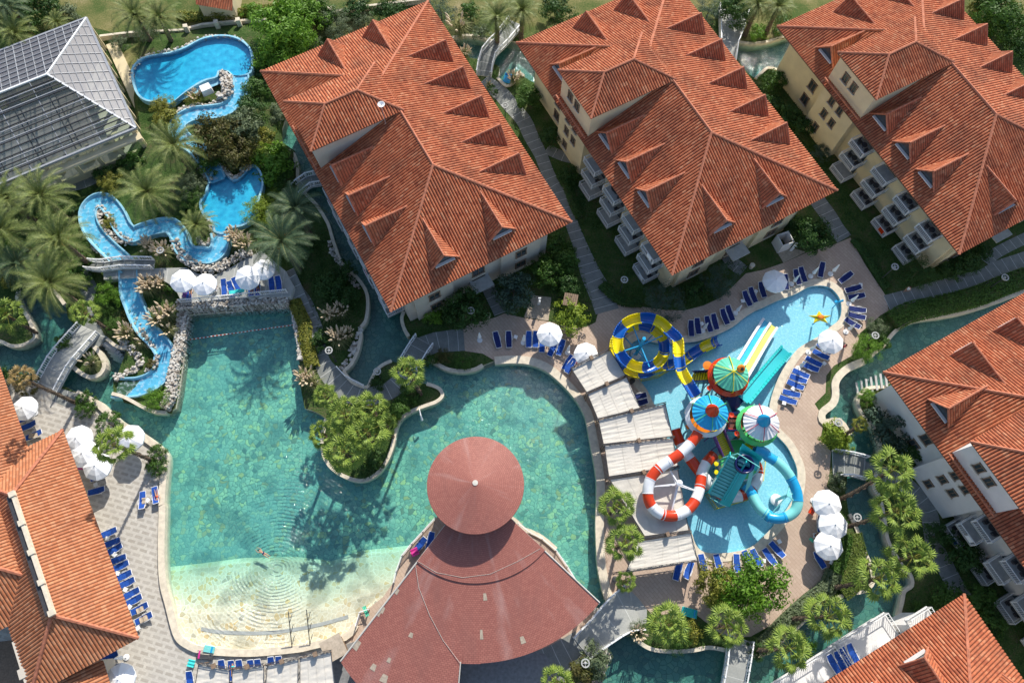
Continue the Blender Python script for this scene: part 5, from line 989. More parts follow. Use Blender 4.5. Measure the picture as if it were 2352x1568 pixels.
SH=[ # tile c,r,x,y, radius, label, material, kind
(1,0,1925,750,1.0,'small clipped ball shrub where the path leaves the top footbridge','leaf_dark','ball'),
(2,0,45,790,2.1,'upper round bush against the beige wall left of the middle block','leaf_mid','bush'),(2,0,240,1130,1.9,'dark round bush on the path below the first block window','leaf_dark','bush'),(2,0,380,1450,1.5,'dark bush left of the first balcony of the middle block','leaf_dark','bush'),
(2,0,2100,650,1.9,'green bush beside the top canal at the top right block corner','leaf_mid','bush'),(2,0,2080,860,1.8,'lower dark bush between middle and right blocks','leaf_dark','bush'),(3,0,230,950,2.3,'large dark bush at the shaded corner of the right hotel block','leaf_dark','bush'),(3,0,340,1040,1.8,'dark shrub beside the small grey landing of the right block','leaf_dark','bush'),(3,0,500,1270,1.5,'feathery shrub under the first balcony of the right block','leaf_grey','spiky'),
(1,1,1700,1150,3.1,'big dark tree by the lower wall of the first hotel block','leaf_dark','tree'),(1,1,1430,1215,1.4,'small brighter bush at the first block corner','leaf_fresh','bush'),(1,1,2110,1000,3.0,'dark twiggy tree between the two entry paths','leaf_grey','tree'),
(2,1,400,1225,2.6,'bright lime bush at the tip of the planted wedge by the terrace','leaf_lime','bush'),(2,1,180,830,2.4,'mid green tree in the planted wedge left of the shaded path','leaf_mid','tree'),(2,1,350,760,2.2,'dense green shrub in the middle of the planted wedge','leaf_mid','bush'),(2,1,360,960,1.9,'low shrub just above the wooden board','leaf_dark','bush'),(2,1,260,620,1.8,'shrub at the narrow top of the planted wedge','leaf_mid','bush'),
(2,1,1180,1100,2.75,'large round grey green bush at the lower corner of the middle block','leaf_grey','fine'),(2,1,1650,920,2.45,'round grey green bush right of the larger one by the terrace','leaf_grey','fine'),(2,1,1440,1020,1.7,'low dark shrub between the two grey green bushes','leaf_dark','bush'),
(3,1,450,540,2.9,'big dark bush with red flowers beside the changing booth','leaf_dark','tree'),(3,1,300,480,1.8,'dark shrub under the right tip of the middle block roof','leaf_dark','bush'),(3,1,1330,850,2.5,'round dark bush below the last balcony of the right block','leaf_dark','fine'),(3,1,1760,760,2.0,'dark shrub under the lower eave tip of the right block','leaf_dark','bush'),(3,1,1600,840,1.8,'dark shrub between path and right block','leaf_dark','bush'),(3,1,1870,700,1.3,'small shrub by the path fork at the right','leaf_dark','bush'),
(3,1,965,1340,1.6,'bushy golden shrub where the brown terrace meets the canal','leaf_olive','spiky'),(3,1,900,1490,2.0,'bright green reed like bush beside the ring lamp at the canal bend','leaf_fresh','spiky'),(3,1,1010,1450,1.2,'small green shrub right of the reed bush','leaf_mid','bush'),
(3,2,620,800,2.0,'bright yellow green bush beside the leaning yellow palm','leaf_lime','bush'),(3,2,690,880,1.4,'lower lime bush above the right footbridge','leaf_lime','bush'),(3,2,1080,760,2.8,'big grey green bush at the corner of the right edge block','leaf_grey','bush'),(3,2,1270,960,1.8,'dark shrub right of the footbridge under the eaves','leaf_dark','bush'),(3,2,900,500,1.3,'low bright grass patch inside the curved planter by the steps','leaf_fresh','spiky'),(3,2,640,1210,1.3,'small round shrub below the right footbridge','leaf_olive','bush'),
(2,3,1990,740,3.6,'large bright green tree at the right of the lower terrace','leaf_fresh','tree'),(2,3,1820,830,3.2,'middle part of the green trees on the lower terrace, slightly lower','leaf_fresh','tree'),(2,3,1640,730,2.6,'yellowish loose tree at the left of the green tree group','leaf_gold','tree'),(2,3,1640,870,1.6,'yellow green shrub under the loose tree','leaf_lime','bush'),
(0,2,705,520,1.3,'upper of two clipped cube shrubs at the leaning trunk','leaf_mid','box'),(0,2,700,600,1.25,'lower of two clipped cube shrubs at the leaning trunk','leaf_mid','box'),(0,2,895,720,1.7,'round clipped shrub on the plaza edge with brown centre','leaf_mid','ball'),(0,2,1310,975,1.3,'clipped shrub right of the plaza fan palm, upper one','leaf_mid','box'),(0,2,1300,1085,1.3,'clipped shrub right of the plaza fan palm, lower one','leaf_mid','box'),(0,2,210,390,1.5,'brownish round shrub under the drooping palm','leaf_rust','ball'),(0,2,30,330,1.4,'green shrub at the left edge above the wing roof','leaf_mid','bush'),
(0,2,1290,505,1.7,'fresh green juniper in the white planter at the slide end','leaf_fresh','spiky'),(0,1,910,1030,2.0,'green juniper left of the straight blue slide','leaf_fresh','spiky'),(0,1,880,1150,1.3,'small dark shrub below the juniper','leaf_mid','spiky'),(0,1,510,1450,1.2,'low shrub at the small curved curb by the left footbridge','leaf_mid','bush'),
(1,0,150,180,4.0,'large bright feathery tree at the top beside the first roof','leaf_fresh','tree'),(1,0,80,400,2.8,'lower bright feathery tree beside the upper blue pool','leaf_fresh','tree'),(1,0,360,90,2.6,'bright feathery tree closest to the top edge','leaf_fresh','tree'),(1,0,330,310,2.2,'bright foliage reaching over the first roof edge','leaf_fresh','tree'),
(1,0,610,150,2.1,'grey olive tree, largest of those above the first roof','leaf_olive','fine'),(1,0,850,150,1.5,'small olive tree just above the first dormers','leaf_olive','fine'),(1,0,650,265,1.7,'olive tree nearest the eave of the first roof','leaf_olive','fine'),(1,0,430,350,1.6,'olive tree between bright trees and the first roof','leaf_olive','fine'),(1,0,480,30,1.5,'olive tree at the top edge behind the feathery trees','leaf_olive','fine'),(1,0,1500,80,2.0,'dark olive tree right of the first roof apex','leaf_grey','fine'),
(2,0,1560,60,1.9,'dark tree at the top edge right of the middle roof','leaf_grey','fine'),(3,0,1840,90,1.6,'yellowish bush at the right roof above the hillside trees','leaf_gold','bush'),(3,0,2010,60,3.4,'dark green tree in the upper right corner','leaf_mid','tree'),(3,0,2150,180,3.0,'second dark tree in the upper right corner','leaf_mid','tree'),(3,0,2170,380,2.4,'third dark tree touching the right edge near the top','leaf_dark','tree'),(3,0,1930,-60,2.6,'tree crown cut by the top edge at right','leaf_dark','tree'),
(0,0,1780,1100,3.1,'brownish green tree between the blue channel and the first roof','leaf_rust','tree'),(0,0,2000,1020,2.4,'olive brown tree right of the winding channel','leaf_olive','tree'),(0,0,1960,1260,2.4,'rusty shrub mass above the middle blue pool','leaf_rust','tree'),(0,0,2120,1280,1.6,'yellow green bush above the middle blue pool','leaf_lime','bush'),(0,0,1350,870,1.7,'yellow green bush beside the white box pool spit','leaf_gold','spiky'),(0,0,1390,980,1.6,'lower yellow green bush by the winding channel','leaf_gold','bush'),(0,0,1620,820,1.3,'grassy tuft right beside the white box','leaf_gold','spiky'),(0,0,2080,900,1.9,'dark bush in the bend right of the upper pool','leaf_dark','bush'),(0,0,2120,720,1.5,'shrub along the right rim of the upper pool','leaf_mid','bush'),(0,0,1750,1330,1.8,'leafy shrub left of the middle pool inlet','leaf_mid','bush'),
(1,0,70,1340,2.6,'dense green shrub on the canal bank left of the first block','leaf_fresh','bush'),(1,0,170,1480,1.5,'dark shrub below the dense green one on the canal bank','leaf_mid','bush'),(1,0,10,1130,1.6,'yellow shrub on the bank above the middle pool','leaf_gold','bush'),(0,1,2155,330,1.9,'bright yellow bamboo clump right of the middle pool','leaf_lime','spiky'),(1,1,60,300,2.0,'tallest yellow bamboo clump above the big date palm','leaf_lime','spiky'),(1,1,40,420,1.8,'lower yellow bamboo clump beside the date palm','leaf_lime','spiky'),(1,1,100,130,1.4,'small green bush at the foot of the little footbridge','leaf_mid','bush'),
(0,1,900,110,1.6,'lime shrub below the glass hall','leaf_gold','spiky'),(0,1,1580,130,1.9,'olive shrub between two date palms near the channel','leaf_olive','spiky'),(0,1,1600,230,1.5,'grassy shrub left of the middle pool','leaf_mid','spiky'),(0,1,900,440,1.0,'golden tuft inside the rocky hairpin','leaf_gold','spiky'),(0,1,700,640,1.5,'shrub at the left bend of the blue slide','leaf_mid','bush'),(0,1,1440,980,1.3,'round green shrub left of the umbrella deck','leaf_mid','ball'),(0,1,60,760,2.0,'deep green shrub at the left edge among date palms','leaf_mid','bush'),(0,1,40,900,1.8,'lime shrub at the left edge under date palms','leaf_gold','bush'),(0,1,650,800,1.6,'low shrub between date palms and west walkway','leaf_mid','bush'),(0,1,1070,1210,1.0,'dry brown shrub left of the lower slide','leaf_rust','bush'),(0,2,1260,230,.8,'rusty low shrub on the rocky slide spit','leaf_rust','bush'),
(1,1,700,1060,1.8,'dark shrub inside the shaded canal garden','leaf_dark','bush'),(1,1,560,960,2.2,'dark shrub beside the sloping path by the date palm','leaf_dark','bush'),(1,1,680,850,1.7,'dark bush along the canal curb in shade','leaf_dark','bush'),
(1,2,1150,430,.1,'',None,None),(1,2,1230,470,1.4,'green shrub at the foot of the spit palm','leaf_mid','bush'),(1,2,1130,600,1.5,'dark shrub on the neck of the palm island','leaf_mid','bush'),(1,2,1110,680,.8,'small lime shrub on the right side of the palm island','leaf_lime','bush'),(1,2,970,370,1.1,'dark shrub on the strip between canal and path','leaf_dark','bush'),(1,2,1520,160,1.2,'brownish shrub in the planting above the pool wall','leaf_rust','spiky'),(1,2,1680,200,1.3,'mid green shrub in the planting above the pool wall','leaf_mid','spiky'),(1,2,1400,190,.9,'small shrub at the left of that planting','leaf_mid','bush'),(1,2,850,1100,1.3,'dark low shrub on the lower tip of the palm island','leaf_dark','bush'),(1,2,950,1000,1.5,'dark shrub at the right of the palm island','leaf_dark','bush'),
(2,3,1280,1180,2.0,'leafy shrub mass under the left lower terrace palm','leaf_mid','spiky'),(2,3,1400,1140,1.5,'rust tinged shrub between the two lower terrace palms','leaf_gold','bush'),(2,3,960,1110,1.1,'pale dry shrub beside the slab bridge end','leaf_olive','spiky'),(2,3,600,1380,1.9,'olive shrub on the slope below the slab bridge','leaf_olive','bush'),(2,3,480,1480,1.8,'shrub cut by the bottom edge left of the canal','leaf_rust','bush'),(2,3,1960,1290,1.2,'dark shrub right of the bottom footbridge','leaf_dark','bush'),
(3,3,1350,980,1.2,'small green shrub below the dark curb near the lower right roof','leaf_mid','bush'),(3,3,1560,870,1.9,'dark green bush left of the lower right roof tip','leaf_mid','bush'),(3,3,1830,880,2.2,'dark green bush right of the lower right roof tip','leaf_mid','bush'),(3,3,1930,1080,2.0,'green bush along the right eave of the lower right roof','leaf_mid','bush'),(3,3,1720,500,2.3,'dark bush under the balconies of the right edge block','leaf_dark','bush'),(3,3,1500,330,1.9,'dark bush beside the palms and balconies','leaf_dark','bush'),(3,3,380,1270,1.3,'light shrub beside the lowest right fan palm','leaf_fresh','bush')]
SH+=[(None,0,x,y,r_,l,mt,k) for x,y,r_,l,mt,k in [(15,15,3.6,'dark tree in the very upper left corner','leaf_dark','tree'),(85,8,2.6,'dark tree next to the upper left corner tree','leaf_dark','tree'),(150,25,1.5,'small bush on the dry lawn behind the hall','leaf_olive','bush'),(505,15,1.6,'shrub growing over the garden wall beside the tiled roof','leaf_gold','bush'),(580,22,1.5,'yellow green shrub on the garden wall','leaf_fresh','bush'),(660,12,2.6,'bright tree cut by the top edge behind the garden wall','leaf_fresh','tree'),(735,22,2.0,'tree at the top edge left of the olive trees','leaf_mid','tree'),(820,12,2.0,'dark shrub at the top edge over the wall pillars','leaf_dark','bush'),(900,18,2.1,'dark tree at the top edge near the first roof','leaf_dark','tree'),(1080,20,1.6,'dark shrub at the top right of the first roof apex','leaf_mid','bush'),(1105,70,1.3,'low shrub on the bank above the first top canal','leaf_olive','bush'),(1280,15,2.2,'dark tree at the top between first and middle roofs','leaf_dark','tree'),(1325,50,1.5,'small shrub just above the middle roof eave','leaf_mid','bush'),(1700,10,2.6,'dark tree above the pale top footbridge','leaf_dark','tree'),(1745,70,1.3,'shrub under the palms by the second top canal','leaf_fresh','bush'),(1800,55,1.8,'shrub between top palms and the right roof','leaf_mid','bush'),(330,70,1.6,'dry shrub at the foot of the top date palms','leaf_olive','spiky'),(270,95,1.2,'tuft beside the glass hall corner','leaf_olive','spiky'),(600,150,1.9,'dark shrub between the upper pool and the first roof','leaf_dark','bush'),(625,200,1.8,'green shrub against the first roof edge','leaf_mid','bush'),(640,255,1.6,'shrub left of the canal head at the first roof','leaf_olive','bush'),(405,205,1.0,'small tuft on the pool spit below the crate','leaf_gold','spiky'),(420,300,1.6,'shrub between the big date palm and the channel','leaf_mid','bush'),(500,365,1.6,'shrub just above the middle blue pool lip','leaf_olive','bush'),(455,365,1.3,'tuft right of the narrow blue channel','leaf_gold','spiky'),(300,370,1.7,'shrub in front of the glass hall wall','leaf_mid','bush'),(240,400,1.5,'shrub between hall and the left date palm','leaf_dark','bush'),(365,500,1.4,'shrub left of the rock ring palm','leaf_mid','spiky'),(455,480,1.3,'small shrub above the rock ring palm','leaf_fresh','bush'),(620,540,1.7,'shrub between bamboo and the shaded date palm','leaf_mid','bush'),(590,575,1.4,'olive shrub at the right end of the rock wall','leaf_olive','bush'),(180,640,1.6,'shrub along the west walkway','leaf_mid','bush'),(60,640,2.2,'dark shrub under the left edge date palms','leaf_dark','bush'),(130,480,2.0,'shrub hidden between the left date palms','leaf_dark','bush'),(20,590,2.0,'green shrub at the left edge between palms','leaf_fresh','bush'),(255,745,1.3,'shrub on the bank above the small stepped pool','leaf_mid','spiky'),(700,560,1.8,'dark shrub in the shade of the canal garden top','leaf_dark','bush'),(770,650,1.9,'dark shrub in the middle of the canal garden','leaf_dark','bush'),(735,780,1.4,'dark shrub between pampas clumps in the canal garden','leaf_dark','bush')]]
for s in SH:
    if s[4]<.5: continue
    tall=s[7]=='tree'
    lift=1.3 if (s[0] in(0,) and s[1]==0) or (s[0]==0 and s[1]==1 and s[3]<600 and s[2]>650) else 0
    if s[0]==1 and s[1]<2 and s[2]<200 and s[1]==0: lift=0
    vx=s[2] if s[0] is None else T(s[0],s[1],s[2],s[3])[0]; vy=s[3] if s[0] is None else T(s[0],s[1],s[2],s[3])[1]
    shrub(s[0],s[1],s[2],s[3],s[4]*(1.22 if vx<650 and vy<620 or vy<90 else 1),s[5],s[6],s[7],zb=lift,cat='tree' if tall else 'shrub',name='leafy_tree' if tall else 'shrub',ht=s[4]*(1.7 if tall else 1.3))
# red flowers on the big bush
# hedges
leafm('grass_strip',(.07,.14,.02),(.24,.29,.06))
def hedge(label,pts,w_,h,mat,n,cat='hedge',ls=.16):
    P=smooth(WL(pts),3); c=P[0].copy(); m=MB(); tot=sum((b_-a).length for a,b_ in zip(P,P[1:]))
    for a,b_ in zip(P,P[1:]):
        d=(b_-a); L=d.length; d.normalize(); nn=V((-d.y,d.x,0))
        for _ in range(int(n*L/tot)):
            t=R.random(); o_=R.uniform(-1,1); top=h*(1-.35*o_*o_); k=R.random(); z=top*R.uniform(.8,1.08) if k<.7 else R.uniform(.1,top); oo=o_ if k<.7 else math.copysign(1,o_)
            leafcard(m,a.lerp(b_,t)+nn*oo*w_/2+V((0,0,z))-c,ls*R.uniform(.7,1.3),V((0,0,1))+nn*oo*.8)
    core=MB(); core.ribbon([p-c+V((0,0,h*.72)) for p in P],w_*.8,h*.7); root=empty('hedge',label,cat,c); ob('foliage',m,mat,root); ob('hedge_core',core,'garden_soil',root); return root
hedge('yellow green hedge along the right side of the deep green pool',TL(1,1,'280,1120 320,1220 370,1330')+TL(1,2,'360,0 400,130 430,260'),1.6,.9,'leaf_gold',2600)
hedge('long dark hedge between the right path and the canal',[(2045,742),(2080,722),(2140,708),(2190,697),(2250,680),(2310,655),(2400,625)],2.6,1.1,'leaf_mid',5200)
hedge('hedge at the lower right terrace edge down to the bottom footbridge',TL(3,3,'590,640 540,760 440,850 330,940 200,1060 90,1170')+[(1745,1487)],1.8,.9,'leaf_olive',3600)
hedge('sunlit grass hedge strip between lower umbrellas and canal',TL(3,3,'730,320 760,450 790,560 740,700 640,790'),2.6,.6,'grass_strip',4600,ls=.11); hedge('darker clipped hedge beside the three white umbrellas',TL(3,3,'690,330 660,500 600,650'),1.3,.95,'leaf_mid',1600)
hedge('shrubby hedge left of the upper blue pool wall, below the pillars',TL(0,0,'1500,150 1650,160 1800,140')+TL(1,0,'-200,100 0,110 180,60 300,40')[:0]+[(545,38),(600,30)],1.5,1.,'leaf_gold',1500)
hedge('clipped hedge along the east side of the shaded path',TL(2,1,'300,60 370,180 420,320 470,420'),1.2,.8,'leaf_dark',900); hedge('dark hedge bordering the lawn below the balconies of the right block',TL(3,1,'760,600 860,720 950,860 1040,1010'),1.1,.7,'leaf_dark',1300); hedge('hedge along the terrace edge below the middle block',TL(2,1,'650,980 760,1080 850,1120 980,1130'),1.3,.9,'leaf_dark',1000); hedge('reddish hedge above the garden wall at the top',[(505,42),(600,28),(690,12)],1.1,1.1,'leaf_gold',900)
# pampas grass
def pampasm(sd,plumes,mat):
    global R; old=R; R=random.Random(sd); m=MB()
    for i in range(260):
        a=R.random()*2*PI; e=R.uniform(.15,1.25); L=R.uniform(.8,1.5); d=V((math.cos(a),math.sin(a),0)); s=V((-d.y,d.x,0))*.022; P=[d*.1,d*(L*.4*e)+V((0,0,L*.75)),d*(L*.95*e)+V((0,0,L*.75-.45*e))]
        m.add([P[0]-s,P[0]+s,P[1]+s,P[1]-s,P[2]],[(0,1,2,3),(3,2,4)])
    q=MB()
    for i in range(plumes):
        a=R.random()*2*PI; e=R.uniform(.1,.8); d=V((math.cos(a)*e,math.sin(a)*e,0)); b_=d+V((0,0,1.3)); dr=(d*.5+V((0,0,.5))).normalized(); q.tube([b_,b_+dr*.18,b_+dr*.42,b_+dr*.65],[.02,.10,.09,.01],6)
        q.tube([V((0,0,.2)),b_],.012,3)
    R=old; return mesh('blades',m,mat),mesh('plumes',q,'plume')
PM=[pampasm(3,34,'reed'),pampasm(4,26,'reed'),pampasm(5,9,'reed')]
for i,(x,y,s,v_,l) in enumerate([(*T(0,1,1230,640),1.15,0,'pampas grass with grey plumes in the slide bend, left one'),(*T(0,1,1350,690),1.25,0,'pampas grass behind the ring lamp in the slide bend'),(*T(0,1,1230,980),1.35,0,'big golden pampas grass right of the lower blue slide'),(*T(0,1,1330,950),1.1,0,'pampas grass nearest the left umbrella'),(*T(0,1,1390,1190),1.35,0,'lower pampas grass with white plumes beside the cobble wall'),(*T(0,1,1300,1250),1.2,1,'pampas clump between lower slide and cobble wall'),(*T(0,1,1400,1340),1.1,2,'green reed clump lowest beside the cobble wall'),(*T(0,1,1040,1370),1.2,1,'pale pampas left of the lower slide above the steps'),(*T(0,1,1180,1440),1.0,2,'reed clump at the rock border above the small pool'),(*T(0,2,760,210),1.15,2,'golden grass in the round white planter'),
    (*T(1,1,560,1210),1.2,0,'upper pampas grass by the curved path in the canal garden'),(*T(1,1,660,1180),1.0,1,'pampas grass with grey plumes beside the upper one'),(*T(1,1,630,1410),1.35,0,'largest pampas grass beside the ring lamp path'),(*T(1,1,710,1380),.9,1,'small pampas right of the largest one'),(*T(1,2,360,330),1.3,0,'pampas grass at the end of the yellow hedge by the pool'),(*T(1,2,430,380),1.1,2,'reed clump beside the pool edge pampas'),
    (*T(1,0,1650,200),1.9,2,'big pale reed tuft right of the first roof apex'),(*T(1,0,2110,640),1.0,1,'pampas by the blue pedalo at the top canal'),(*T(1,0,1700,430),.9,1,'pampas at the top canal beside the first roof'),(*T(0,1,1960,560),1.2,0,'cream pampas right of the slide bend'),(*T(0,1,2040,620),1.2,1,'yellowish grass clump behind the umbrellas'),(*T(0,0,1640,800),.9,1,'small pampas on the pool spit'),(*T(2,3,960,1150),.9,1,'dry pampas at the slab bridge corner'),(*T(1,0,1900,700),.6,2,'tiny reed tuft by the clipped ball')]):
    zb=1.4 if (x<660 and y<620 and x>300 and y>120) else (.5 if x<420 and y<760 else 0); p=W(x,y,zb+1.2*s); root=empty('pampas_grass',l,'ornamental grass',(p.x,p.y,zb),i*1.1,'pampas grass clumps'); root.scale=(s,s,s); b_,q_=PM[v_]; link('blades',b_,root); link('plumes',q_,root)
# palms
def fanpalm(sd,nf=24,dry=0):
    global R; old=R; R=random.Random(sd); m=MB(); q=MB()
    for i in range(nf):
        a=i*2.4+R.uniform(-.2,.2); el=1.35-2.0*(i/nf)+R.uniform(-.1,.1); L=R.uniform(1.05,1.6)*(.7 if i<4 else 1); d=V((math.cos(a)*math.cos(el),math.sin(a)*math.cos(el),math.sin(el))); side=V((-math.sin(a),math.cos(a),0)); up=side.cross(d)*-1
        if up.z<0: up=-up
        o_=d*.12; h=o_+d*L-V((0,0,.12*L)); q.bar(o_,h,.04,.03); nb=15; br=R.uniform(.78,.98); dd=(d-V((0,0,.22))).normalized()
        tips=[]; tw=R.uniform(-.3,.3); s2=(side*math.cos(tw)+up*math.sin(tw))
        for j in range(nb):
            th=-1.9+3.8*j/(nb-1); r_=br*(1-.25*abs(th)/1.9)*R.uniform(.92,1.05); dr=dd*math.cos(th)+s2*math.sin(th); fold=up*(.07 if j%2 else -.05); mid=h+dr*r_*.62+fold-V((0,0,.05)); tip=h+dr*r_*1.08-V((0,0,.08+.3*R.random()))+fold*.3; tips.append((mid,tip))
        for j in range(nb-1):
            (m0,t0_),(m1,t1_)=tips[j],tips[j+1]; m.add([h,m0,m1],[(0,1,2)]); mm_=(m0+m1)/2; m.add([m0,mm_,t0_.lerp(m0,.0)],[(0,1,2)]); m.add([mm_,m1,t1_],[(0,1,2)])
    R=old; return m,q
FP=[]
for sd in (11,12,13):
    m,q=fanpalm(sd); FP.append((mesh('fronds',m,'palm_fan'),mesh('stalks',q,'leaf_gold')))
def datepalm(sd,nf=42):
    global R; old=R; R=random.Random(sd); m=MB(); q=MB()
    for i in range(nf):
        a=i*2.4+R.uniform(-.15,.15); el=1.3-1.75*(i/nf)+R.uniform(-.1,.1); L=R.uniform(3.0,3.9)*(.8 if i<8 else 1); P=[]
        for k in range(9): t=k/8; e2=el-1.35*t*t; P.append((P[-1] if P else V((0,0,0)))+(V((math.cos(a)*math.cos(e2),math.sin(a)*math.cos(e2),math.sin(e2)))*(L/8) if k else V((0,0,0))))
        q.tube(P,[.045,.04,.035,.03,.03,.025,.02,.015,.01],3,False); side=V((-math.sin(a),math.cos(a),0)); ns=30
        for k in range(3,ns):
            t=k/ns*8; b_=P[int(t)].lerp(P[min(8,int(t)+1)],t-int(t)); d=(P[min(8,int(t)+1)]-P[int(t)]).normalized(); up=side.cross(d); up=-up if up.z<0 else up; ll=.52*math.sin(PI*min(1,(k/ns)*.85+.15))**.6+.08
            for s in (1,-1): dr=(side*s*.8+d*.62+up*.28+V((0,0,R.uniform(-.15,.1)))).normalized(); w_=d*.035; m.add([b_-w_,b_+w_,b_+dr*ll-V((0,0,.05))],[(0,1,2)])
    R=old; return m,q
DP=[]
for sd in (21,22,23):
    m,q=datepalm(sd); DP.append((mesh('fronds',m,'palm_date'),mesh('stalks',q,'reed')))
m=MB()
for i in range(6):
    a=i*1.05
    for k in range(22): p=V((math.cos(a)*R.uniform(.45,.85),math.sin(a)*R.uniform(.45,.85),R.uniform(-.2,.15))); m.lathe(p,[(.0,-.05),(.05,0),(0,.05)],4)
DF=mesh('date_bunches',m,'date_fruit')
def palmtrunk(h,r0,r1,lean):
    m=MB(); n=8; k=int(h/.3); pts=[];rs=[]
    for i in range(k+1):
        t=i/k; pts.append(V((lean.x*t**1.3,lean.y*t**1.3,h*t))); rs.append((r0+(r1-r0)*min(1,t*1.6))*(1.12 if i%2 else .92)*(1.25 if i==0 else 1))
    m.tube(pts,rs,n)
    for i in range(2,k,1):
        for j in range(4): a=i*1.3+j*PI/2; p=pts[i]; d=V((math.cos(a),math.sin(a),.6)); s=V((-math.sin(a),math.cos(a),0))*.09; b_=p+V((d.x,d.y,0))*rs[i]*.9; m.add([b_-s,b_+s,b_+d*.16],[(0,1,2)])
    return m
_p=[0]
def palm(kind,px,z,rad,label,base=None,mats=None,fruit=False,zb=0,group=None):
    top=W(*px,z); b_=W(*base,zb) if base else V((top.x,top.y,zb)); _p[0]+=1; root=empty('palm_tree',label,'palm tree',b_,0,group or ('fan palms' if kind=='f' else 'date palms')); lean=top-b_; h=z-zb
    ob('trunk',palmtrunk(h,.22 if kind=='f' else .36,.15 if kind=='f' else .27,V((lean.x,lean.y,0))),'bark',root)
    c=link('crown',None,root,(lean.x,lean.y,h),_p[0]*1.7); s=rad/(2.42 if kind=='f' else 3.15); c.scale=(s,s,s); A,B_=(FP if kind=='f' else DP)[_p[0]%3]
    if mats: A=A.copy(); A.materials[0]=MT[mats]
    link('fronds',A,c); link('stalks',B_,c)
    if fruit: link('date_bunches',DF,c)
    return root
for a in [(T(3,2,1090,1110),12.6,2.75,'fan palm right of the right footbridge, topmost of the right hand palm row',(1928,1147)),(T(3,3,1130,130),12.2,2.75,'fan palm with dark leaning trunk right of the ring lamp',(1939,1211)),(T(3,3,1260,510),11.8,2.6,'fan palm closest to the balconies of the right edge block',(1990,1303)),(T(3,3,990,690),11.4,2.6,'fan palm over the sunlit hedge strip and canal',(1914,1349)),(T(3,3,560,1010),10.5,2.6,'fan palm over the lower canal left of the white terraces',(1816,1420)),(T(3,3,240,1280),10.5,2.4,'fan palm left of the terrace with blue loungers',(1734,1492)),
    (T(2,3,1215,1080),6,2.55,'left fan palm of the lower terrace planting',None),(T(2,3,1700,1100),6.5,2.5,'fan palm above the bottom footbridge',None),(T(2,3,850,390),6.5,2.3,'fan palm overlapping the lowest canvas awning',None),(T(2,3,775,90),6.5,2.35,'fan palm overlapping the shadowed canvas awning at the lagoon edge',None),(T(2,3,850,720),4.,1.35,'small fan palm at the slab bridge end',None),(T(2,3,280,1570),6,1.9,'fan palm cut by the bottom edge',None),
    (T(1,2,1220,290),9.5,2.2,'single fan palm on the bare soil spit of the lagoon',T(1,2,1330,480)),(T(1,2,530,490),4,1.7,'small fan palm where the hedge meets the palm island',None),(T(1,2,690,640),7.5,2.3,'upper left fan palm of the lagoon island clump',None),(T(1,2,915,590),7.5,2.3,'topmost fan palm of the lagoon island clump',None),(T(1,2,510,810),5.5,1.9,'leftmost fan palm of the island clump, leaning over water',None),(T(1,2,880,800),8,2.5,'central fan palm of the lagoon island clump',None),(T(1,2,690,960),7.5,2.6,'lowest fan palm of the lagoon island clump',None),(T(1,2,1040,740),6,1.6,'right small fan palm of the lagoon island clump',None),(T(1,2,780,760),6.5,1.9,'hidden middle fan palm of the island clump, half covered',None),
    (T(0,1,60,1230),6,2.4,'bright fan palm in the curbed bed at the left edge',None),(T(0,1,710,1210),6,1.9,'bright fan palm beside the west walkway',None),(T(0,2,950,900),9.5,2.3,'fan palm over the plaza umbrella with long leaning trunk',(354,1059))]:
    palm('f',*a)
palm('f',T(0,2,170,340),11.,1.6,'drooping brown palm crown with long bare trunk over the left bridge end',(178,927),'palm_dry'); palm('f',T(3,2,820,735),5.2,1.1,'small yellowing palm leaning over the right canal',(1931,1004),'leaf_gold')
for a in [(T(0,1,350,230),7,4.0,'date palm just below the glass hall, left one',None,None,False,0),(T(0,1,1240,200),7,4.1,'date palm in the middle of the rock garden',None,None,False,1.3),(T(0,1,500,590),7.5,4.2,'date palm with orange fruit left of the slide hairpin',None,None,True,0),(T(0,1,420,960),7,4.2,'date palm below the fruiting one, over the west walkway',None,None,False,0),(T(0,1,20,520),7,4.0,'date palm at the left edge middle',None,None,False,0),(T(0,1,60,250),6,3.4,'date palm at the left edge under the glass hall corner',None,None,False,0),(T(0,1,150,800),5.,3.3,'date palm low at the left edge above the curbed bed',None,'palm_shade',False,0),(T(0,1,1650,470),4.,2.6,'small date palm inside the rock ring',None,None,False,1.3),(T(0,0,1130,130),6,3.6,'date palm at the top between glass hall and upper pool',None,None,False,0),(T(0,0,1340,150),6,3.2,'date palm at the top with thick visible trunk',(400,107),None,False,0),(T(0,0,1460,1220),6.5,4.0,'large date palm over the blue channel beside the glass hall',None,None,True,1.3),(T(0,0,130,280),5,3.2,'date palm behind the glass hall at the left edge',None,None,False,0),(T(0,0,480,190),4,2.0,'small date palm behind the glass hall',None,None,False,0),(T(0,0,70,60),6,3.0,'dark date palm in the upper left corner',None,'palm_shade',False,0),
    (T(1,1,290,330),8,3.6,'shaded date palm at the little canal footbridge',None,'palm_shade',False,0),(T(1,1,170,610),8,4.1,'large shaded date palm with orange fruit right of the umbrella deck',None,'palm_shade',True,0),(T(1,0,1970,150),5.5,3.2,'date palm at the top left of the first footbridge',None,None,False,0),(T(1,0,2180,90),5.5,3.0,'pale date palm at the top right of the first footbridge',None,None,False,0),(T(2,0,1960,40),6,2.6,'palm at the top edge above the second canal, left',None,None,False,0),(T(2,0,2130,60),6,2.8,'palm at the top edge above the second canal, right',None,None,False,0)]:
    palm('d',*a)
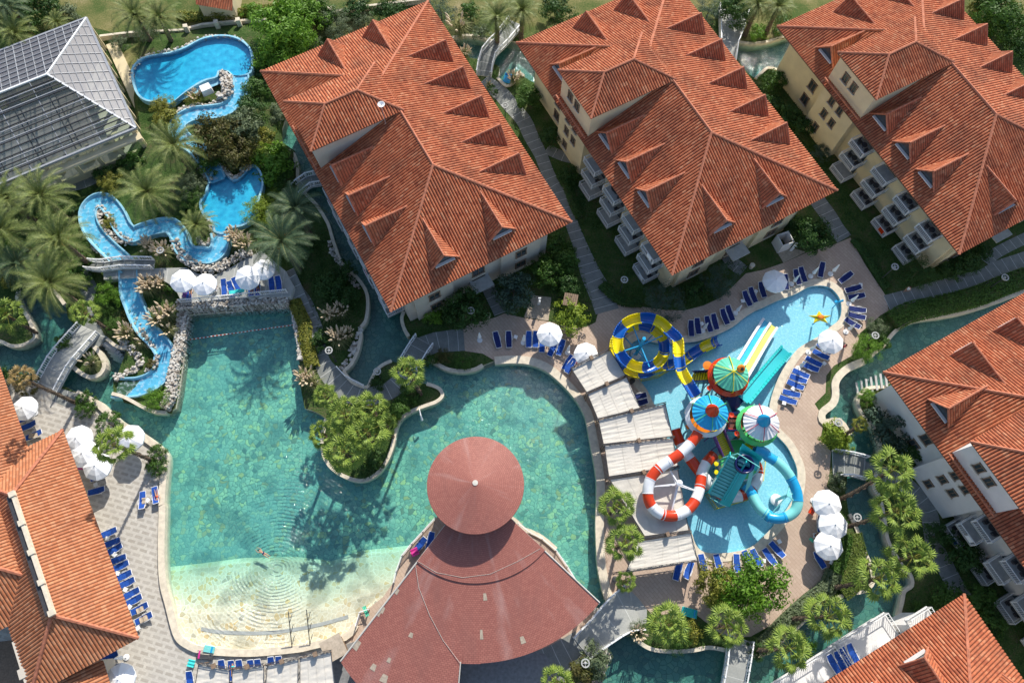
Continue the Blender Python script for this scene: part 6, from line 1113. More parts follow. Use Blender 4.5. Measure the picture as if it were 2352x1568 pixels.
# ground cover: countless small leaves, one object per tone
def cover(polys,mat,dens,ls,hmax,avoid=()):
    m=MB()
    for Pz in polys:
        P=WL(Pz); xs=[p.x for p in P]; ys=[p.y for p in P]; ar=(max(xs)-min(xs))*(max(ys)-min(ys))
        for _ in range(int(ar*dens)):
            x,y=R.uniform(min(xs),max(xs)),R.uniform(min(ys),max(ys))
            if inpoly(x,y,P) and not inpoly(x,y,LAG):
                hh=R.uniform(.05,hmax)
                for k in range(3): leafcard(m,V((x+R.gauss(0,.15),y+R.gauss(0,.15),hh*R.uniform(.5,1))),ls*R.uniform(.6,1.3))
    ob('ground_cover',m,mat,label='low leafy ground cover filling the shaded garden beds' if mat=='leaf_dark' else 'brighter low ground cover in the garden beds',cat='ground cover',kind='stuff')
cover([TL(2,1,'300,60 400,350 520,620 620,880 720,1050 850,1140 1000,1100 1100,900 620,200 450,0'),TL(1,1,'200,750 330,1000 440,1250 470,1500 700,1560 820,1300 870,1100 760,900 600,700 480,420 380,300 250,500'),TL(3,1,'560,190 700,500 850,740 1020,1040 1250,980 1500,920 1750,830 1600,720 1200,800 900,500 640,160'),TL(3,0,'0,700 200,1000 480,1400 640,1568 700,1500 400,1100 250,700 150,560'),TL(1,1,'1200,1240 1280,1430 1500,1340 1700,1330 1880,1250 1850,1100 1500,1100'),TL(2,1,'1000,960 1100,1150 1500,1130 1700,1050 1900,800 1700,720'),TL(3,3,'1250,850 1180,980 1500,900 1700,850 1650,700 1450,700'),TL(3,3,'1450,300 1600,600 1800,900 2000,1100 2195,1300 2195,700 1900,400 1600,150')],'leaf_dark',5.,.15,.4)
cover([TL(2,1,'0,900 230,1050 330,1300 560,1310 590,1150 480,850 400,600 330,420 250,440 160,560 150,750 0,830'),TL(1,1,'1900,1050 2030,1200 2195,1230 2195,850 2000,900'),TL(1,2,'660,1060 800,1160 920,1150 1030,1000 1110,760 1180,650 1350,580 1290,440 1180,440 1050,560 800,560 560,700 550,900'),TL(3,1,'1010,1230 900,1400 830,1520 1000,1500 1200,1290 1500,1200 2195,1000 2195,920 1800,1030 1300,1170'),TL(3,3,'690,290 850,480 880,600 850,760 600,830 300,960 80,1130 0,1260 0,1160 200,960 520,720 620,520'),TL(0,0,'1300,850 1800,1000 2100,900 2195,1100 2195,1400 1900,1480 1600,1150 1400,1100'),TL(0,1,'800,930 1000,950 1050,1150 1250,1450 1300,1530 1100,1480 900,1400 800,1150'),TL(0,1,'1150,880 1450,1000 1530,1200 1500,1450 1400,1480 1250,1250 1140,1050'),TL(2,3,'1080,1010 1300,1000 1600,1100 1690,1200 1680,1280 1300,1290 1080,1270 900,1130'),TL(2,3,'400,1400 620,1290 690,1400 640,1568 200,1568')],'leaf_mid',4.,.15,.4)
# ================= LOUNGERS =================
def rbox(m,pts,z0,z1):      # vertical prism on an outline
    n=len(pts); vs=[V((x,y,z)) for z in (z0,z1) for x,y in pts]; m.add(vs,[tuple(range(n))[::-1],tuple(range(n,2*n))]+[(i,(i+1)%n,n+(i+1)%n,n+i) for i in range(n)])
def mk_lounger(mat,name='sun_lounger'):
    root=empty(name,'x','sun lounger',(0,0,-50)); m=MB()
    hx,hy=.98,.36
    out=[V((-hx,-hy*.85,.30)),V((-hx,hy*.85,.30)),V((.25,hy,.33)),V((.25,-hy,.33))]
    for a,b_ in zip(out,out[1:]+out[:1]): m.tube([a,b_],.034,6)
    bk=[V((.25,-hy,.36)),V((.98,-hy*.8,.68)),V((.98,hy*.8,.68)),V((.25,hy,.36))]
    for a,b_ in zip(bk,bk[1:]): m.tube([a,b_],.034,6)
    for s in (1,-1): m.tube([V((-.15,s*hy,.34)),V((.0,s*(hy+.04),.52)),V((.45,s*(hy+.03),.54))],.026,5)
    ob('frame',m,'white_paint',root); m=MB()
    for x,y in ((-.8,.28),(-.8,-.28),(.35,.33),(.35,-.33)): m.tube([V((x,y,0)),V((x*1.0,y,.32))],.03,6)
    ob('leg',m,'white_paint',root,kind='stuff') if False else None
    for x,y in ((-.8,.28),(-.8,-.28),(.35,.33),(.35,-.33)): m=MB(); m.tube([V((x,y,0)),V((x,y,.32))],.03,6); ob('leg',m,'white_paint',root)
    m=MB(); prof=[(-.95,.30,.27),(-.93,.36,.29),(-.35,.37,.31),(.22,.375,.32),(.6,.54,.31),(.93,.69,.27),(.96,.68,.25)]; vs=[]
    for x,z,w_ in prof: vs+=[V((x,-w_,z)),V((x,w_,z))]
    m.add(vs,[(2*i,2*i+2,2*i+3,2*i+1) for i in range(len(prof)-1)]); m.add([v-V((0,0,.05)) for v in vs],[(2*i+1,2*i+3,2*i+2,2*i) for i in range(len(prof)-1)]); ob('cushion',m,mat,root); return root
LGP={k:mk_lounger(k) for k in ('blue_cloth','navy_cloth')}
def lounger(hd,ft,label,group,z=.02,mat='blue_cloth'):
    a=W(*hd,z); b_=W(*ft,z); d=a-b_; r=dup(LGP[mat],label,a-d.normalized()*.97,math.atan2(d.y,d.x),(1.06,1.1,1.),group); r.location.z=z; return r
def row(desc,c,r,s,z=.02,first='left',suffix='',words=None,mat='blue_cloth',lean=.35):
    P=TL(c,r,s); P=[(P[2*i],P[2*i+1]) for i in range(len(P)//2)]; N=len(P); out=[]
    for i,(h,f) in enumerate(P):
        l=(words[i] if words else ('%s blue sun lounger from the %s %s'%(ORD[i],first,desc) if N>1 else desc)); h=(h[0],h[1]); out.append(lounger(h,f,l,'sun loungers '+desc if N>1 else 'single sun loungers',z,mat))
    return out
row('on the raised umbrella deck',0,1,'1600,990 1595,1055 1885,945 1887,1050 1930,965 1950,1045 1970,935 2005,1015 2105,955 2110,1045 2160,950 2165,1040',DZ+.02); row('at the right end of the umbrella deck',1,1,'85,925 90,1020 140,920 150,1015',DZ+.02)
row('standing alone on the terrace above the lagoon',1,1,'1955,1385 1985,1500 2065,1380 2070,1490',mat='navy_cloth')
row('beside the umbrella above the lagoon curb',2,1,'40,1380 38,1490 98,1380 95,1500 155,1420 150,1510 265,1460 225,1545 325,1450 290,1555'); 
row('along the top edge of the play pool',2,1,'1390,1290 1400,1405 1440,1270 1460,1390 1520,1255 1560,1370 1575,1235 1610,1350 1650,1195 1700,1310 1695,1165 1740,1270 1835,1045 1890,1155 1885,1015 1935,1125 1970,970 2010,1085',mat='navy_cloth')
row('beyond the grey umbrella above the pool',3,1,'180,905 200,1020 265,865 305,975 310,845 355,955 495,805 480,920',mat='navy_cloth')
row('around the shallow right end of the pool',3,1,'735,890 640,960 810,1005 680,1035 840,1075 700,1090 850,1205 718,1175 845,1265 712,1225 800,1345 690,1265',first='top',mat='navy_cloth')
row('in the steep row right of the pool',3,2,'560,150 465,65 540,190 430,125 480,250 365,180 455,290 375,250 375,345 255,285 355,385 240,335 330,440 210,378 300,500 170,460 270,560 145,510',first='top')
row('on the brown terrace below the pool',2,3,'1300,560 1280,640 1345,690 1390,580 1510,640 1490,555 1640,640 1620,560 1778,640 1775,555 1905,600 1865,520 1970,590 1935,515 2090,575 2010,455 2160,510 2070,405')
row('beside the lowest white umbrella at the right',3,3,'480,160 480,240 430,470 500,580',first='top')
row('below the umbrella at the left plaza edge',0,2,'310,655 190,700 320,725 200,770 370,800 240,850',first='top'); row('right of the orange roof near two umbrellas',0,2,'910,1145 770,1195 895,1275 750,1310',first='top')
row('of the pair by the white lagoon curb',0,2,'1205,1440 1205,1325 1325,1395 1305,1280')
row('down the edge of the long orange roof',0,3,'995,285 865,335 1025,370 895,415 1040,415 925,475 1075,510 955,550 1095,560 975,610 1120,640 1005,690 1145,700 1030,750 1185,785 1070,840 1205,840 1085,900 1255,910 1120,975 1290,990 1150,1060',first='top')
row('in the shade below the orange roof corner',0,3,'1005,1310 890,1370 1050,1420 920,1460 1070,1470 940,1510',first='top')
row('at the bottom beside the canvas awnings',0,3,'1600,1470 1600,1560 1868,1375 1866,1480 1950,1380 1950,1480 2015,1375 2012,1480 2110,1375 2110,1480 2170,1370 2170,1480'); row('poking out above the awning nearest the kiosk',1,3,'85,1350 85,1440 150,1345 150,1440')
row('in the gap right of the second awning',2,2,'1015,495 920,515 1025,545 935,565',first='top',mat='navy_cloth'); row('beside the checked air bed at the top awning',2,2,'400,170 365,225 420,195 390,245')
P=TL(3,3,'540,1330 585,1400 600,1300 640,1375 645,1270 690,1350 705,1240 765,1350')
for i in range(4): lounger(P[2*i],P[2*i+1],ORD[i]+' blue sun lounger from the left on the white terrace at lower right','sun loungers on the white terrace',3.02)
row('under the left tip of the stage roof',1,3,'1430,310 1420,350 1370,360 1330,410',first='top')
for q in LGP.values():
    for ch in list(q.children): bpy.data.objects.remove(ch)
    bpy.data.objects.remove(q)
# ================= UMBRELLAS =================
def mk_umb():
    root=empty('parasol','x','umbrella',(0,0,0)); m=MB(); n=8; vs=[V((0,0,2.75))]; R1=1.42
    for j,(r_,z) in enumerate(((.5,2.62),(1.0,2.42),(R1,2.18))):
        for i in range(16): a=2*PI*i/16; k=1 if i%2==0 else .955; dz=0 if i%2==0 else -.045*r_; vs.append(V((r_*k*math.cos(a),r_*k*math.sin(a),z+dz)))
    fs=[(0,1+i,1+(i+1)%16) for i in range(16)]+[(1+j*16+i,17+j*16+i,17+j*16+(i+1)%16,1+j*16+(i+1)%16) for j in range(2) for i in range(16)]
    vs+=[v-V((0,0,.2)) for v in vs[33:49]]; fs+=[(33+i,49+i,49+(i+1)%16,33+(i+1)%16) for i in range(16)]; m.add(vs,fs); ob('canopy',m,'white_cloth',root)
    m=MB(); 
    for i in range(8): a=2*PI*i/8; m.bar((0,0,2.70),(R1*math.cos(a),R1*math.sin(a),2.13),.025)
    ob('rib',m,'white_paint',root); m=MB(); m.tube([(0,0,0),(0,0,2.85)],.03,8); ob('pole',m,'white_paint',root); m=MB(); m.lathe((0,0,0),[(.3,0),(.3,.08),(.06,.14),(.05,.3)],16); ob('base',m,'white_paint',root); m=MB(); m.lathe((0,0,2.72),[(.09,0),(.06,.08),(0,.1)],8); ob('finial',m,'white_paint',root); return root
U0=mk_umb(); U0.location.z=-50
for c,r,x,y,z,l,s in [(0,1,1530,940,DZ,'white umbrella at the left end of the raised deck',1.1),(0,1,1712,968,DZ,'second white umbrella on the raised deck, right of the leftmost',1.05),(0,1,2072,885,DZ,'tilted white umbrella over the middle of the raised deck',1.1),(1,1,10,840,DZ,'white umbrella at the right end of the deck, half under palm leaves',1.0),(0,2,203,595,0,'white umbrella by the left edge roof over three loungers',1.05),(0,2,662,855,0,'topmost of three overlapping umbrellas by the orange roof',1.15),(0,2,712,980,0,'middle of three overlapping umbrellas by the orange roof',1.15),(0,2,820,1085,0,'lowest of three overlapping umbrellas by the orange roof',1.15),(0,2,1095,850,0,'white umbrella behind the plaza fan palm crown',1.15),(0,3,1010,1530,0,'white umbrella at the bottom left edge below the orange roof',1.1),(2,1,215,1390,0,'white umbrella with sagging cloth above the lagoon curb',1.12),(2,2,520,140,0,'white umbrella touching the topmost canvas awning',1.05),(3,1,108,945,0,'greyish umbrella in shade at the top of the play pool',1.12),(3,1,575,1450,0,'bright umbrella at the right of the play pool',1.12),(3,2,540,1400,0,'topmost of three umbrellas right of the turquoise slide',1.18),(3,3,590,245,0,'middle of three umbrellas right of the turquoise slide',1.18),(3,3,555,420,0,'lowest of three umbrellas right of the turquoise slide',1.15)]:
    p=W(*T(c,r,x,y),z+2.4); u_=dup(U0,l,V((p.x,p.y,z+.02)),R.uniform(0,1),s,'open white umbrellas')
    if 'tilted' in l: u_.rotation_euler.x=.2
for ch in list(U0.children): bpy.data.objects.remove(ch)
bpy.data.objects.remove(U0)
def mk_closed():
    root=empty('closed_parasol','x','umbrella',(0,0,-50)); m=MB(); m.lathe((0,0,0),[(.05,2.75),(.09,2.6),(.13,2.1),(.20,1.55),(.27,1.15),(.12,1.2)],12,jit=-.3); ob('folded_canopy',m,'white_cloth',root); m=MB(); m.tube([(0,0,0),(0,0,2.85)],.03,6); ob('pole',m,'white_paint',root); m=MB(); m.lathe((0,0,0),[(.34,0),(.34,.1),(.06,.16),(.05,.3)],16); ob('base',m,'white_paint',root); return root
C0=mk_closed()
for c,r,x,y,l in [(1,1,1825,1440,'leftmost closed umbrella alone on the terrace above the lagoon'),(1,1,2190,1460,'closed umbrella between loungers above the lagoon'),(2,1,1495,1360,'closed umbrella among the fourth and fifth pool edge loungers'),(2,1,1770,1215,'closed umbrella beside the sixth pool edge lounger'),(3,1,245,970,'closed umbrella right of the greyish open one'),(3,1,405,905,'closed umbrella with flared cloth beside the upright lounger'),(3,1,572,885,'closed umbrella alone above the pool end'),(3,1,725,1135,'closed umbrella at the right end of the pool'),(3,1,700,1370,'closed umbrella beside the bright open umbrella'),(3,2,385,130,'closed umbrella at the top of the steep lounger row'),(3,2,300,265,'closed umbrella in the middle of the steep lounger row'),(2,1,365,1545,'closed umbrella near the checked air bed'),(0,3,1060,1350,'closed umbrella under the orange roof corner'),(3,2,425,1370,'closed umbrella at the red bag right of the slides')]:
    dup(C0,l,W(*T(c,r,x,y),0)+V((0,0,.02)),R.uniform(0,3),1,'closed white umbrellas')
for ch in list(C0.children): bpy.data.objects.remove(ch)
bpy.data.objects.remove(C0)
# tables
def mk_table():
    root=empty('side_table','x','table',(0,0,-50)); m=MB(); m.box((0,0,.42),(.46,.46,.04)); ob('table_top',m,'white_paint',root)
    for sx in (1,-1):
        for sy in (1,-1): m=MB(); m.tube([(sx*.2,sy*.2,0),(sx*.17,sy*.17,.41)],.022,5); ob('leg',m,'white_paint',root)
    return root
T0=mk_table()
for c,r,x,y,l in [(1,1,2125,1420,'small white table right of the lone navy loungers'),(2,1,1485,1310,'small white table between second and third pool edge loungers'),(2,1,1765,1220,'small white table beside the sixth pool edge lounger'),(2,1,1935,1040,'small white table before the ninth pool edge lounger'),(2,1,1825,1120,'small white table left of the seventh pool edge lounger'),(3,1,815,985,'round edged white table at the pool end curve'),(3,2,510,230,'small table high in the steep lounger row'),(3,2,250,440,'small table in the lower steep lounger row'),(3,2,175,560,'small table at the foot of the steep lounger row'),(2,3,2000,545,'small white table on the brown terrace between loungers'),(3,3,135,385,'white table at the top right of the brown terrace'),(0,2,815,1240,'small white table near the orange roof, between two loungers'),(0,2,1250,1370,'small white table between the pair by the lagoon curb'),(0,3,915,360,'first small table down the orange roof edge'),(0,3,975,495,'second small table down the orange roof edge'),(0,3,1000,650,'third small table down the orange roof edge'),(0,3,1065,785,'fourth small table down the orange roof edge'),(0,3,1100,930,'fifth small table down the orange roof edge'),(0,3,1170,1105,'last small table at the orange roof corner'),(0,3,930,1400,'small table in the shade below the roof corner'),(3,3,570,560,'small white table below the lowest right umbrella')]:
    dup(T0,l,W(*T(c,r,x,y),0)+V((0,0,.02)),R.uniform(0,1.5),1,'small white side tables')
for ch in list(T0.children): bpy.data.objects.remove(ch)
bpy.data.objects.remove(T0)
# ring lamps
def mk_lamp(h):
    root=empty('ring_lamp','x','lamp post',(0,0,-50)); m=MB(); m.tube([(0,0,0),(0,0,h)],.055,8); ob('post',m,'dark_steel',root); m=MB(); m.lathe((0,0,0),[(.13,0),(.13,.12),(.07,.16)],10); ob('base',m,'dark_steel',root)
    m=MB(); n=24; vs=[]
    for r_,z in ((.46,h),(.46,h+.1),(.33,h+.1),(.33,h)):
        for i in range(n): a=2*PI*i/n; vs.append((r_*math.cos(a),r_*math.sin(a),z))
    m.add(vs,[(k*n+i,k*n+(i+1)%n,((k+1)%4)*n+(i+1)%n,((k+1)%4)*n+i) for k in range(4) for i in range(n)]); m.bar((-.4,0,h+.03),(.4,0,h+.03),.05); m.bar((0,-.4,h+.03),(0,.4,h+.03),.05); m.lathe((0,0,h-.25),[(.1,0),(.16,.25),(.1,.34),(0,.36)],10); ob('lamp_ring',m,'concrete',root); return root
L0=mk_lamp(4.)
for x,y,b_,l in [(1894,988.6,1,'ring topped lamp post on the terrace beside the lime bush'),(2021,643,1,'lamp post at the terrace corner below the right block balconies'),(*T(3,1,2038,912),0,'lamp post in the hedge along the right path'),(*T(3,1,950,1398),0,'white ring lamp above the reed bush by the canal'),(1423,672,1,'lamp post in the dark lawn below the middle block balconies'),(*T(1,0,2038,885),0,'lamp post on the shaded path by the first block'),(*T(3,3,800,180),0,'white ring lamp between the first two right hand palms'),(*T(1,2,560,112),0,'ring lamp beside the curved path and pampas grass'),(*T(1,2,965,288),0,'ring lamp on the planted strip over the canal'),(*T(2,3,515,1400),0,'ring lamp below the slab walk at the bottom'),(*T(0,1,1342,685),0,'ring lamp among the pampas in the slide bend'),(*T(1,1,1750,1190),0,'ring lamp in the shaded tree by the first block')]:
    p=W(x,y,0) if b_ else W(x,y,4.05); dup(L0,l,V((p.x,p.y,0)),0,1,'ring topped lamp posts')
for ch in list(L0.children): bpy.data.objects.remove(ch)
bpy.data.objects.remove(L0)
# ================= PEOPLE =================
def body(pose,skin,cloth,hair='hair',name='person',label='',loc=(0,0,0),rz=0,long=False,top=None):
    J={'pel':((0,0,0),.125),'wai':((.14,0,.01),.105),'che':((.36,0,.02),.135),'nek':((.50,0,.02),.055),'hd0':((.60,0,.03),.082),'hd1':((.70,0,.03),.085),'nose':((.64,0,.12),.018)}
    E=[('pel','wai'),('wai','che'),('che','nek'),('nek','hd0'),('hd0','hd1')]
    for s,k in ((1,'l'),(-1,'r')):
        J['sh'+k]=((.43,s*.17,.02),.055); E.append(('che','sh'+k))
        if pose=='lie': el,wr=(.2,s*.33,0),(-.03,s*.30,.02)
        elif pose=='up': el,wr=(.60,s*.34,0),(.80,s*.18,.03)
        elif pose=='swim': el,wr=(.66,s*.25,0),(.92,s*.16,0)
        else: el,wr=(.18,s*.22,-.03),(-.05,s*.20,.12)
        J['el'+k]=(el,.042); J['wr'+k]=(wr,.028); E+=[('sh'+k,'el'+k),('el'+k,'wr'+k)]
        J['hp'+k]=((-.06,s*.09,0),.095)
        if pose=='walk': kn,an,ft=(-.46,s*.1,.16*s),(-.86,s*.1,-.10+.12*s),(-.90,s*.1,.06+.12*s)
        elif pose=='sit': kn,an,ft=(-.06,s*.12,.46),(-.46,s*.12,.50),(-.48,s*.12,.64)
        elif k=='l' and pose=='up': kn,an,ft=(-.42,s*.16,.20),(-.72,s*.12,.0),(-.78,s*.12,.12)
        else: kn,an,ft=(-.47,s*.11,.02),(-.87,s*.12,0),(-.92,s*.14,.12)
        J['kn'+k]=(kn,.062); J['an'+k]=(an,.036); J['ft'+k]=(ft,.03); E+=[('pel','hp'+k),('hp'+k,'kn'+k),('kn'+k,'an'+k),('an'+k,'ft'+k)]
    del J['nose']; ks=list(J); me=bpy.data.meshes.new('body'); me.from_pydata([J[k][0] for k in ks],[(ks.index(a),ks.index(b_)) for a,b_ in E],[]); o=bpy.data.objects.new('tmp',me); COL.objects.link(o)
    md=o.modifiers.new('s','SKIN'); 
    for i,k in enumerate(ks): me.skin_vertices[0].data[i].radius=(J[k][1],J[k][1]*(.72 if k in('pel','wai','che') else 1)); me.skin_vertices[0].data[i].use_root=(k=='pel')
    o.modifiers.new('u','SUBSURF').levels=2; dg=bpy.context.evaluated_depsgraph_get(); dg.update(); ev=o.evaluated_get(dg); bm=bmesh.new(); bm.from_mesh(ev.to_mesh()); ev.to_mesh_clear(); bpy.data.objects.remove(o)
    ex=MB()
    for s,k in ((1,'l'),(-1,'r')):
        wr=V(J['wr'+k][0]); d=(wr-V(J['el'+k][0])).normalized(); sd=V((-d.y,d.x,0)).normalized(); ex.tube([wr-d*.01,wr+d*.045,wr+d*.085],[.026,.034,.03],7)
        for j in range(4): b_=wr+d*.08+sd*(.024-.016*j); ex.tube([b_,b_+d*(.035+.006*(1-abs(j-1.2)/2)),b_+d*(.062-.008*abs(j-1.2))-V((0,0,.014))],[.009,.0085,.006],5)
        tb=wr+d*.03-sd*.03*s; ex.tube([tb,tb+d*.03-sd*.025*s,tb+d*.055-sd*.03*s],[.011,.010,.007],5)
    ex.lathe((.645,0,.115),[(.0,-.02),(.016,-.01),(.012,.012),(0,.022)],6)
    for s in (1,-1): ex.lathe((.66,s*.088,.02),[(0,-.02),(.018,0),(0,.02)],6)
    me2=mesh('body',ex,skin,True); bm.from_mesh(me2); b2=bpy.data.meshes.new('body'); bm.to_mesh(b2); bm.free(); b2.materials.append(MT[skin]); b2.polygons.foreach_set('use_smooth',[True]*len(b2.polygons)); 
    root=tag(link(name,b2,None,loc,0),label,'person'); up=pose in('walk','sit')
    m=MB(); m.tube([(-.10,0,0),(.0,0,.0),(.09,0,.005)],[.135,.15,.135],12)
    w_=ob('swimwear' if not top else 'shorts',m,cloth,root,smooth=True); w_.scale=(1,1.12,.82)
    if top: m=MB(); m.tube([(.10,0,.0),(.25,0,.01),(.40,0,.02),(.46,0,.02)],[.13,.14,.165,.12],12); q=ob('shirt',m,top,root,smooth=True); q.scale=(1,1.15,.85)
    m=MB(); m.lathe((0,0,0),[(.0,.108),(.06,.095),(.10,.03),(.098,-.04),(.07,-.075)],14); h=ob('hair',m,hair,root,smooth=True); h.location=(.675,0,-.005 if pose!='swim' else .035); h.rotation_euler=(0,PI/2+(.55 if pose!='swim' else -.6),0); 
    if long: m=MB(); m.tube([(.68,0,-.07),(.58,0,-.08),(.47,.03,-.06)],[.08,.07,.03],8); ob('long_hair',m,hair,root,smooth=True)
    if up: root.rotation_euler=(0,-PI/2,0); root.rotation_mode='XYZ'; root.matrix_world=Matrix.Translation(loc)@Matrix.Rotation(rz,4,'Z')@Matrix.Rotation(-PI/2,4,'Y')
    else: root.matrix_world=Matrix.Translation(loc)@Matrix.Rotation(rz,4,'Z')
    return root
def lying(hd,ft,z,pose,skin,cloth,label,**k):
    a=W(*hd,z); b_=W(*ft,z); d=a-b_; return body(pose,skin,cloth,label=label,loc=(a+b_)/2+V((0,0,0)),rz=math.atan2(d.y,d.x),**k)
P=TL(0,2,'1325,1395 1305,1280'); lying(P[0],P[1],.50,'lie','skin','gel_red','sunbather in red swimwear lying on the lounger by the white lagoon curb')
P=TL(0,1,'1600,990 1595,1055'); lying(P[0],P[1],DZ+.50,'lie','skin','hair','sunbather with legs showing under the left deck umbrellas',long=True)
P=TL(0,1,'2160,950 2165,1040'); lying(P[0],P[1],DZ+.50,'up','skin_tan','hair','tanned sunbather in dark swimwear on the deck under the tilted umbrella',long=True)
P=TL(0,1,'2105,955 2110,1045'); lying(P[0],P[1],DZ+.50,'lie','skin_tan','gel_red','sunbather with red swimwear on the deck beside the blue loungers')
P=TL(0,3,'1950,1380 1950,1480'); lying(P[0],P[1],.50,'lie','skin','turq_cloth','sunbather partly covered by the left bottom awning')
p=W(605,1270,WATERZ-.04); body('swim','skin','navy_cloth',label='lone swimmer in the middle of the lagoon ripples',loc=p,rz=2.6)
p=W(*T(3,1,1225,1010),.95); body('walk','skin','white_cloth',label='person in white walking with a purple bag along the right path',loc=p,rz=.7,top='white_cloth')
P=TL(3,3,'410,480 470,560'); 
p=W(*T(0,1,1800,1020),0); p.z=DZ+.52; body('sit','skin_tan','gel_purple',label='person sitting between the second deck umbrella and the blue loungers',loc=W(*T(0,1,1800,1010),DZ+.5),rz=-1.5,long=True)
p=W(*T(3,3,450,330),.5); body('sit','skin_tan','hair',label='person seated beside the lowest right umbrella',loc=p,rz=2.8)
p=W(*T(3,2,690,80),.95); body('walk','skin_tan','gel_magenta',label='person standing right of the bright pool umbrella',loc=p,rz=1.5,top='gel_magenta')
# stools under the seated people
for c,r,x,y,z in ((0,1,1800,1010,DZ),(3,3,450,330,0)):
    m=MB(); m.box((0,0,.36),(.5,.5,.06)); 
    for sx in (.2,-.2):
        for sy in (.2,-.2): m.bar((sx,sy,0),(sx,sy,.34),.04)
    o=ob('stool',m,'white_paint',label='white plastic stool under the person '+('on the raised deck' if z else 'by the lowest right umbrella'),cat='stool'); q=W(*T(c,r,x,y),z+.5); o.location=(q.x,q.y,z+.01)
# ================= SMALL THINGS =================
def towel(hd,ft,z,mat,label,w_=.62):
    a=W(*hd,z); b_=W(*ft,z); d=(b_-a); n_=V((-d.y,d.x,0)).normalized()*w_/2; c=(a+b_)/2; m=MB(); k=8; vs=[]
    for i in range(k+1): p=a.lerp(b_,i/k)-c+V((0,0,.04*math.sin(i*1.7))); vs+=[p+n_,p-n_*(.9+.1*math.sin(i*2))]
    m.add(vs,[(2*i,2*i+1,2*i+3,2*i+2) for i in range(k)]); m.add([v-V((0,0,.02)) for v in vs],[(2*i,2*i+2,2*i+3,2*i+1) for i in range(k)]); o=ob('towel',m,mat,label=label,cat='towel'); o.location=c
TT=lambda c,r,*a:TL(c,r,' '.join(map(str,a)))
P=TT(0,3,1230,925,1145,970); towel(P[0],P[1],.5,'wood_pale','beige towel on the tenth lounger down the orange roof edge'); P=TT(0,3,1265,1000,1170,1045); towel(P[0],P[1],.5,'wood_pale','beige towel on the last lounger of the orange roof row')
P=TT(0,1,1560,1000,1540,1080); towel(P[0],P[1],DZ+.4,'gel_purple','purple towel under the leftmost deck umbrella'); P=TT(0,1,1920,1040,2050,1020); towel(P[0],P[1],DZ+.75,'turq_cloth','turquoise towel hung on the deck railing below the loungers',.5)
P=TT(0,2,1205,1345,1205,1420); towel(P[0],P[1],.5,'wood_pale','beige towel on the left lounger of the lagoon curb pair',.5); P=TT(0,2,240,830,330,820); towel(P[0],P[1],.5,'wood_pale','crumpled beige towel on the lounger above the roof tip'); P=TT(0,3,1610,1370,1590,1430); towel(P[0],P[1],.35,'turq_cloth','turquoise towel left of the bottom awnings',.8)
P=TT(0,2,650,1090,700,1090); towel(P[0],P[1],.5,'pink','dark pink towel under the three umbrellas by the roof'); P=TT(3,3,440,140,400,110); towel(P[0],P[1],.55,'gel_red','bright red towel left of the topmost right umbrella',.9); P=TT(3,3,410,380,425,360); towel(P[0],P[1],.5,'gel_seagreen','green bag left of the lowest right umbrella',.6)
P=TT(1,3,1265,440,1290,500); towel(P[0],P[1],.6,'pink','pink and blue inflatable at the left of the stage',.9); P=TT(1,3,855,975,885,960); towel(P[0],P[1],.8,'gel_seagreen','green float under the stage roof edge above the beach',1.2)
def airbed(label,hd,ft,w_,z,mat,mat2):
    a=W(*hd,z); b_=W(*ft,z); d=(b_-a); L=d.length; m=MB(); k=7
    for i in range(k): y=(i+.5)/k*w_-w_/2; m.tube([(-L/2,y,.08),(-L/2+.06,y,.09),(L/2-.06,y,.09),(L/2,y,.08)],[.03,w_/k*.55,w_/k*.55,.03],7)
    o=ob('air_mattress',m,mat,label=label,cat='air mattress'); o.location=(a+b_)/2; o.rotation_euler.z=math.atan2(d.y,d.x); m=MB(); m.tube([(L/2-.3,-w_/2*.9,.14),(L/2-.3,w_/2*.9,.14)],.11,8); ob('pillow',m,mat2,o)
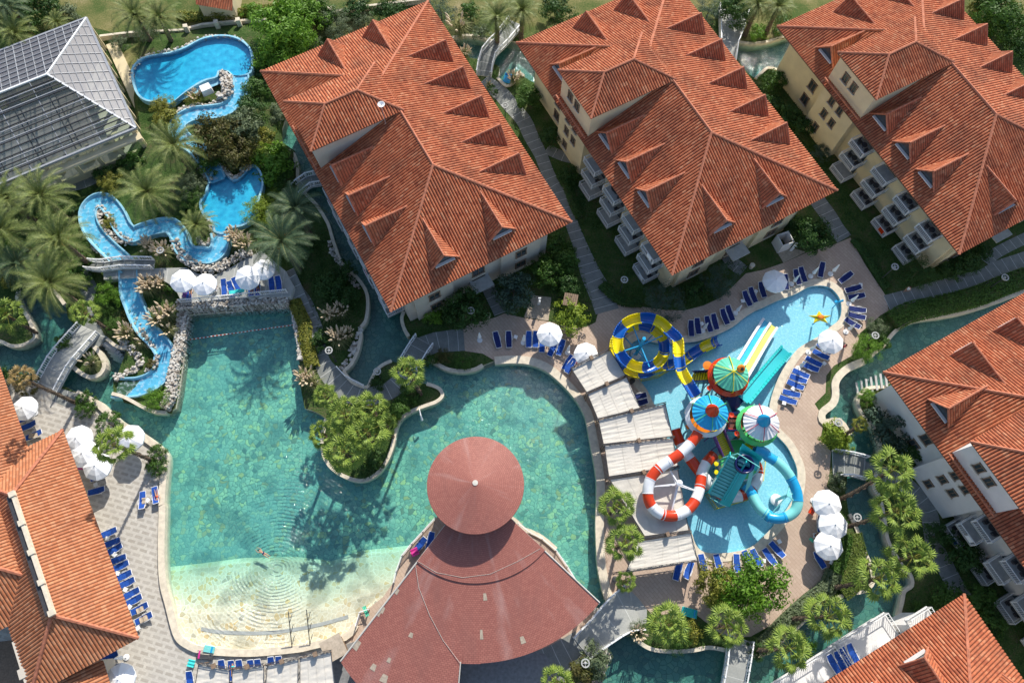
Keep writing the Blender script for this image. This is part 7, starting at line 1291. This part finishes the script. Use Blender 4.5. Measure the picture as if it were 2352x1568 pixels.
P=TT(0,3,1795,1335,1650,1325); airbed('dark patterned air mattress with pink pillow below the beach curb',P[0],P[1],.9,.2,'dark_steel','pink'); P=TT(2,2,395,240,440,175); airbed('pink dotted air mattress left of the topmost awning',P[0],P[1],.7,.2,'pink','white_cloth'); P=TT(2,3,1320,960,1450,995); airbed('turquoise air mattress beside the lower terrace palms',P[0],P[1],.95,.02,'turq_cloth','gel_cyan'); P=TT(0,3,1710,1275,1800,1290); airbed('small turquoise float lying on the beach curb',P[0],P[1],.7,.36,'gel_mint','gel_cyan'); P=TT(1,0,2045,700,2070,620); airbed('blue floating bed moored in the top canal',P[0],P[1],1.1,WATERZ+.05,'gel_cyan','gel_blue'); P=TT(2,2,1,1,1,1)
# rope across the deep pool
m=MB(); a=W(*T(0,1,1572,1435),-.25); b_=W(*T(1,1,262,1310),-.25); n=56; c=a.copy()
rope=empty('lane_rope','red and white float rope across the deep green pool','rope',c); m1=MB(); m2=MB()
for i in range(n): p=a.lerp(b_,(i+.5)/n)-c; d=(b_-a).normalized()*.11; p.z+=.02*math.sin(i*.6); (m1 if i%2 else m2).tube([p-d,p-d*.8,p+d*.8,p+d],[.02,.06,.06,.02],6)
ob('red_float',m1,'gel_red',rope,kind='stuff'); ob('white_float',m2,'white_paint',rope,kind='stuff')
for x,y,c_,r_,l in ((1340,640,1,2,'water spout jetting from the curb of the palm spit'),):
    p=W(*T(c_,r_,1320,600),.2); m=MB(); m.tube([(0,0,0),(.05,-.3,.3),(.2,-.9,.15),(.3,-1.3,-.5)],[.03,.05,.08,.15],7); o=ob('fountain_jet',m,'white_cloth',label=l,cat='fountain'); o.location=p
for i,(x,y,c_,r_,l) in enumerate(((900,380,2,2,'dark bin under the yellow fence beside the second awning'),(755,700,2,3,'round dark bin at the left of the lowest awning'),(1895,1245,1,1,'small cream stone bollard at the path corner'),(1900,830,2,1,'small wooden box in the shaded bed by the terrace'))):
    m=MB(); m.lathe((0,0,0),[(.26,0),(.32,.75),(.34,.8),(.2,.84),(0,.85)],12); o=ob('litter_bin',m,'dark_steel' if i<2 else 'cream_stone',label=l,cat='bin'); o.location=W(*T(c_,r_,x,y),0)+V((0,0,.01))
p=W(*T(1,0,1005,905),17.6); m=MB(); m.tube([(0,0,0),(0,0,3.5)],.04,6); ar=ob('roof_antenna',m,'grey_steel',label='satellite mast on the tower roof of the first hotel block',cat='antenna'); ar.location=(p.x,p.y,14.6); m=MB(); m.lathe((0,0,3.4),[(0,0),(.3,.1),(.42,.25),(.38,.27),(0,.04)],14); ob('dish',m,'white_paint',ar)
for i,(x,y,c_,r_) in enumerate(((1250,1030,3,2),)): pass
